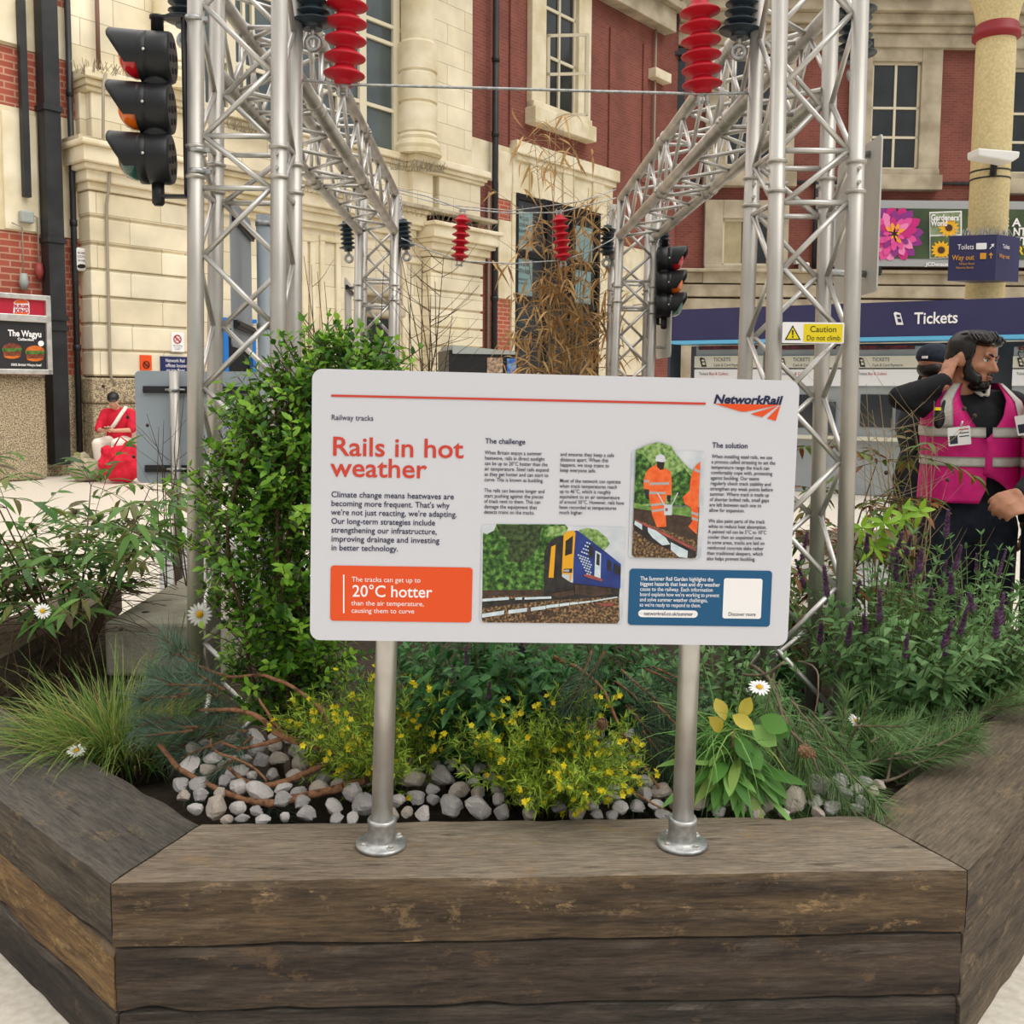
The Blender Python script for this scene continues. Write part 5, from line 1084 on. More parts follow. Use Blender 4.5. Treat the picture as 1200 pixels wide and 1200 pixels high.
LM = {
 'nandina': leafmat('nandina_leaf', ('3d6230', '52803c', '659644', '79a850', '868c4c', '5f4c32'), .38, .35),
 'box': leafmat('privet_leaf', ('2f531d', '446f27', '5a8a2a', '74a633', '92bb45'), .35, .35),
 'boxtip': leafmat('privet_tip_leaf', ('79ab36', '93c242', 'a9d052'), .4, .4),
 'grass': leafmat('grass_blade', ('4f7434', '658c40', '7fa04c', '9db05a', 'b0ae64', '769a48'), .5, .35),
 'drygrass': leafmat('dry_grass_blade', ('a8965a', 'bda866', '877648', '97844e'), .7),
 'pine': leafmat('pine_needle', ('385243', '4a6654', '5d7a66', '769079', '41594a'), .45, .25),
 'pine2': leafmat('green_pine_needle', ('45643a', '587a46', '6d9054', '88a664', '4d6e40'), .45, .25),
 'pinedark': leafmat('dark_pine_needle', ('2a4230', '36503c', '48654c', '64805f'), .45, .25),
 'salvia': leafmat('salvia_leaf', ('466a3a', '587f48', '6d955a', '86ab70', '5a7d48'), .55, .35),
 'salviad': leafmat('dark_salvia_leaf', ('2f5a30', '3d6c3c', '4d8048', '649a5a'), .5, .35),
 'yellowleaf': leafmat('feathery_leaf', ('6a8a2c', '86a438', 'a2bc42', 'b8cc50'), .5, .35),
 'bundle': leafmat('long_green_leaf', ('54863c', '689c4a', '7cb058', '92c068', 'a0b05a'), .42, .35),
 'lime': leafmat('lime_leaf', ('8fbd35', 'a3cc42', '7cab30'), .4, .4),
 'bamboo': leafmat('dry_bamboo_leaf', ('c29c66', 'd8b47a', 'a98250', 'caa46c', '96744a'), .7, .25),
 'bronze': leafmat('bronze_leaf', ('7a4a24', '8a5a2c', '5f6a2c', '4f7030', '6f8a3a'), .4),
 'petal': M('white_petal', 'f2f0ec', rough=.6), 'disc': M('daisy_centre', 'd9a514', rough=.7), 'yflower': leafmat('yellow_petal', ('e6cf1a', 'f0de2a', 'd8b810'), .5),
 'purple': leafmat('purple_calyx', ('5f3f60', '76507a', '8a648c', '523656', '6f5068'), .6)}
MT['stemgreen'] = M('green_stem', '5b7037', rough=.6); MT['stembrown'] = M('brown_stem', '5a4632', '3f3024', scale=30, rough=.8); MT['bark'] = M('reddish_pine_bark', '7a553c', '4f3626', scale=40, rough=.85, bump=.5, c3='94684a'); MT['barkgrey'] = M('grey_twig', '7a6c58', '5a4e40', scale=40, rough=.85); MT['straw'] = M('straw_stem', 'a8946e', '8b7857', scale=20, rough=.8)
MT['pot'] = M('dark_blue_plastic_pot', '1c2433', rough=.45); MT['deadpurple'] = M('dry_seedhead', '4a3a34', rough=.9)
# nandina: arching stems with feathery compound leaves
def nandina(base, stems, H, spread, leafL, leafW, mat, label, name='nandina_shrub', seed=1, zmin=0, lean=V((0, 0, 0))):
    RN.seed(seed); o = plant(name, base, label, 'shrub'); ls = MB(); st = MB()
    for k in range(stems):
        a = 2 * math.pi * k / stems + RN.uniform(-.4, .4); out = V((math.cos(a), math.sin(a), 0)); hh = H * RN.uniform(.45, 1)
        d = V((0, 0, 1)) + out * RN.uniform(.15, spread) + lean; pts = path(V(base) + out * .04, d, hh, 5, out * .25 + V((0, 0, -.1))); st.tube(pts, [.006, .005, .0045, .004, .003, .002], 6, False)
        for j in range(2, 6):
            for _ in range(4):
                ro = (out * .6 + rv(1)); ro.z = RN.uniform(-.2, .6); r = path(pts[j], ro, RN.uniform(.5, 1) * leafL * 3.2, 4, V((0, 0, -.5))); st.tube(r, .0013, 4, False)
                for q in range(1, 5):
                    if r[q].z < zmin + (.2 if r[q].x > -1.58 and r[q].y > 3.4 and zmin else 0): continue
                    dd = (r[q] - r[q - 1]).normalized(); sd_ = dd.cross(zz)
                    sd_ = sd_.normalized() if sd_.length > .01 else V((1, 0, 0))
                    for s_ in (-1, 1):
                        leaf(ls, r[q], dd * .7 + sd_ * s_ * .8 + rv(.25) + V((0, 0, -.15)), zz + rv(.35), leafL * RN.uniform(.7, 1.15), leafW * RN.uniform(.8, 1.1), RN.uniform(.1, .5), 4, .18, .38)
                if r[4].z > zmin + (.2 if r[4].x > -1.58 and zmin else 0): leaf(ls, r[4], (r[4] - r[3]) + rv(.01), zz + rv(.3), leafL * RN.uniform(.9, 1.2), leafW, .35, 4, .18, .38)
    st.build('stems', MT['stembrown'], o); ls.build('foliage', mat, o); return o
b = atY(88, 752, 3.9); nandina(V((b.x, b.y, .27)), 17, 1.10, .60, .112, .027, LM['nandina'], 'bushy green shrub with long pointed leaves left of the concrete block', seed=4, zmin=.57)
b = atY(950, 700, 3.75); nandina(V((b.x, b.y, .27)), 8, 1.0, .35, .075, .02, LM['bronze'], 'bronze and green leafy shrub behind the right tower', seed=8)
b = atY(1020, 700, 3.6); o = plant('maple_sprig', V((b.x, b.y, .27)), 'sprig of bright lime green leaves above the purple flowers', 'plant'); RN.seed(5); st = MB(); ls = MB()
for px, py in ((1010, 618), (1035, 612), (1058, 604), (1078, 598), (1042, 632), (1024, 640)):
    t = atY(px, py, 3.35); st.tube([V((b.x, b.y, .27)), lerp(V((b.x, b.y, .27)), t, .6) + V((0, 0, .05)), t], [.004, .003, .0015], 5, False)
    for i in range(6): leaf(ls, t, V((math.cos(i * 1.05 + px), RN.uniform(-.5, .3), math.sin(i * 1.05 + px) * .6 - .1)), V((0, -1, .6)), RN.uniform(.05, .075), .02, .2, 4, .15, .4)
st.build('stems', MT['stemgreen'], o); ls.build('foliage', LM['lime'], o)
# privet: column of small leaves
def privet(spine, label, seed=2):
    RN.seed(seed); b = spine[0][0]; o = plant('privet_shrub', V((b.x, b.y, .27)), label, 'shrub'); ls = MB(); tp_ = MB(); st = MB()
    for k in range(6):
        off = V((RN.uniform(-.05, .05), RN.uniform(-.05, .05), 0)); pts = [V((b.x, b.y, .27)) + off * .3] + [p + off * (r / .1) for p, r, _ in spine[1:8]]; st.tube(pts, [.008] + [.005] * (len(pts) - 2) + [.0015], 6, False)
    for p, r, n in spine:
        for k in range(int(n * 2.6)):
            u = rv(1)
            while u.length > 1 or u.length < .35: u = rv(1)
            u = V((u.x, u.y * .8, u.z)); s0 = p + u * r * .70; d = V((u.x, u.y, abs(u.z) * .5 + .55)) + rv(.5); L = RN.uniform(.07, .15); tw = path(s0, d, L, 5, V((0, 0, .2))); st.tube(tw, .0014, 3, False)
            tip = u.length > .8 and RN.random() < .5
            for j in range(1, 6):
                dd = (tw[j] - tw[j - 1]).normalized(); a0 = RN.uniform(0, 6.28); e1 = dd.orthogonal().normalized(); e2 = dd.cross(e1)
                for s_ in (0, math.pi):
                    ld = (e1 * math.cos(a0 + s_) + e2 * math.sin(a0 + s_)) * .9 + dd * .55
                    leaf(tp_ if tip and j > 2 else ls, tw[j], ld, dd + zz * .5, RN.uniform(.022, .034), RN.uniform(.013, .018), .15, 2 if False else 3, .2, .45)
            leaf(tp_ if tip else ls, tw[5], dd, zz + rv(.6), .026, .012, .1, 3, .2, .45)
    st.build('stems', MT['stembrown'], o); ls.build('foliage', LM['box'], o); tp_.build('young_foliage', LM['boxtip'], o); return o
SP = lambda px, py, Y, r, n: (atY(px, py, Y), r, n)
privet([SP(345, 830, 2.72, .13, 34), SP(335, 770, 2.7, .19, 46), SP(340, 720, 2.68, .22, 52), SP(325, 660, 2.66, .24, 58), SP(325, 600, 2.65, .24, 60), SP(335, 550, 2.64, .22, 56), SP(342, 510, 2.64, .18, 44), SP(375, 468, 2.62, .13, 26), SP(415, 455, 2.62, .11, 20), SP(362, 440, 2.62, .05, 3), SP(402, 425, 2.62, .05, 3), SP(430, 425, 2.62, .04, 2)], 'tall bushy green privet beside and behind the left end of the board')
# grass clump
RN.seed(3); b = atY(128, 884, 2.80); GB = V((b.x, b.y, .36)); o = plant('grass_clump', V((b.x, b.y, .29)), 'clump of long arching grass at the left beside the concrete block', 'grass'); gb = MB(); db = MB()
for i in range(1900):
    a = RN.uniform(0, 6.28); rr = RN.uniform(0, .15); p = GB + V((math.cos(a) * rr * 1.35, math.sin(a) * rr * .8, RN.uniform(-.05, .03))); d = V((math.cos(a) * RN.uniform(.1, 1.2), math.sin(a) * RN.uniform(.1, .9), RN.uniform(.6, 1.1))) + V((-.12, -.1, 0))
    dry = RN.random() < .12; blade(db if dry else gb, p, d, RN.uniform(.14, .37) * (.75 if dry else 1), RN.uniform(.003, .0056), RN.uniform(.5, 2.2), 5)
gb.build('blades', LM['grass'], o); db.build('dry_blades', LM['drygrass'], o)
mb = MB(); mb.ball(GB - V((0, 0, .05)), .15, 20, 10, (1.2, .8, .55)); mb.build('root_mass', MT['soil'], o)
# pine branches
def pine(name, label, limbs, shoots, mat, nl=.075, dens=1.0, seed=1, bark='bark', wd_=.0017, cones=()):
    RN.seed(seed); o = plant('pine_branch', limbs[0][0][0], label, 'pine branch'); w = MB(); nb = MB()
    for pts, r0_, r1_ in limbs:
        sm = []
        for i in range(len(pts) - 1):                    # smooth the limb (Catmull-Rom)
            p0, p1, p2, p3 = pts[max(i - 1, 0)], pts[i], pts[i + 1], pts[min(i + 2, len(pts) - 1)]
            for t in (0, .25, .5, .75): sm.append(.5 * ((2 * p1) + (p2 - p0) * t + (2 * p0 - 5 * p1 + 4 * p2 - p3) * t * t + (3 * p1 - p0 - 3 * p2 + p3) * t ** 3))
        sm.append(pts[-1]); n = len(sm); w.tube([p + rv(.0018) for p in sm], [lerp(r0_, r1_, i / (n - 1)) * RN.uniform(.9, 1.12) for i in range(n)], 9)
    for p, d, L in shoots:
        sh = path(p, d, L, 8, V((0, 0, -.12)), .5); w.tube(sh, [.0035] * 4 + [.0028] * 4 + [.002], 5, False)
        cnt = int(L * 900 * dens)
        for i in range(cnt):
            t = RN.random() ** .8 * 7.99; k = int(t); q = lerp(sh[k], sh[k + 1], t - k); dd = (sh[k + 1] - sh[k]).normalized(); a = RN.uniform(0, 6.28); e1 = dd.orthogonal().normalized(); e2 = dd.cross(e1)
            ld = (e1 * math.cos(a) + e2 * math.sin(a)) * RN.uniform(.45, .95) + dd * RN.uniform(.5, 1.0)
            blade(nb, q, ld, nl * RN.uniform(.7, 1.15), wd_, RN.uniform(0, .5), 2)
    w.build('limbs', MT[bark], o); nb.build('needles', LM[mat], o)
    for c, ax, s in cones: pine_cone(c, ax, s, o)
    return o
def pine_cone(c, ax, s, par):
    mb = MB(); ax = V(ax).normalized(); e1 = ax.orthogonal().normalized(); e2 = ax.cross(e1)
    mb.lathe([(s * .1, 0), (s * .36, s * .25), (s * .4, s * .55), (s * .25, s * 1.0), (s * .05, s * 1.2)], c, ax, 12)
    for i in range(44):
        t = (i + .5) / 44; a = i * 2.39996; r = s * .42 * math.sin(math.pi * (.15 + .8 * t)); h = s * 1.15 * t; u = e1 * math.cos(a) + e2 * math.sin(a); v_ = ax.cross(u); p = c + ax * h + u * r
        k = s * .13; mb.add([p - v_ * k - ax * k * .4, p + v_ * k - ax * k * .4, p + v_ * k * .7 + ax * k * .9 + u * k * .3, p - v_ * k * .7 + ax * k * .9 + u * k * .3, p + u * k * .9 + ax * k * .5], [(0, 1, 4), (1, 2, 4), (2, 3, 4), (3, 0, 4)])
    MT.setdefault('cone', M('pine_cone_scale', '6e5238', '94755a', scale=60, rough=.85)); mb.build('pine_cone', MT['cone'], par)
A = atY
limbs = [([A(402, 922, 2.36), A(350, 935, 2.34), A(317, 942, 2.32), A(287, 937, 2.34), A(250, 923, 2.38), A(213, 903, 2.42), A(187, 873, 2.46)], .0105, .006),
 ([A(402, 922, 2.36), A(450, 905, 2.42), A(420, 900, 2.45)], .0105, .008),
 ([A(480, 900, 2.45), A(400, 882, 2.42), A(333, 863, 2.42), A(303, 840, 2.45), A(277, 833, 2.47), A(230, 832, 2.5)], .0115, .004),
 ([A(333, 864, 2.42), A(287, 877, 2.42), A(262, 870, 2.4)], .006, .003), ([A(400, 884, 2.42), A(350, 910, 2.40), A(310, 920, 2.38), A(283, 913, 2.4), A(267, 897, 2.42)], .009, .004),
 ([A(247, 866, 2.4), A(253, 880, 2.38), A(293, 897, 2.37), A(313, 915, 2.36)], .003, .003), ([A(233, 780, 2.6), A(267, 793, 2.58), A(310, 792, 2.5), A(350, 810, 2.47), A(377, 833, 2.45), A(388, 860, 2.43)], .003, .006), ([A(303, 818, 2.46), A(320, 845, 2.44), A(333, 860, 2.42)], .003, .005)]
sh = []
RN.seed(21)
for px, py, dx, dz, L in ((262, 800, -.2, .8, .2), (240, 790, -.6, .6, .2), (225, 800, -.8, .3, .2), (255, 835, -.7, .1, .2), (250, 850, -.8, -.3, .18), (285, 870, -.4, -.4, .18), (300, 850, -.1, .2, .14), (310, 890, -.2, -.3, .12), (270, 880, -.6, -.5, .18), (225, 840, -1, .1, .18), (280, 820, -.3, .5, .16), (215, 790, -.5, .9, .14), (340, 935, .2, -.2, .1), (300, 905, .2, -.1, .12), (235, 760, -.3, 1, .16), (200, 830, -.5, .2, .12)):
    for q in range(3): sh.append((A(px + RN.uniform(-14, 14), py + 12 + RN.uniform(-8, 8), RN.uniform(2.42, 2.62)), V((dx, RN.uniform(-.6, .1), dz * .45 - .1)), L * .62))
pine('a', 'pine branch with curved bare limbs lying on the stones left of the sign post', limbs, sh, 'pine', .075, 1.25, 3)
RN.seed(22); sh = []
for px, py, dx, dz, L in ((700, 770, -.2, -.4, .2), (720, 790, .5, -.4, .2), (760, 790, .6, -.2, .16), (690, 800, -.3, -.6, .2), (740, 820, .6, -.5, .2), (700, 850, -.2, -.7, .18), (745, 860, .5, -.6, .18), (720, 890, .3, -.6, .2), (755, 905, .6, -.4, .16), (770, 940, .4, -.4, .12), (735, 930, .4, -.4, .16), (670, 790, -.4, -.3, .18), (590, 900, -.1, -.7, .12), (600, 920, .2, -.7, .1), (770, 830, .5, -.4, .14)):
    for q in range(2): sh.append((A(px + RN.uniform(-10, 10), py + RN.uniform(-10, 10), RN.uniform(2.36, 2.6)), V((dx, RN.uniform(-.7, .1), dz)), L))
pine('b', 'dark pine branch with a brown cone between yellow flowers and right sign post', [([A(650, 770, 2.6), A(700, 800, 2.5), A(730, 860, 2.42), A(790, 950, 2.36)], .006, .003), ([A(690, 905, 2.36), A(735, 925, 2.34), A(790, 955, 2.3)], .0035, .002)], sh, 'pinedark', .08, 1.2, 4, cones=((A(707, 852, 2.34), (-.2, -.6, .6), .030),))
RN.seed(23); sh = []
for px, py, dx, dz, L in ((905, 790, -.3, -.8, .22), (880, 830, .0, -.9, .2), (905, 850, .1, -.9, .22), (925, 850, .3, -.8, .22), (940, 870, .4, -.7, .22), (960, 880, .6, -.6, .2), (930, 900, .2, -.9, .2), (900, 900, -.1, -.9, .18), (960, 920, .5, -.7, .16), (985, 930, .5, -.5, .14), (885, 880, -.2, -.9, .18), (950, 840, .4, -.4, .18), (975, 900, .6, -.5, .16), (870, 850, -.3, -.6, .14), (920, 820, .3, -.6, .18), (1000, 850, .4, .1, .12)):
    for q in range(2): sh.append((A(px + RN.uniform(-10, 10), py + RN.uniform(-8, 8), RN.uniform(2.36, 2.62)), V((dx, RN.uniform(-.6, .0), dz)), L))
pine('c', 'green pine branch drooping over the timber right of the right sign post', [([A(880, 780, 2.65), A(905, 800, 2.52), A(922, 850, 2.38), A(948, 880, 2.36), A(960, 905, 2.34)], .005, .003), ([A(905, 800, 2.52), A(918, 840, 2.45), A(905, 860, 2.4)], .003, .002), ([A(935, 775, 2.6), A(957, 785, 2.5), A(958, 820, 2.46), A(955, 835, 2.45)], .0025, .002), ([A(928, 822, 2.45), A(950, 850, 2.42), A(965, 870, 2.4)], .0025, .002), ([A(870, 790, 2.6), A(895, 790, 2.5), A(920, 775, 2.5)], .004, .003)], sh, 'pine2', .085, 1.15, 5, 'barkgrey', cones=((A(935, 878, 2.30), (.9, -.3, -.2), .034),))
RN.seed(24); sh = []
for px, py, dx, dz, L in ((1010, 900, .8, .1, .2), (1040, 890, .9, .1, .2), (1070, 895, .9, .2, .2), (1020, 870, .5, .2, .18), (1050, 920, .8, .0, .18), (1090, 880, .8, .3, .14), (1000, 905, .3, .3, .16), (1070, 870, .7, .3, .16), (985, 880, .1, .5, .16), (1030, 935, .6, -.1, .12)):
    sh.append((A(px, py, RN.uniform(2.5, 2.7) if px < 1120 else 3.0), V((dx, RN.uniform(-.3, .3), dz)), L)); sh.append((A(px + 8, py - 6, RN.uniform(2.5, 2.75) if px < 1120 else 3.05), V((dx, RN.uniform(-.3, .4), dz)), L))
pine('d', 'low pine sprig along the timber edge under the purple salvia', [([A(995, 912, 2.5), A(1040, 915, 2.52), A(1090, 890, 2.6), A(1125, 875, 2.66)], .005, .002), ([A(1040, 915, 2.52), A(1044, 895, 2.55), A(1045, 870, 2.6)], .004, .002)], sh, 'pine2', .075, 1.2, 6, 'barkgrey')
RN.seed(25); sh = [(A(1150, 838, 3.0), V((.6, -.1, .3)), .15), (A(1158, 834, 3.03), V((.6, .1, .25)), .15), (A(1146, 836, 2.98), V((.4, -.2, .4)), .14), (A(1165, 828, 3.0), V((.7, -.1, .1)), .12)]
pine('e', 'small pine sprig at the far right under the purple-tipped salvia', [([A(1140, 842, 2.98), A(1152, 836, 3.0), A(1168, 826, 3.02)], .005, .002)], sh, 'pine2', .07, 1.2, 9, 'barkgrey')
# salvia and yellow flowers
def herb(base, n, H, spread, leafL, leafW, mat, label, name, seed, spikes=0, spk=(.07, .012), smat='purple', pot=None, lean=V((0, 0, 0)), pairs=9, cat='plant'):
    RN.seed(seed); o = plant(name, base, label, cat); ls = MB(); st = MB()
    for k in range(n):
        a = RN.uniform(0, 6.28); rr = math.sqrt(RN.random()); out = V((math.cos(a) * rr, math.sin(a) * rr, 0)); d = V((0, 0, 1)) + out * spread + lean; hh = H * RN.uniform(.6, 1) * (1 - .25 * rr)
        pts = path(V(base) + out * spread * .12, d, hh, 6, out * .3 + V((0, 0, .1)), .3); st.tube(pts, [.003, .0028, .0026, .0023, .002, .0016, .001], 5, False)
        for j in range(pairs):
            t = .6 + (j + RN.random() * .6) / pairs * 5.35; i_ = min(int(t), 5); p = lerp(pts[i_], pts[i_ + 1], t - i_); dd = (pts[i_ + 1] - pts[i_]).normalized(); e1 = dd.orthogonal().normalized(); e2 = dd.cross(e1); a0 = j * 1.57 + RN.uniform(-.4, .4); sc = (1.15 - .09 * t) * RN.uniform(.7, 1.15)
            for s_ in (0, math.pi):
                leaf(ls, p, (e1 * math.cos(a0 + s_) + e2 * math.sin(a0 + s_)) + dd * .55 + rv(.2), dd + zz * .4, leafL * sc, leafW * sc, RN.uniform(.15, .5), 4, .22, .38)
        for i in range(4): leaf(ls, pts[6], dd + rv(.9), zz, leafL * .5, leafW * .5, .2, 3)
        if k < spikes:
            tip = pts[6]; dd = (V((0, 0, 1)) + rv(.25)).normalized(); L_, r_ = spk[0] * RN.uniform(.7, 1.2), spk[1]
            st.tube([tip, tip + dd * L_], .0015, 4, False); fl = MB()
            for i in range(46):
                t = i / 46; a = i * 2.4; e1 = dd.orthogonal().normalized(); e2 = dd.cross(e1); u = e1 * math.cos(a) + e2 * math.sin(a); leaf(fl, tip + dd * L_ * t, u + dd * .9, dd, r_ * (1.2 - .75 * t), r_ * .6, -.2, 3, .3, .5)
            fl.build('flower_spike', LM[smat], o)
    st.build('stems', MT['stemgreen'], o); ls.build('foliage', LM[mat], o)
    if pot:
        mb = MB(); r, h = pot; q = V(base) - V((0, 0, h)); mb.lathe([(r * .78, 0), (r * .95, h * .85), (r * 1.06, h * .86), (r * 1.08, h), (r * .98, h), (r * .95, h * .9), (0, h * .88)], q, zz, 28); mb.build('pot', MT['pot'], o)
    return o
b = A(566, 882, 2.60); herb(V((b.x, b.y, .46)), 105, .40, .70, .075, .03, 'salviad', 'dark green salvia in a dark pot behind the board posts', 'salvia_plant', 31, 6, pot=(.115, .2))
b = A(840, 870, 2.72); herb(V((b.x, b.y, .34)), 80, .46, .55, .06, .024, 'salvia', 'fresh green salvia behind the right sign post', 'salvia_plant', 32)
b = A(1040, 850, 3.0); herb(V((b.x, b.y, .36)), 96, .70, .62, .066, .027, 'salvia', 'big salvia with purple flower spikes right of the right tower', 'salvia_plant', 33, 30, (.095, .019), lean=V((.06, 0, 0)))
b = A(1135, 800, 3.35); herb(V((b.x, b.y, .34)), 96, .72, .62, .06, .02, 'salvia', 'purple-tipped salvia at the far right in front of the dark trousers', 'salvia_plant', 34, 18, (.085, .013))
b = A(990, 900, 2.75); herb(V((b.x, b.y, .30)), 26, .26, .7, .075, .028, 'salvia', 'low broad-leaved green plant at the foot of the outer tower pole', 'leafy_plant', 35, lean=V((.3, 0, 0)))
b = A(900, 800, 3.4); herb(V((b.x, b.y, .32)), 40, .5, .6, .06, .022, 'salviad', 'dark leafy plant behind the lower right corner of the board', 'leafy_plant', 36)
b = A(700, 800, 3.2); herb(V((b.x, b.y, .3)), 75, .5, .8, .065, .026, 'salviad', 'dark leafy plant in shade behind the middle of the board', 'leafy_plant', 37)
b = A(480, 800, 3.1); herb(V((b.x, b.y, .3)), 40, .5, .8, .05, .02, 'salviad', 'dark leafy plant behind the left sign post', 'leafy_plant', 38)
def yellow(base, n, H, spread, label, seed, lean):
    RN.seed(seed); o = plant('yellow_flower_plant', base, label, 'flowering plant'); ls = MB(); st = MB(); fl = MB()
    for k in range(n):
        a = RN.uniform(0, 6.28); rr = math.sqrt(RN.random()); out = V((math.cos(a) * rr, math.sin(a) * rr, 0)); hh = H * RN.uniform(.55, 1); pts = path(V(base) + out * .05, V((0, 0, 1)) + out * spread + lean * RN.random(), hh, 6, out * .5 + V((0, 0, -.5 * rr)) + lean * .5, .6); st.tube(pts, [.002] * 4 + [.0014] * 3, 4, False)
        for j in range(2, 7):
            for _ in range(3):
                tw = path(pts[j], (pts[j] - pts[j - 1]).normalized() + rv(1.1), RN.uniform(.03, .07), 3, V((0, 0, .4))); st.tube(tw, .001, 3, False)
                for q in range(1, 4):
                    for _ in range(5): blade(ls, tw[q], (tw[q] - tw[q - 1]).normalized() + rv(1), RN.uniform(.014, .03), .0036, .4, 2)
                if RN.random() < .26:
                    c = tw[3]
                    for f in range(RN.choice((1, 2, 3))):
                        cc = c + rv(.007); nn = (V((0, -.6, .6)) + rv(.6)).normalized(); e1 = nn.orthogonal().normalized(); e2 = nn.cross(e1)
                        for i in range(5): leaf(fl, cc, e1 * math.cos(i * 1.257) + e2 * math.sin(i * 1.257) + nn * .4, nn, .0085, .006, .1, 3, .1, .6)
    st.build('stems', MT['stemgreen'], o); ls.build('foliage', LM['yellowleaf'], o); fl.build('blossoms', LM['yflower'], o); return o
b = A(455, 910, 2.48); yellow(V((b.x, b.y, .36)), 58, .34, .55, 'feathery plant with yellow flowers behind the left sign post', 41, V((-.15, 0, 0)))
b = A(640, 920, 2.40); yellow(V((b.x, b.y, .38)), 62, .30, .5, 'feathery plant with yellow flowers spilling over the timber at centre', 42, V((.1, -.35, -.1)))
# drooping bundle of long leaves and broad leaves
RN.seed(51); b = A(860, 870, 2.42); B0 = V((b.x, b.y, .53)); o = plant('uprooted_leafy_plant', V((b.x, b.y, .3)), 'pulled-up plant with long drooping leaves beside the right sign post', 'plant'); ls = MB(); st = MB(); fade = MB()
for px, py, L, w in ((800, 960, .2, .03), (815, 950, .22, .035), (835, 955, .2, .03), (850, 950, .2, .03), (860, 965, .22, .03), (884, 980, .24, .035), (872, 925, .17, .04), (905, 950, .2, .03), (915, 945, .2, .04), (830, 930, .18, .035), (845, 900, .13, .03), (780, 870, .17, .03), (770, 910, .16, .03), (820, 905, .14, .03), (890, 985, .22, .028), (838, 970, .2, .02), (868, 985, .2, .02), (895, 930, .16, .03)):
    t = A(px, py, 2.32 if py > 925 else 2.38); s = lerp(B0 + rv(.03), t, .18); d = (t - s); st.tube([B0 + rv(.01), s], .002, 4, False); leaf(ls, s, d + V((0, -.02, .05)), V((0, -.4, 1)) + rv(.3), d.length * 1.05, w, .12, 6, .16, .5)
for k in range(26):
    t = A(RN.uniform(780, 915), RN.uniform(900, 978), 2.33); s = lerp(B0 + rv(.04), t, RN.uniform(.1, .5)); d = (t - s).normalized() * RN.uniform(.1, .17); st.tube([B0 + rv(.01), s], .0018, 4, False); leaf(ls, s, d + V((0, -.03, .05)), V((0, -.4, 1)) + rv(.5), d.length, RN.uniform(.018, .032), .15, 6, .16, .5)
for px, py, w in ((880, 850, .05), (890, 840, .05), (872, 870, .05), (862, 860, .045), (895, 860, .045)): t = A(px, py, 2.36); leaf(ls, t, V((RN.uniform(.2, .6), -.4, RN.uniform(-.5, .6))), V((0, -1, .3)), .075, w, .2, 6, .1, .55)
for px, py in ((850, 845), (858, 838), (846, 856), (866, 842)): t = A(px, py, 2.36); leaf(fade, t, rv(1) + V((0, -.3, .1)), V((0, -1, .4)), .06, .035, .4, 5, .3, .55)
for k in range(110): blade(ls, B0 + rv(.05) + V((-.02, 0, .02)), V((RN.uniform(-.9, .5), RN.uniform(-.8, .1), RN.uniform(-.2, .9))), RN.uniform(.1, .26), .005, RN.uniform(.8, 2.5), 5)
st.tube([B0 + V((-.01, -.03, .06)), B0 + V((0, -.02, .0)), B0 + V((0, 0, -.2))], [.007, .009, .006], 8); ls.build('foliage', LM['bundle'], o); st.build('stems', MT['straw'], o); fade.build('yellowed_leaves', leafmat('yellowed_leaf', ('c9b83a', 'b9a540', 'd6c85a'), .5), o)
# dry bamboo, bare shrubs, dry stalks
def canes(name, base, tops, label, cat, lv=0, mat='straw', r=.006, seed=1, branch=0, lm='bamboo', seeds=0, side=1.0, lw=.014):
    RN.seed(seed); o = plant(name, base, label, cat); st = MB(); ls = MB(); sd_ = MB()
    for t in tops:
        B1 = V(base) + V((RN.uniform(-.1, .1), RN.uniform(-.08, .08), 0)); mid = lerp(B1, t, .5) + rv(.05); pts = [B1, lerp(B1, mid, .5), mid, lerp(mid, t, .5) + rv(.03), t]; st.tube(pts, [r, r * .9, r * .75, r * .5, r * .25], 5, False)
        for k in range(branch):
            q = RN.uniform(1.2, 3.95); i_ = int(q); p = lerp(pts[i_], pts[i_ + 1], q - i_); d = V((RN.choice((-1, 1)) * side, RN.uniform(-.7, .7), RN.uniform(.2, 1.2))); tw = path(p, d, RN.uniform(.12, .4), 4, V((0, 0, -.3)) if lv else V((0, 0, .5)), .6); st.tube(tw, [r * .3, r * .28, r * .22, r * .18, r * .1], 4, False)
            for j in range(lv if q < 3 else lv // 2): leaf(ls, tw[RN.randint(1, 4)], V((RN.uniform(-1, 1), RN.uniform(-1, 1), RN.uniform(-1, .5))), zz + rv(.6), RN.uniform(.09, .17), lw, RN.uniform(.2, .9), 4, .3, .4)
            if seeds and RN.random() < seeds: sd_ = MB(); sd_.ball(tw[4], .009, 6, 4); sd_.build('seed_head', MT['deadpurple'], o)
    st.build('stems', MT[mat], o); ls.build('dry_leaves', LM[lm], o); return o
b = A(655, 600, 5.98); canes('dry_bamboo', V((b.x, b.y, .28)), [A(px, py, 5.96 + (px % 7) * .02) for px, py in ((625, 150), (640, 140), (652, 135), (660, 150), (672, 165), (690, 220), (700, 230), (612, 240), (680, 300), (660, 330), (640, 320), (672, 380), (655, 250), (705, 320))], 'tall dry bamboo with straw leaves in front of the dark doorway', 'bamboo', 6, 'straw', .006, 61, 16, lw=.015)
b = A(495, 620, 5.3); canes('bare_shrub', V((b.x, b.y, .28)), [A(px, py, 5.3) for px, py in ((470, 300), (482, 310), (495, 305), (500, 320), (510, 330), (520, 300), (488, 330), (478, 350), (505, 345), (530, 370))], 'bare twiggy shrub right of the far left tower', 'shrub', 0, 'stembrown', .0065, 62, 9)
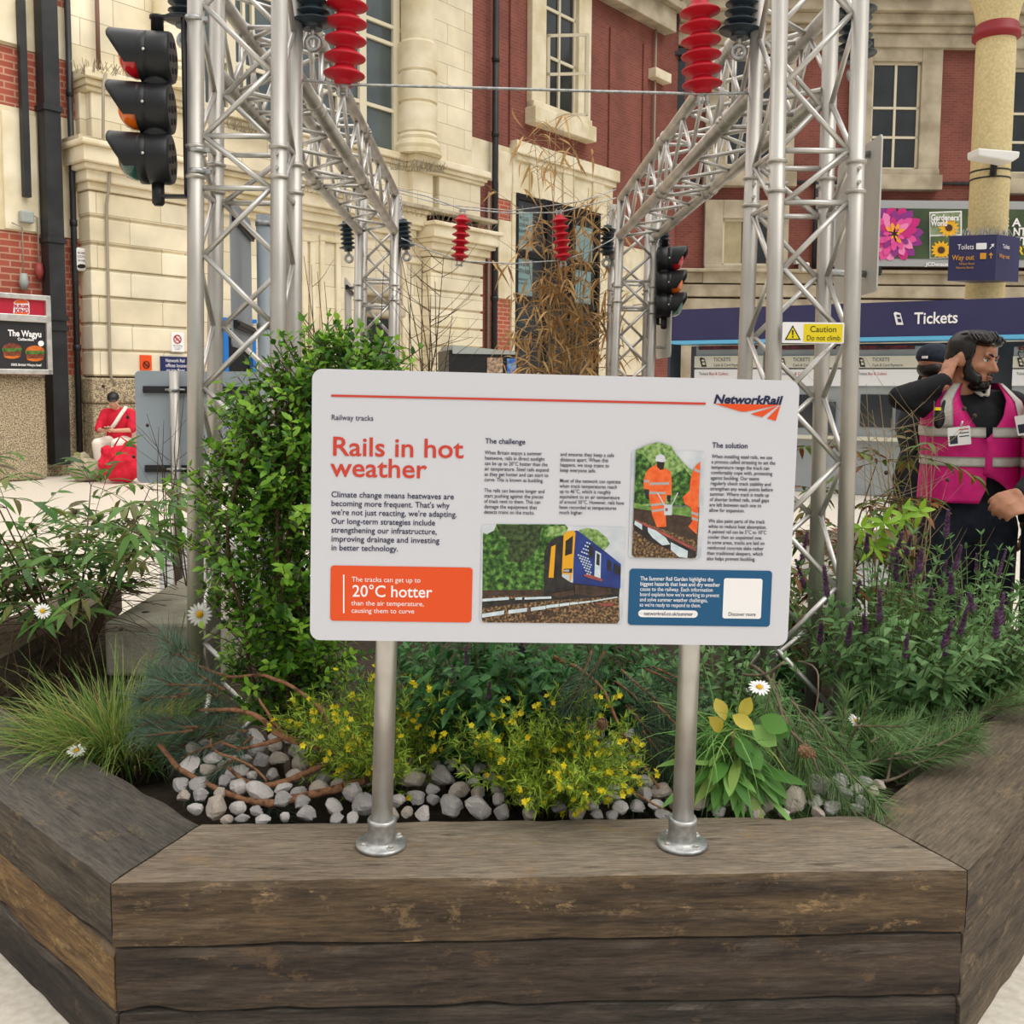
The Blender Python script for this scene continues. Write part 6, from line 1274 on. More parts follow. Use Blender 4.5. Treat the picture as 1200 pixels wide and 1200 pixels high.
b = A(395, 600, 5.3); canes('bare_shrub', V((b.x, b.y, .28)), [A(px, py, 5.3) for px, py in ((356, 300), (365, 310), (372, 318), (380, 330), (362, 340), (450, 310))], 'few bare twigs leaning left between the two left towers', 'shrub', 0, 'stembrown', .0055, 63, 3)
b = A(214, 640, 4.6); canes('dry_stalks', V((b.x, b.y, .28)), [A(px, py, 4.6) for px, py in ((172, 485), (192, 492), (200, 500), (208, 470), (216, 460), (222, 488), (186, 500))], 'dry seedhead stalks in front of the grey board back', 'dry plant', 0, 'stembrown', .004, 64, 2, seeds=.8)
b = A(1075, 680, 3.7); canes('dry_stalks', V((b.x, b.y, .28)), [A(px, py, 3.7) for px, py in ((1005, 470), (1015, 450), (1022, 480), (1030, 455), (1035, 500), (1044, 490), (1050, 470), (1062, 520), (1068, 480), (1076, 530), (1084, 500), (1095, 470), (1100, 520), (1040, 530), (1012, 520), (1020, 540), (1082, 545), (1090, 545))], 'pale straw stalks in front of the ticket machines and pink vest', 'dry plant', 0, 'straw', .0035, 65, 3, seeds=.15)
b = A(30, 720, 3.0); canes('dry_stalks', V((b.x + .05, b.y, .3)), [A(px, py, 3.0) for px, py in ((12, 680), (30, 690), (50, 715), (60, 728), (5, 700))], 'thin wiry stalks with buds over the left timbers', 'dry plant', 0, 'stembrown', .002, 66, 2, seeds=.5)
# daisies
def daisy(c, nrm, r, stem, label):
    o = plant('daisy', c, label, 'daisy', None); nrm = V(nrm).normalized(); e1 = nrm.orthogonal().normalized(); e2 = nrm.cross(e1); pb = MB()
    for i in range(17): a = i * 2 * math.pi / 17; u = e1 * math.cos(a) + e2 * math.sin(a); leaf(pb, c + u * r * .22, u + nrm * RN.uniform(-.1, .15), nrm, r * .8, r * .24, RN.uniform(-.05, .25), 4, .1, .6)
    pb.build('petals', LM['petal'], o); mb = MB(); mb.ball(c, r * .3, 12, 6, (1, 1, .5), V((0, 0, 1)).rotation_difference(nrm)); mb.build('flower_centre', LM['disc'], o)
    mb = MB(); mb.tube([c - nrm * r * .1] + stem, .0016, 5, False); mb.build('stem', MT['stemgreen'], o)
q = A(90, 903, 2.62); q.z = .445; daisy(q, (.2, -.35, .9), .026, [q + V((.03, .05, -.018)), q + V((.06, .14, .0)), q + V((.09, .2, .05))], 'white daisy lying on the charcoal timber at the left corner')
q = A(234, 720, 2.85); daisy(q, (.25, -.9, .2), .036, [q + V((-.05, .02, .0)), q + V((-.07, .03, -.08)), q + V((-.05, .05, -.38))], 'white daisy in front of the left tower pole and concrete block')
q = A(890, 805, 2.36); daisy(q, (-.1, -.45, .85), .027, [q + V((0, .05, -.05)), q + V((0, .1, -.38))], 'white daisy above the drooping leaves beside the board corner')
q = A(1003, 845, 2.5); daisy(q, (.3, -.4, .5), .022, [q + V((.03, 0, -.03)), q + V((.04, 0, -.12)), q + V((.02, .02, -.22))], 'small nodding white daisy at the foot of the outer right pole')
q = A(50, 716, 3.0); daisy(q, (.5, -.6, .4), .026, [q + V((.05, .02, .01)), q + V((.12, .03, -.05)), q + V((.2, 0, -.35))], 'drooping white daisy over the left side timbers')
# ---------------------------------------------------------------- stones
STM = [M('pale_limestone', 'd6d0cc', 'b3aca8', scale=22, rough=.9, bump=.4), M('grey_limestone', 'b8b3b1', '95908e', scale=22, rough=.9, bump=.4), M('warm_limestone', 'c4b8ab', '9d9186', scale=22, rough=.9, bump=.4)]
RN.seed(71); protos = []
def stone_mesh(k):
    mb = MB(); mb.ball((0, 0, 0), 1, 12, 8); rr = random.Random(k); pl_ = [(rv(1).normalized(), RN.uniform(.55, .85)) for _ in range(11)]; vs = []
    for p in mb.v:
        d = p.normalized(); r = 1.0
        for n_, h in pl_:
            c_ = d.dot(n_)
            if c_ > 1e-3: r = min(r, h / c_)
        vs.append(d * r * (1 + .05 * noise.noise(d * 3 + V((k, 0, 0)))))
    me = bpy.data.meshes.new('limestone_chunk'); me.from_pydata([tuple(v) for v in vs], [], mb.f); me.materials.append(STM[k % 3]); return me
SM = [stone_mesh(k) for k in range(9)]
ef = V((math.cos(YAW), math.sin(YAW), 0)); nf = V((-ef.y, ef.x, 0)); placed = []
def stone(p, s):
    o = bpy.data.objects.new('limestone_chunk', RN.choice(SM)); COL.objects.link(o); o.location = p; o.scale = (s * RN.uniform(.9, 1.25), s * RN.uniform(.8, 1.1), s * RN.uniform(.6, .85)); o.rotation_euler = (RN.uniform(-.4, .4), RN.uniform(-.4, .4), RN.uniform(0, 6.28))
    tag(o, 'pale grey limestone chunk lying in the gravel strip behind the front timbers', 'stone', 'limestone chunks in the planter')
tries = 0
while len(placed) < 260 and tries < 30000:
    tries += 1; u = RN.uniform(.02, 1.80); w = RN.uniform(WID + .02, WID + .34) if u < 1.2 else RN.uniform(WID + .02, WID + .14); s = RN.choice((.021, .026, .03, .035, .042)) * (1.0 if w < .45 else .9)
    lim = WID + s * 1.1 + .003; p = FLc + ef * u + nf * w; p.z = 0
    if w < lim: continue
    du = u; 
    if du < w * .4142 * -1 + .0: continue
    # keep inside the mitred inner edges
    ok = True
    for k in (7, 1):
        a = PV[k]; e_ = (PV[(k + 1) % 8] - a).normalized(); n_ = V((-e_.y, e_.x, 0))
        if (p - V((a.x, a.y, 0))).dot(n_) < WID + s * 1.25: ok = False
    if not ok or any((p - q).length < (s + t) * .80 for q, t in placed): continue
    placed.append((p, s)); z = .400 + .028 * (w - WID) / .1 + s * .3; stone(V((p.x, p.y, z)), s)
# concrete ballast block and pale boxes beyond
mb = MB(); mb.box((-1.62, 3.84, .28), (.47, 0, 0), (0, .92, 0), (0, 0, .22)); cb_ = tag(mb.build('concrete_block', MT['concrete'], None, bevel=.015), 'weathered grey concrete block behind the grass and left tower', 'concrete block')
mb = MB()
for x, y in ((-1.52, 4.02), (-1.27, 4.03), (-1.3, 4.3)): mb.lathe([(.016, 0), (.016, .002), (0, .002)], (x, y, .5), zz, 12)
mb.build('lifting_hole', MT['ink'], cb_)
# reversed information board at the back left
BF = Frame(A(275, 500, 5.05), V((1, .03, 0))); rs = thing('information_sign', (BF.o.x, BF.o.y, .28), 'grey back of another information board behind the left tower', 'sign', frame=BF)
x0, z1 = BF.pix(158, 434.5); x1 = x0 + 1.02; z0 = z1 - .575
flat(BF, rrect(x0, x1, z0, z1, .025), MT['greypanel'], rs, 0, .004, 'panel', px=False)
for z in (z1 - .095, z1 - .50):
    mb = MB(); mb.fbox(BF, x0 + .045, x1 - .045, z - .018, z + .018, .004, .02); mb.fbox(BF, x0 + .045, x1 - .045, z - .004, z + .004, .02, .024); mb.build('back_rail', MT['blackmetal'], rs, BF)
for px in (208.5,):
    for xx in (BF.pix(px, 500)[0], x1 - .2):
        p = BF.pt(xx, .045, 0); mb = MB(); mb.tube([V((p.x, p.y, .24)), V((p.x, p.y, BF.o.z + z1 - .0))], .0245, 16); po = mb.build('post', MT['alu'], rs)
        for z in (z1 - .095, z1 - .50): mb = MB(); c = BF.o.z + z; mb.tube([V((p.x, p.y, c - .009)), V((p.x, p.y, c + .009))], .0285, 14); mb.tube([V((p.x - .05, p.y + .01, c)), V((p.x + .05, p.y + .01, c))], .006, 6); mb.build('post_clamp', MT['galv'], po)
MT['palebox'] = M('pale_grey_laminate', 'c4c8c8', rough=.5)
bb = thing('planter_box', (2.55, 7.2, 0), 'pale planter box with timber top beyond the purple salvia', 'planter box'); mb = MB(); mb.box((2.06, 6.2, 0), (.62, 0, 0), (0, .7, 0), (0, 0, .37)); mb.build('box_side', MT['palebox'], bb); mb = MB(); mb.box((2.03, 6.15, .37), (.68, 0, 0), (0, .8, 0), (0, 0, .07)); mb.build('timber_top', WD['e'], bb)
bb = thing('white_box', (-2.2, 6.3, 0), 'pale box on the floor beyond the long-leaved shrub', 'box'); p = A(186, 632, 6.4); mb = MB(); mb.box((p.x, 6.4, 0), (.75, 0, 0), (0, .5, 0), (0, 0, p.z)); mb.build('box_side', MT['palebox'], bb)
# flange of the next sign at the right edge
p = atZ(1206, 768, .42); ns = thing('information_sign', p, 'bolted flange and post of another sign at the right edge of the photo', 'sign'); mb = MB(); mb.lathe([(.0575, 0), (.0575, .006), (.0325, .016), (.0315, .052), (.0325, .06), (.024, .063)], p, zz, 28); mb.build('floor_flange', MT['galv'], ns); mb = MB(); mb.tube([p, p + zz * .9], .0238, 16); mb.build('post', MT['alu2'], ns)
# ---------------------------------------------------------------- people
class Blob:
    """ellipsoids and tapered limbs that melt into one continuous surface"""
    def __init__(s): s.mb = MB()
    def cap(s, a, ra, b, rb, n=12):
        a, b = V(a), V(b); s.mb.tube([a, b], [ra, rb], n); s.mb.ball(a, ra, n, 8); s.mb.ball(b, rb, n, 8)
    def chain(s, pts, rs, n=10):
        for i in range(len(pts) - 1): s.cap(pts[i], rs[i], pts[i + 1], rs[i + 1], n)
    def ell(s, c, r, q=None, n=20): s.mb.ball(c, 1, n, 12, r, q)
    def build(s, name, mat, parent, vox=.008, sm=4, origin=None):
        o = s.mb.build(name, mat, parent, origin=origin)
        r = o.modifiers.new('remesh', 'REMESH'); r.mode = 'VOXEL'; r.voxel_size = vox; r.use_smooth_shade = True
        m_ = o.modifiers.new('smooth', 'SMOOTH'); m_.factor = .5; m_.iterations = sm; return o
def hand(B, w, d, nrm, curl=.5, sgn=1, sc=1.0, spread=.1):
    """wrist w, direction d, palm normal nrm; thumb leaves the side of the palm"""
    d = V(d).normalized(); nrm = (V(nrm) - d * V(nrm).dot(d)).normalized(); s = d.cross(nrm) * sgn
    q = Matrix((s, d, nrm)).transposed().to_quaternion()
    B.ell(w + d * .045 * sc, (.037 * sc, .052 * sc, .016 * sc), q)
    B.cap(w - d * .02, .026 * sc, w + d * .02 * sc, .028 * sc)
    for i, L in enumerate((.066, .076, .072, .056)):
        k = (i - 1.5); p = w + d * (.085 - abs(k - .2) * .004) * sc + s * (-k * .0195 * sc); dd = (d + s * (-k * spread)).normalized(); pts = [p - d * .02 * sc]; a = 0
        pts.append(p)
        for f in (.45, .32, .23):
            a += curl * .75; pts.append(pts[-1] + (dd * math.cos(a) + nrm * math.sin(a)) * L * f * sc)
        B.chain(pts, [.0095 * sc, .0098 * sc, .009 * sc, .0082 * sc, .007 * sc], 8)
    t0 = w + d * .018 * sc + s * .026 * sc; t1 = t0 + (s * .7 + d * .6 + nrm * .35).normalized() * .036 * sc; t2 = t1 + (s * .25 + d * .85 + nrm * .45).normalized() * .03 * sc; t3 = t2 + (d * .9 + nrm * .5 - s * .1).normalized() * .024 * sc
    B.chain([t0, t1, t2, t3], [.015 * sc, .0125 * sc, .0105 * sc, .0085 * sc], 8)
def head_frame(c, yaw, pitch, roll=0):
    """local x = person's left, y = out of the face, z = up; yaw 0 faces the camera, positive turns to the right of the photo"""
    q = Quaternion((0, 0, 1), R(yaw)) @ Quaternion((0, 0, 1), R(180)) @ Quaternion((1, 0, 0), R(-pitch)) @ Quaternion((0, 1, 0), R(roll))
    return lambda x, y, z, k=1.0: V(c) + q @ V((x, y, z)), q
def head(B, c, yaw, pitch, roll=0, k=1.0):
    P, q = head_frame(c, yaw, pitch, roll); E = lambda x, y, z, r: B.ell(P(x * k, y * k, z * k), tuple(v * k for v in r), q)
    E(0, -.012, .040, (.074, .092, .080)); E(0, .018, -.005, (.064, .072, .085)); E(0, .032, -.055, (.052, .050, .052)); E(0, .062, -.088, (.026, .024, .022))   # skull, face, jaw, chin
    for s in (-1, 1):
        E(s * .036, .058, -.018, (.024, .022, .022)); E(s * .031, .079, .032, (.026, .012, .009)); E(s * .073, -.010, -.004, (.010, .020, .030)); E(s * .079, -.014, .008, (.006, .016, .018)); E(s * .010, .094, -.027, (.009, .010, .008))
        E(s * .050, .020, -.058, (.016, .035, .026))
    B.chain([P(0, .083 * k, .026 * k), P(0, .096 * k, .004 * k), P(0, .110 * k, -.022 * k)], [.008 * k, .0095 * k, .0125 * k], 8)
    E(0, .084, -.052, (.023, .009, .0055)); E(0, .082, -.064, (.020, .010, .006)); E(0, .070, .055, (.045, .018, .022))
    B.cap(P(0, -.018 * k, -.05 * k), .052 * k, P(0, -.03 * k, -.13 * k), .054 * k); return P, q
SKIN = M('warm_brown_skin', 'b98467', 'a8745a', scale=30, rough=.5); SKIN2 = M('light_skin', 'd9a98e', 'c8957a', scale=30, rough=.5)
HAIR = M('black_hair', '120f0e', '1d1917', scale=60, rough=.35, stretch=(1, 6, 1)); CLOTH = M('black_cloth', '15161a', '1d1e23', scale=40, rough=.9); CLOTH2 = M('dark_navy_cloth', '1a1f2b', '222938', scale=40, rough=.9)
PINK = M('hi_vis_pink_fabric', 'd8157c', 'c81272', scale=25, rough=.6, bump=.1); SILV = M('reflective_silver_tape', 'c9c5bd', 'b8b4ab', scale=30, rough=.4); LIP = M('lip', '9c5f52', rough=.5); EYEW = M('eye_white', 'e6dfd6', rough=.2); EYED = M('dark_iris', '2a1a12', rough=.15)
COLLAR = M('pale_collar', 'cdc8bd', rough=.8); SHOE = M('black_shoe', '101011', rough=.4)
def eyes(P, o, k=1.0, brow=HAIR):
    mb = MB()
    for s in (-1, 1): mb.ball(P(s * .031 * k, .0725 * k, .013 * k), .0115 * k, 10, 8)
    mb.build('eyeball', EYEW, o); mb = MB()
    for s in (-1, 1): mb.ball(P(s * .031 * k + .001, .0795 * k, .012 * k), .0060 * k, 8, 6)
    mb.build('iris', EYED, o); B = Blob()
    for s in (-1, 1): B.chain([P(s * .012 * k, .093 * k, .031 * k), P(s * .03 * k, .092 * k, .038 * k), P(s * .05 * k, .078 * k, .033 * k)], [.0045 * k, .005 * k, .003 * k], 6)
    B.build('eyebrows', brow, o, .0025, 1); mb = MB()
    for s in (-1, 1): mb.tube([P(s * .017 * k, .083 * k, .017 * k), P(s * .031 * k, .0865 * k, .0215 * k), P(s * .046 * k, .078 * k, .016 * k)], .0022 * k, 5)
    mb.build('eyelashes', HAIR, o)
def torso_shell(rings, a0f, a1f, mat, name, par, off=.0, n=44, thick=.004, zs=None, frame=None):
    """garment wrapped round the torso: rings (z, cx, cy, rx, ry); open between angles a0f(z) .. a1f(z) measured from the front"""
    def ring_at(z):
        for a, b in zip(rings, rings[1:]):
            if a[0] <= z <= b[0] + 1e-6:
                t = (z - a[0]) / (b[0] - a[0]); return [lerp(a[i], b[i], t) for i in range(1, 5)]
        return list(rings[-1][1:]) if z > rings[-1][0] else list(rings[0][1:])
    mb = MB(); vs = []; m_ = len(zs)
    for z in zs:
        cx, cy, rx, ry = ring_at(z); s, e_ = a0f(z), a1f(z)
        for o_ in (off, off - thick):
            for i in range(n + 1):
                a = lerp(s, e_, i / n); c_, sn = math.cos(a), math.sin(a); pw = 2 / 2.6
                x = (rx + o_) * math.copysign(abs(sn) ** pw, sn); y = -(ry + o_) * math.copysign(abs(c_) ** pw, c_)
                wr = .028 * noise.noise(V((a * 2.2, z * 9 + a * 1.5, 3.3)))
                vs.append(V((cx + x * (1 + wr), cy + y * (1 + wr * 2), z + (.0 if True else 0))))
    w = n + 1; fs = []
    for j in range(m_ - 1):
        for i in range(n):
            p = j * 2 * w + i; q = (j + 1) * 2 * w + i; fs += [(p, p + 1, q + 1, q), (p + w, q + w, q + w + 1, p + w + 1)]
    for j in range(m_ - 1):
        for i in (0, n): p = j * 2 * w + i; q = (j + 1) * 2 * w + i; fs.append((p, q, q + w, p + w))
    for j in (0, m_ - 1):
        for i in range(n): p = j * 2 * w + i; fs.append((p, p + w, p + w + 1, p + 1))
    if frame is not None:
        vs = [frame @ v for v in vs]
    mb.add(vs, fs, True); return mb.build(name, mat, par)
def frange(a, b, n): return [lerp(a, b, i / n) for i in range(n + 1)]
def man_body(o, X, Y, k, arms, headc, hyaw, hpitch, hroll, skin, feet_dx=.0, face=0, hands=(), hk=1.0):
    """standing figure: body mesh, jumper, trousers, shoes; face = body yaw in degrees (0 faces the camera)"""
    q = Quaternion((0, 0, 1), R(face)); T = lambda x, y, z: V((X, Y, 0)) + q @ V((x * k, y * k, z * k)); B = Blob()
    P, hq = head(B, headc, hyaw, hpitch, hroll, hk)
    B.ell(T(0, 0, 1.24), (.155 * k, .10 * k, .17 * k), q); B.ell(T(0, 0, 1.05), (.14 * k, .10 * k, .15 * k), q); B.ell(T(0, .01, .90), (.155 * k, .11 * k, .12 * k), q); B.cap(T(-.15, 0, 1.39), .05 * k, T(.15, 0, 1.39), .05 * k)
    B.cap(T(0, .02, 1.38), .058 * k, P(0, -.03 * hk, -.11 * hk), .054 * hk)
    for s, (el, wr, hd, hn, cu, sg) in zip((-1, 1), arms):
        sh = T(s * .175, .01, 1.385); B.cap(sh, .05 * k, el, .038 * k); B.cap(el, .036 * k, wr, .025 * k); hand(B, wr, hd, hn, cu, sg, k)
    for s in (-1, 1):
        hp = T(s * .085, 0, .86); kn = T(s * .095 + feet_dx, -.015, .47); an = T(s * .10 + feet_dx, .03, .08); B.cap(hp, .078 * k, kn, .05 * k); B.cap(kn, .05 * k, an, .035 * k); B.cap(an + V((0, 0, -.035)), .035, an + q @ V((0, -.14, -.045)), .028)
    B.build('body', skin, o, .0065, 3)
    J = Blob(); J.ell(T(0, 0, 1.25), (.178 * k, .118 * k, .185 * k), q); J.ell(T(0, 0, 1.06), (.163 * k, .118 * k, .17 * k), q); J.ell(T(0, .01, .92), (.172 * k, .125 * k, .10 * k), q); J.cap(T(-.155, 0, 1.385), .064 * k, T(.155, 0, 1.385), .064 * k); J.cap(T(0, .02, 1.40), .066 * k, T(0, .012, 1.46), .062 * k)
    for s, (el, wr, hd, hn, cu, sg) in zip((-1, 1), arms):
        sh = T(s * .175, .01, 1.38); J.cap(sh, .066 * k, el, .052 * k); J.cap(el, .052 * k, lerp(el, wr, .96), .037 * k)
    J.build('jumper', CLOTH, o, .009, 4)
    L_ = Blob(); L_.ell(T(0, .01, .90), (.196 * k, .14 * k, .14 * k), q)
    for s in (-1, 1):
        hp = T(s * .10, .005, .86); kn = T(s * .105 + feet_dx, -.015, .47); an = T(s * .105 + feet_dx, .03, .09); L_.cap(hp, .112 * k, kn, .09 * k); L_.cap(kn, .09 * k, an, .078 * k)
    L_.build('trousers', CLOTH2, o, .011, 3)
    for s in (-1, 1):
        S_ = Blob(); an = T(s * .105 + feet_dx, .03, .05); S_.ell(an + q @ V((0, -.06, -.005)), (.048, .135, .045), q); S_.ell(an + q @ V((0, -.0, .03)), (.045, .06, .05), q); S_.build('shoe', SHOE, o, .009, 2)
    return P, T
MX, MY = A(1138, 520, 4.2).x, 4.2
def Q(px, py, Y=4.2): return A(px, py, Y)
p1 = thing('person', (MX, MY, 0), 'bearded man in a pink hi-vis vest with one hand behind his neck', 'person')
hc = Q(1139, 424, 4.17)
wr_l = Q(1107, 446, 4.13); P, T = man_body(p1, MX, MY, 1.0, ((Q(1055, 466, 4.16), wr_l, V((.35, .30, .8)), V((.8, .3, -.4)), .35, 1), (Q(1207, 540, 4.28), Q(1203, 610, 4.2), V((-.1, -.1, -1)), V((-1, .2, 0)), .5, -1)), hc, 36, 8, -6, SKIN)
eyes(P, p1); mb = MB(); mb.ball(P(0, .0915, -.055), 1, 12, 8, (.020, .006, .0042), head_frame(hc, 36, 8, -6)[1]); mb.ball(P(0, .090, -.0635), 1, 12, 8, (.018, .007, .005), head_frame(hc, 36, 8, -6)[1]); mb.build('lips', LIP, p1)
hq = head_frame(hc, 36, 8, -6)[1]
B = Blob(); e_ = lambda x, y, z, r: B.ell(P(x, y, z), r, hq)
e_(0, -.035, .052, (.080, .083, .078)); e_(0, -.055, .01, (.074, .060, .07)); e_(0, .01, .092, (.074, .075, .040)); e_(-.03, .055, .098, (.050, .040, .028)); e_(.035, .052, .092, (.045, .04, .026)); e_(.066, .012, .04, (.012, .030, .045)); e_(-.066, .012, .04, (.012, .030, .045))
B.build('hair', HAIR, p1, .006, 3)
mb = MB(); RN.seed(90)
for i in range(90):
    x = RN.uniform(-.06, .06); y0 = RN.uniform(-.05, .05); mb.tube([P(x, y0, .122 - abs(x) * .3), P(x + .012, y0 + .035, .132 - abs(x) * .35), P(x * 1.1 + .02, y0 + .06, .112 - abs(x) * .3), P(x * 1.15 + .028, min(y0 + .075, .098), .085)], [.004, .005, .004, .001], 5, False)
mb.build('swept_fringe', HAIR, p1)
B = Blob(); e_ = lambda x, y, z, r: B.ell(P(x, y, z), r, hq)
for s in (-1, 1): e_(s * .053, .030, -.058, (.0135, .034, .030)); e_(s * .040, .054, -.070, (.022, .028, .028)); e_(s * .0655, .022, -.012, (.0055, .014, .042)); e_(s * .061, .024, -.038, (.009, .024, .030)); e_(s * .014, .0905, -.0435, (.013, .006, .0045))
e_(0, .070, -.092, (.032, .026, .022)); e_(0, .045, -.103, (.042, .036, .018)); e_(0, .088, -.077, (.012, .006, .006))
B.build('beard', HAIR, p1, .004, 6)
B = Blob(); n0 = T(0, .01, 1.47); 
for s in (-1, 1): B.cap(n0 + V((s * .055, -.02, .02)), .013, n0 + V((s * .012 + .012, -.085, -.045)), .010)
B.build('shirt_collar', COLLAR, p1, .005, 2)
RINGS = [(.90, 0, .0, .208, .150), (1.0, 0, 0, .200, .148), (1.12, 0, 0, .192, .142), (1.25, 0, 0, .200, .142), (1.34, 0, 0, .205, .132), (1.40, 0, .005, .190, .112), (1.44, 0, .01, .150, .092), (1.475, 0, .012, .108, .078)]
RG_ = [(z, MX + cx, MY + cy, rx, ry) for z, cx, cy, rx, ry in RINGS]
gapR = lambda z: -.03 + (.62 * ((z - 1.235) / .24) if z > 1.235 else 0) + (1.0 * ((1.09 - z) / .19) ** .8 if z < 1.09 else 0)
gapL = lambda z: .0 + (.62 * ((z - 1.235) / .24) if z > 1.235 else 0) + (.15 * ((1.03 - z) / .1) if z < 1.03 else 0)
zv = frange(.975, 1.475, 34)
torso_shell(RG_, lambda z: gapR(z), lambda z: 2 * math.pi - gapL(z), PINK, 'vest', p1, .004, zs=zv)
def band(z0, z1, a0, a1, off=.008, rg=RG_, name='reflective_band', par=None, mat=None, dz=0): return torso_shell(rg, lambda z: a0, lambda z: a1, mat or SILV, name, par or p1, off, zs=frange(z0, z1, 4), thick=.002)
for z0, z1 in ((1.250, 1.292), (1.128, 1.168)): band(z0, z1, .05, 2 * math.pi - .02)
torso_shell(RG_, lambda z: .56 + .5 * max(0, z - 1.36) , lambda z: .86 + .9 * max(0, z - 1.36), SILV, 'reflective_brace', p1, .009, zs=frange(1.29, 1.475, 12), thick=.002, n=6)
torso_shell(RG_, lambda z: 2 * math.pi - .92 - .9 * max(0, z - 1.36), lambda z: 2 * math.pi - .60 - .5 * max(0, z - 1.36), SILV, 'reflective_brace', p1, .009, zs=frange(1.29, 1.475, 12), thick=.002, n=6)
IDF = Frame(Q(1124, 511, MY - .17), V((1, -.02, .12)), V((-.12, 0, 1))); MT['idcard'] = M('white_id_card', 'e9e7e6', rough=.35)
card = flat(IDF, rrect(-.046, .046, -.038, .038, .004), MT['idcard'], p1, 0, .002, 'id_badge', px=False); flat(IDF, rrect(-.040, -.008, -.030, .004, .001), MT['grey_text'], card, .0025, .0004, 'portrait_photo', px=False)
for i in range(3): flat(IDF, [(0, .028 - i * .014), (.04, .028 - i * .014), (.04, .024 - i * .014), (0, .024 - i * .014)], MT['grey_text'] if i else MT['redprint'], card, .0025, .0004, 'printed_line', px=False)
mb = MB(); mb.tube([IDF.pt(.01, .0, .038), IDF.pt(.014, .01, .06)], .004, 6); mb.build('badge_clip', MT['white'], p1)
rad = Blob(); c_ = Q(1100, 490, MY - .165); rad.ell(c_, (.026, .02, .045)); rad.cap(c_ + V((.012, 0, .03)), .009, c_ + V((.02, 0, .07)), .007); rad.build('radio', MT['black'], p1, .006, 1); mb = MB(); mb.cbox(c_ + V((-.012, -.012, .038)), .022, .018, .012); mb.build('radio_clip', MT['cyel'], p1)
# second man, cap
p2x, p2y = A(1090, 520, 4.95).x, 4.95; p2 = thing('person', (p2x, p2y, 0), 'person in a dark navy cap and black coat, half hidden behind the raised elbow', 'person')
hc2 = A(1097, 431, 4.93); P, T = man_body(p2, p2x, p2y, 1.02, ((A(1058, 560, 4.98), A(1062, 620, 4.9), V((0, -.2, -1)), V((1, 0, 0)), .5, 1), (A(1130, 560, 4.98), A(1128, 620, 4.9), V((0, -.2, -1)), V((-1, 0, 0)), .5, -1)), hc2, 118, 5, 0, SKIN, face=100); q2 = head_frame(hc2, 118, 5, 0)[1]
eyes(P, p2); B = Blob(); B.ell(P(0, -.012, .055), (.084, .102, .068), q2); B.ell(P(0, -.012, .045), (.086, .104, .030), q2); B.ell(P(0, .095, .038), (.062, .055, .010), q2); B.build('cap', CLOTH2, p2, .006, 3)
mb = MB(); mb.cbox(P(.02, -.114, .04), .03, .008, .012, q2); mb.build('cap_strap', MT['white'], p2); B = Blob(); B.ell(P(0, -.045, -.01), (.07, .05, .05), q2); B.build('hair', HAIR, p2, .006, 2)
B = Blob(); q = Quaternion((0, 0, 1), R(100)); B.ell(T(0, 0, 1.22), (.205, .145, .20), q); B.ell(T(0, 0, .98), (.20, .15, .24), q); B.ell(T(0, .01, .80), (.195, .15, .16), q); B.cap(T(-.16, 0, 1.39), .07, T(.16, 0, 1.39), .07); B.build('coat', CLOTH, p2, .011, 4)
# third man at the right edge: clasped hands, vest, glasses
p3x, p3y = A(1262, 520, 3.95).x, 3.95; p3 = thing('person', (p3x, p3y, 0), 'person cut by the right edge, clasped hands and pink vest with badge', 'person')
hc3 = A(1229, 416, 3.93); P, T = man_body(p3, p3x, p3y, .99, ((A(1218, 560, 3.82), A(1197, 578, 3.74), V((-.75, -.1, -.25)), V((0, .6, -.8)), .75, 1), (A(1290, 560, 4.0), A(1210, 592, 3.72), V((-.75, -.1, -.05)), V((0, .7, -.7)), .8, -1)), hc3, -75, 4, 0, SKIN, face=-65); q3 = head_frame(hc3, -75, 4, 0)[1]
eyes(P, p3); B = Blob(); B.ell(P(0, -.03, .05), (.08, .088, .075), q3); B.ell(P(0, -.05, .01), (.074, .06, .07), q3); B.build('hair', HAIR, p3, .006, 3)
mb = MB()
for s in (-1, 1): mb.tube([P(s * .033 + .02 * math.cos(R(a)), .098, .012 + .016 * math.sin(R(a))) for a in range(0, 361, 30)], .002, 5, False); mb.tube([P(s * .053, .098, .018), P(s * .078, -.005, .014)], .0018, 5)
mb.tube([P(-.013, .1, .014), P(.013, .1, .014)], .002, 5); mb.build('glasses', MT['blackmetal'], p3)
W3 = Matrix.Translation(V((p3x, p3y, 0))) @ Matrix.Rotation(R(-65), 4, 'Z')
torso_shell(RINGS, lambda z: gapR(z), lambda z: 2 * math.pi - gapL(z), PINK, 'vest', p3, .006, zs=zv, frame=W3)
for z0, z1 in ((1.250, 1.292), (1.128, 1.168)): torso_shell(RINGS, lambda z: .05, lambda z: 2 * math.pi - .02, SILV, 'reflective_band', p3, .010, zs=frange(z0, z1, 4), thick=.002, frame=W3)
for s in (1, -1): torso_shell(RINGS, lambda z: (.56 if s > 0 else 2 * math.pi - .9), lambda z: (.9 if s > 0 else 2 * math.pi - .56), SILV, 'reflective_brace', p3, .011, zs=frange(1.29, 1.475, 10), thick=.002, n=6, frame=W3)
I3 = Frame(A(1206, 497, 3.74), V((.75, -.66, .2)), V((-.2, .1, 1))); c3_ = flat(I3, rrect(-.046, .046, -.038, .038, .004), MT['idcard'], p3, 0, .002, 'id_badge', px=False); flat(I3, rrect(-.04, -.008, -.03, .004, .001), MT['grey_text'], c3_, .0025, .0004, 'portrait_photo', px=False)
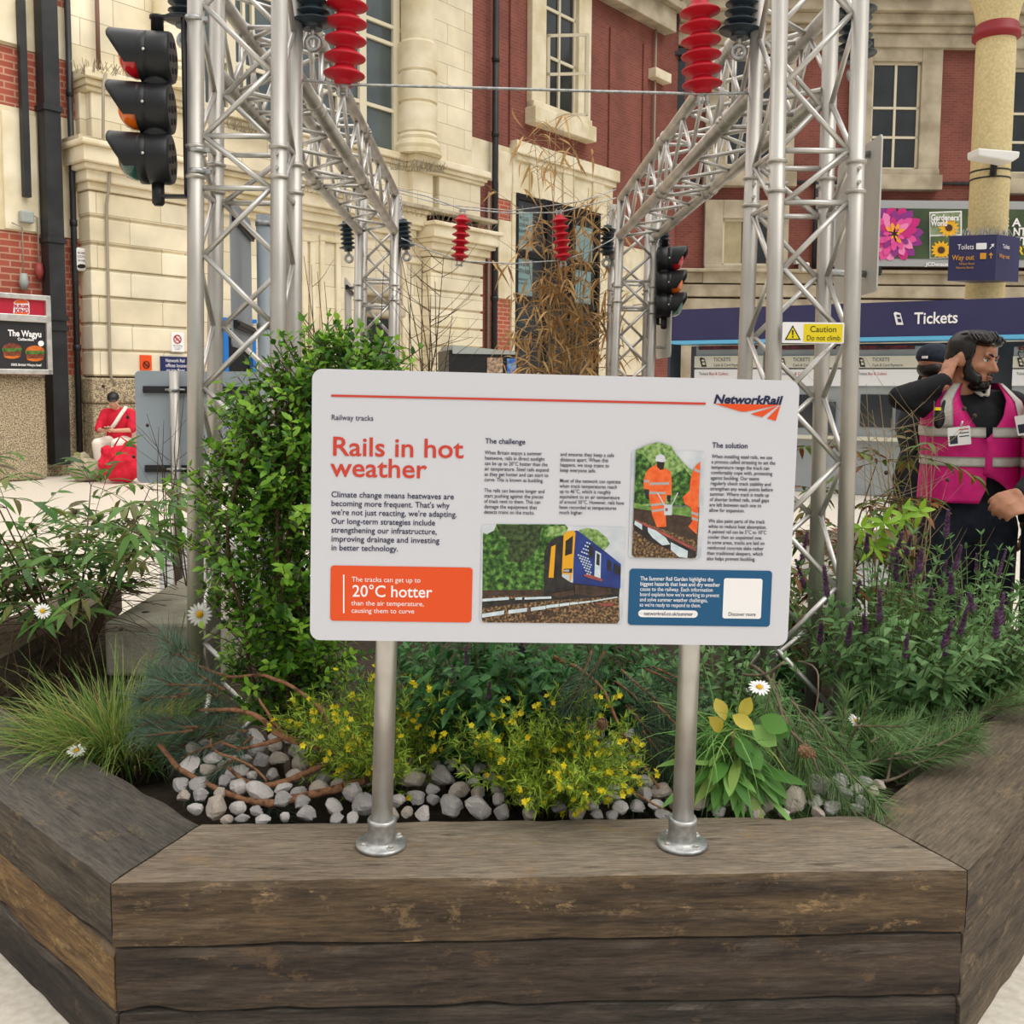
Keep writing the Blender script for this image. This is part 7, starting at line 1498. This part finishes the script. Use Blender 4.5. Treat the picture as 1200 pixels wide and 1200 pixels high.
# seated person in red by the stone pier
SY = 15.0; s0 = A(140, 545, SY); p4 = thing('person', (s0.x, SY, 0), 'person in red top and black cap sitting on a pale chair, looking at a phone', 'person'); bx_ = s0.x
REDC = M('bright_red_fabric', 'c4122c', 'd41c38', scale=12, rough=.8); WHT = M('cream_trousers', 'e8e2d6', rough=.8)
U = lambda x, y, z: V((bx_ + x, SY + y, z)); hc4 = U(-.02, -.12, 1.19); B = Blob(); P, _ = head(B, hc4, 12, 30, 0, 1.0)
B.ell(U(0, .0, .86), (.17, .11, .20)); B.ell(U(0, .03, .62), (.16, .13, .14)); B.cap(U(-.16, 0, 1.0), .05, U(.16, 0, 1.0), .05); B.cap(U(0, 0, 1.0), .055, U(-.01, -.06, 1.1), .052)
for s in (-1, 1):
    B.cap(U(s * .2, 0, .98), .05, U(s * .25, -.12, .74), .04); B.cap(U(s * .25, -.12, .74), .038, U(s * .06, -.36, .74), .026); hand(B, U(s * .06, -.36, .74), V((-s * .6, -.6, .2)), V((0, 0, 1)), .5, s)
    B.cap(U(s * .1, 0, .56), .08, U(s * .14, -.45, .55), .055); B.cap(U(s * .14, -.45, .55), .05, U(s * .12, -.40, .10), .036); B.cap(U(s * .12, -.40, .06), .035, U(s * .12, -.54, .04), .03)
B.build('body', SKIN2, p4, .011, 3); eyes(P, p4)
B = Blob(); B.ell(U(0, 0, .87), (.20, .14, .22)); B.ell(U(0, .02, .66), (.19, .15, .16)); B.cap(U(-.17, 0, 1.0), .07, U(.17, 0, 1.0), .07)
for s in (-1, 1): B.cap(U(s * .2, 0, .98), .075, U(s * .25, -.11, .76), .068)
B.build('red_top', REDC, p4, .014, 3); B = Blob()
for s in (-1, 1): B.cap(U(s * .1, 0, .56), .10, U(s * .14, -.45, .55), .08); B.cap(U(s * .14, -.45, .55), .08, U(s * .12, -.40, .12), .07)
B.build('trousers', WHT, p4, .016, 3); B = Blob(); q4 = head_frame(hc4, 12, 30, 0)[1]; B.ell(P(0, -.01, .05), (.088, .105, .075), q4); B.ell(P(0, .08, .045), (.065, .045, .012), q4); B.build('cap', MT['black'], p4, .009, 2)
mb = MB(); mb.tube([U(.13, -.02, 1.08), U(.10, -.14, .98), U(.02, -.17, .84), U(-.08, -.17, .72)], .03, 8); mb.build('sash', WHT, p4)
for s in (-1, 1): B = Blob(); B.ell(U(s * .12, -.48, .045), (.05, .13, .045)); B.build('shoe', SHOE, p4, .012, 2)
mb = MB(); mb.cbox(U(0, -.46, .78), .08, .15, .012); tag(mb.build('phone', MT['black'], None, bevel=.003), 'black phone in the hands of the seated person in red', 'phone')
ch = thing('chair', U(0, .1, 0), 'pale folding chair under the seated person in red', 'chair'); MT['chair'] = M('pale_plastic', 'ddd2b8', rough=.6)
mb = MB(); mb.cbox(U(0, -.02, .43), .46, .44, .03); mb.build('seat', MT['chair'], ch); mb = MB(); mb.cbox(U(0, .24, .78), .50, .03, .42, Quaternion((1, 0, 0), R(-8))); mb.build('backrest', MT['chair'], ch)
for x in (-.2, .2):
    for y in (-.2, .19): mb = MB(); mb.tube([U(x, y, .42), U(x * 1.1, y * 1.1, 0)], .014, 8); mb.build('leg', MT['chair'], ch)
rb = thing('shopping_bag', A(140, 556, 14.2), 'crumpled bright red bag on the floor in front of the seated person', 'bag'); B = Blob(); c_ = A(142, 535, 14.2); c_.z = .28
B.ell(c_, (.30, .2, .27)); B.ell(c_ + V((.14, 0, .12)), (.14, .12, .22)); B.ell(c_ + V((-.16, -.02, .06)), (.14, .12, .2)); o = B.build('bag_body', REDC, rb, .03, 1); dm = o.modifiers.new('crumple', 'DISPLACE'); tx = bpy.data.textures.new('crumple', 'CLOUDS'); tx.noise_scale = .12; dm.texture = tx; dm.strength = .12
mb = MB(); mb.tube([c_ + V((-.1, 0, .25)), c_ + V((0, -.02, .40)), c_ + V((.12, 0, .3))], .012, 6); mb.build('handle', REDC, rb)
wb = thing('shopping_bag', A(104, 556, 14.4), 'crumpled beige bag on the floor left of the seated person', 'bag'); B = Blob(); c_ = A(102, 545, 14.4); c_.z = .17; B.ell(c_, (.26, .2, .17)); B.ell(c_ + V((-.08, 0, .12)), (.13, .12, .15)); o = B.build('bag_body', M('beige_sacking', 'b3a68e', '8f846f', scale=9, rough=.9), wb, .03, 1); dm = o.modifiers.new('crumple', 'DISPLACE'); dm.texture = tx; dm.strength = .1
fit_texts()
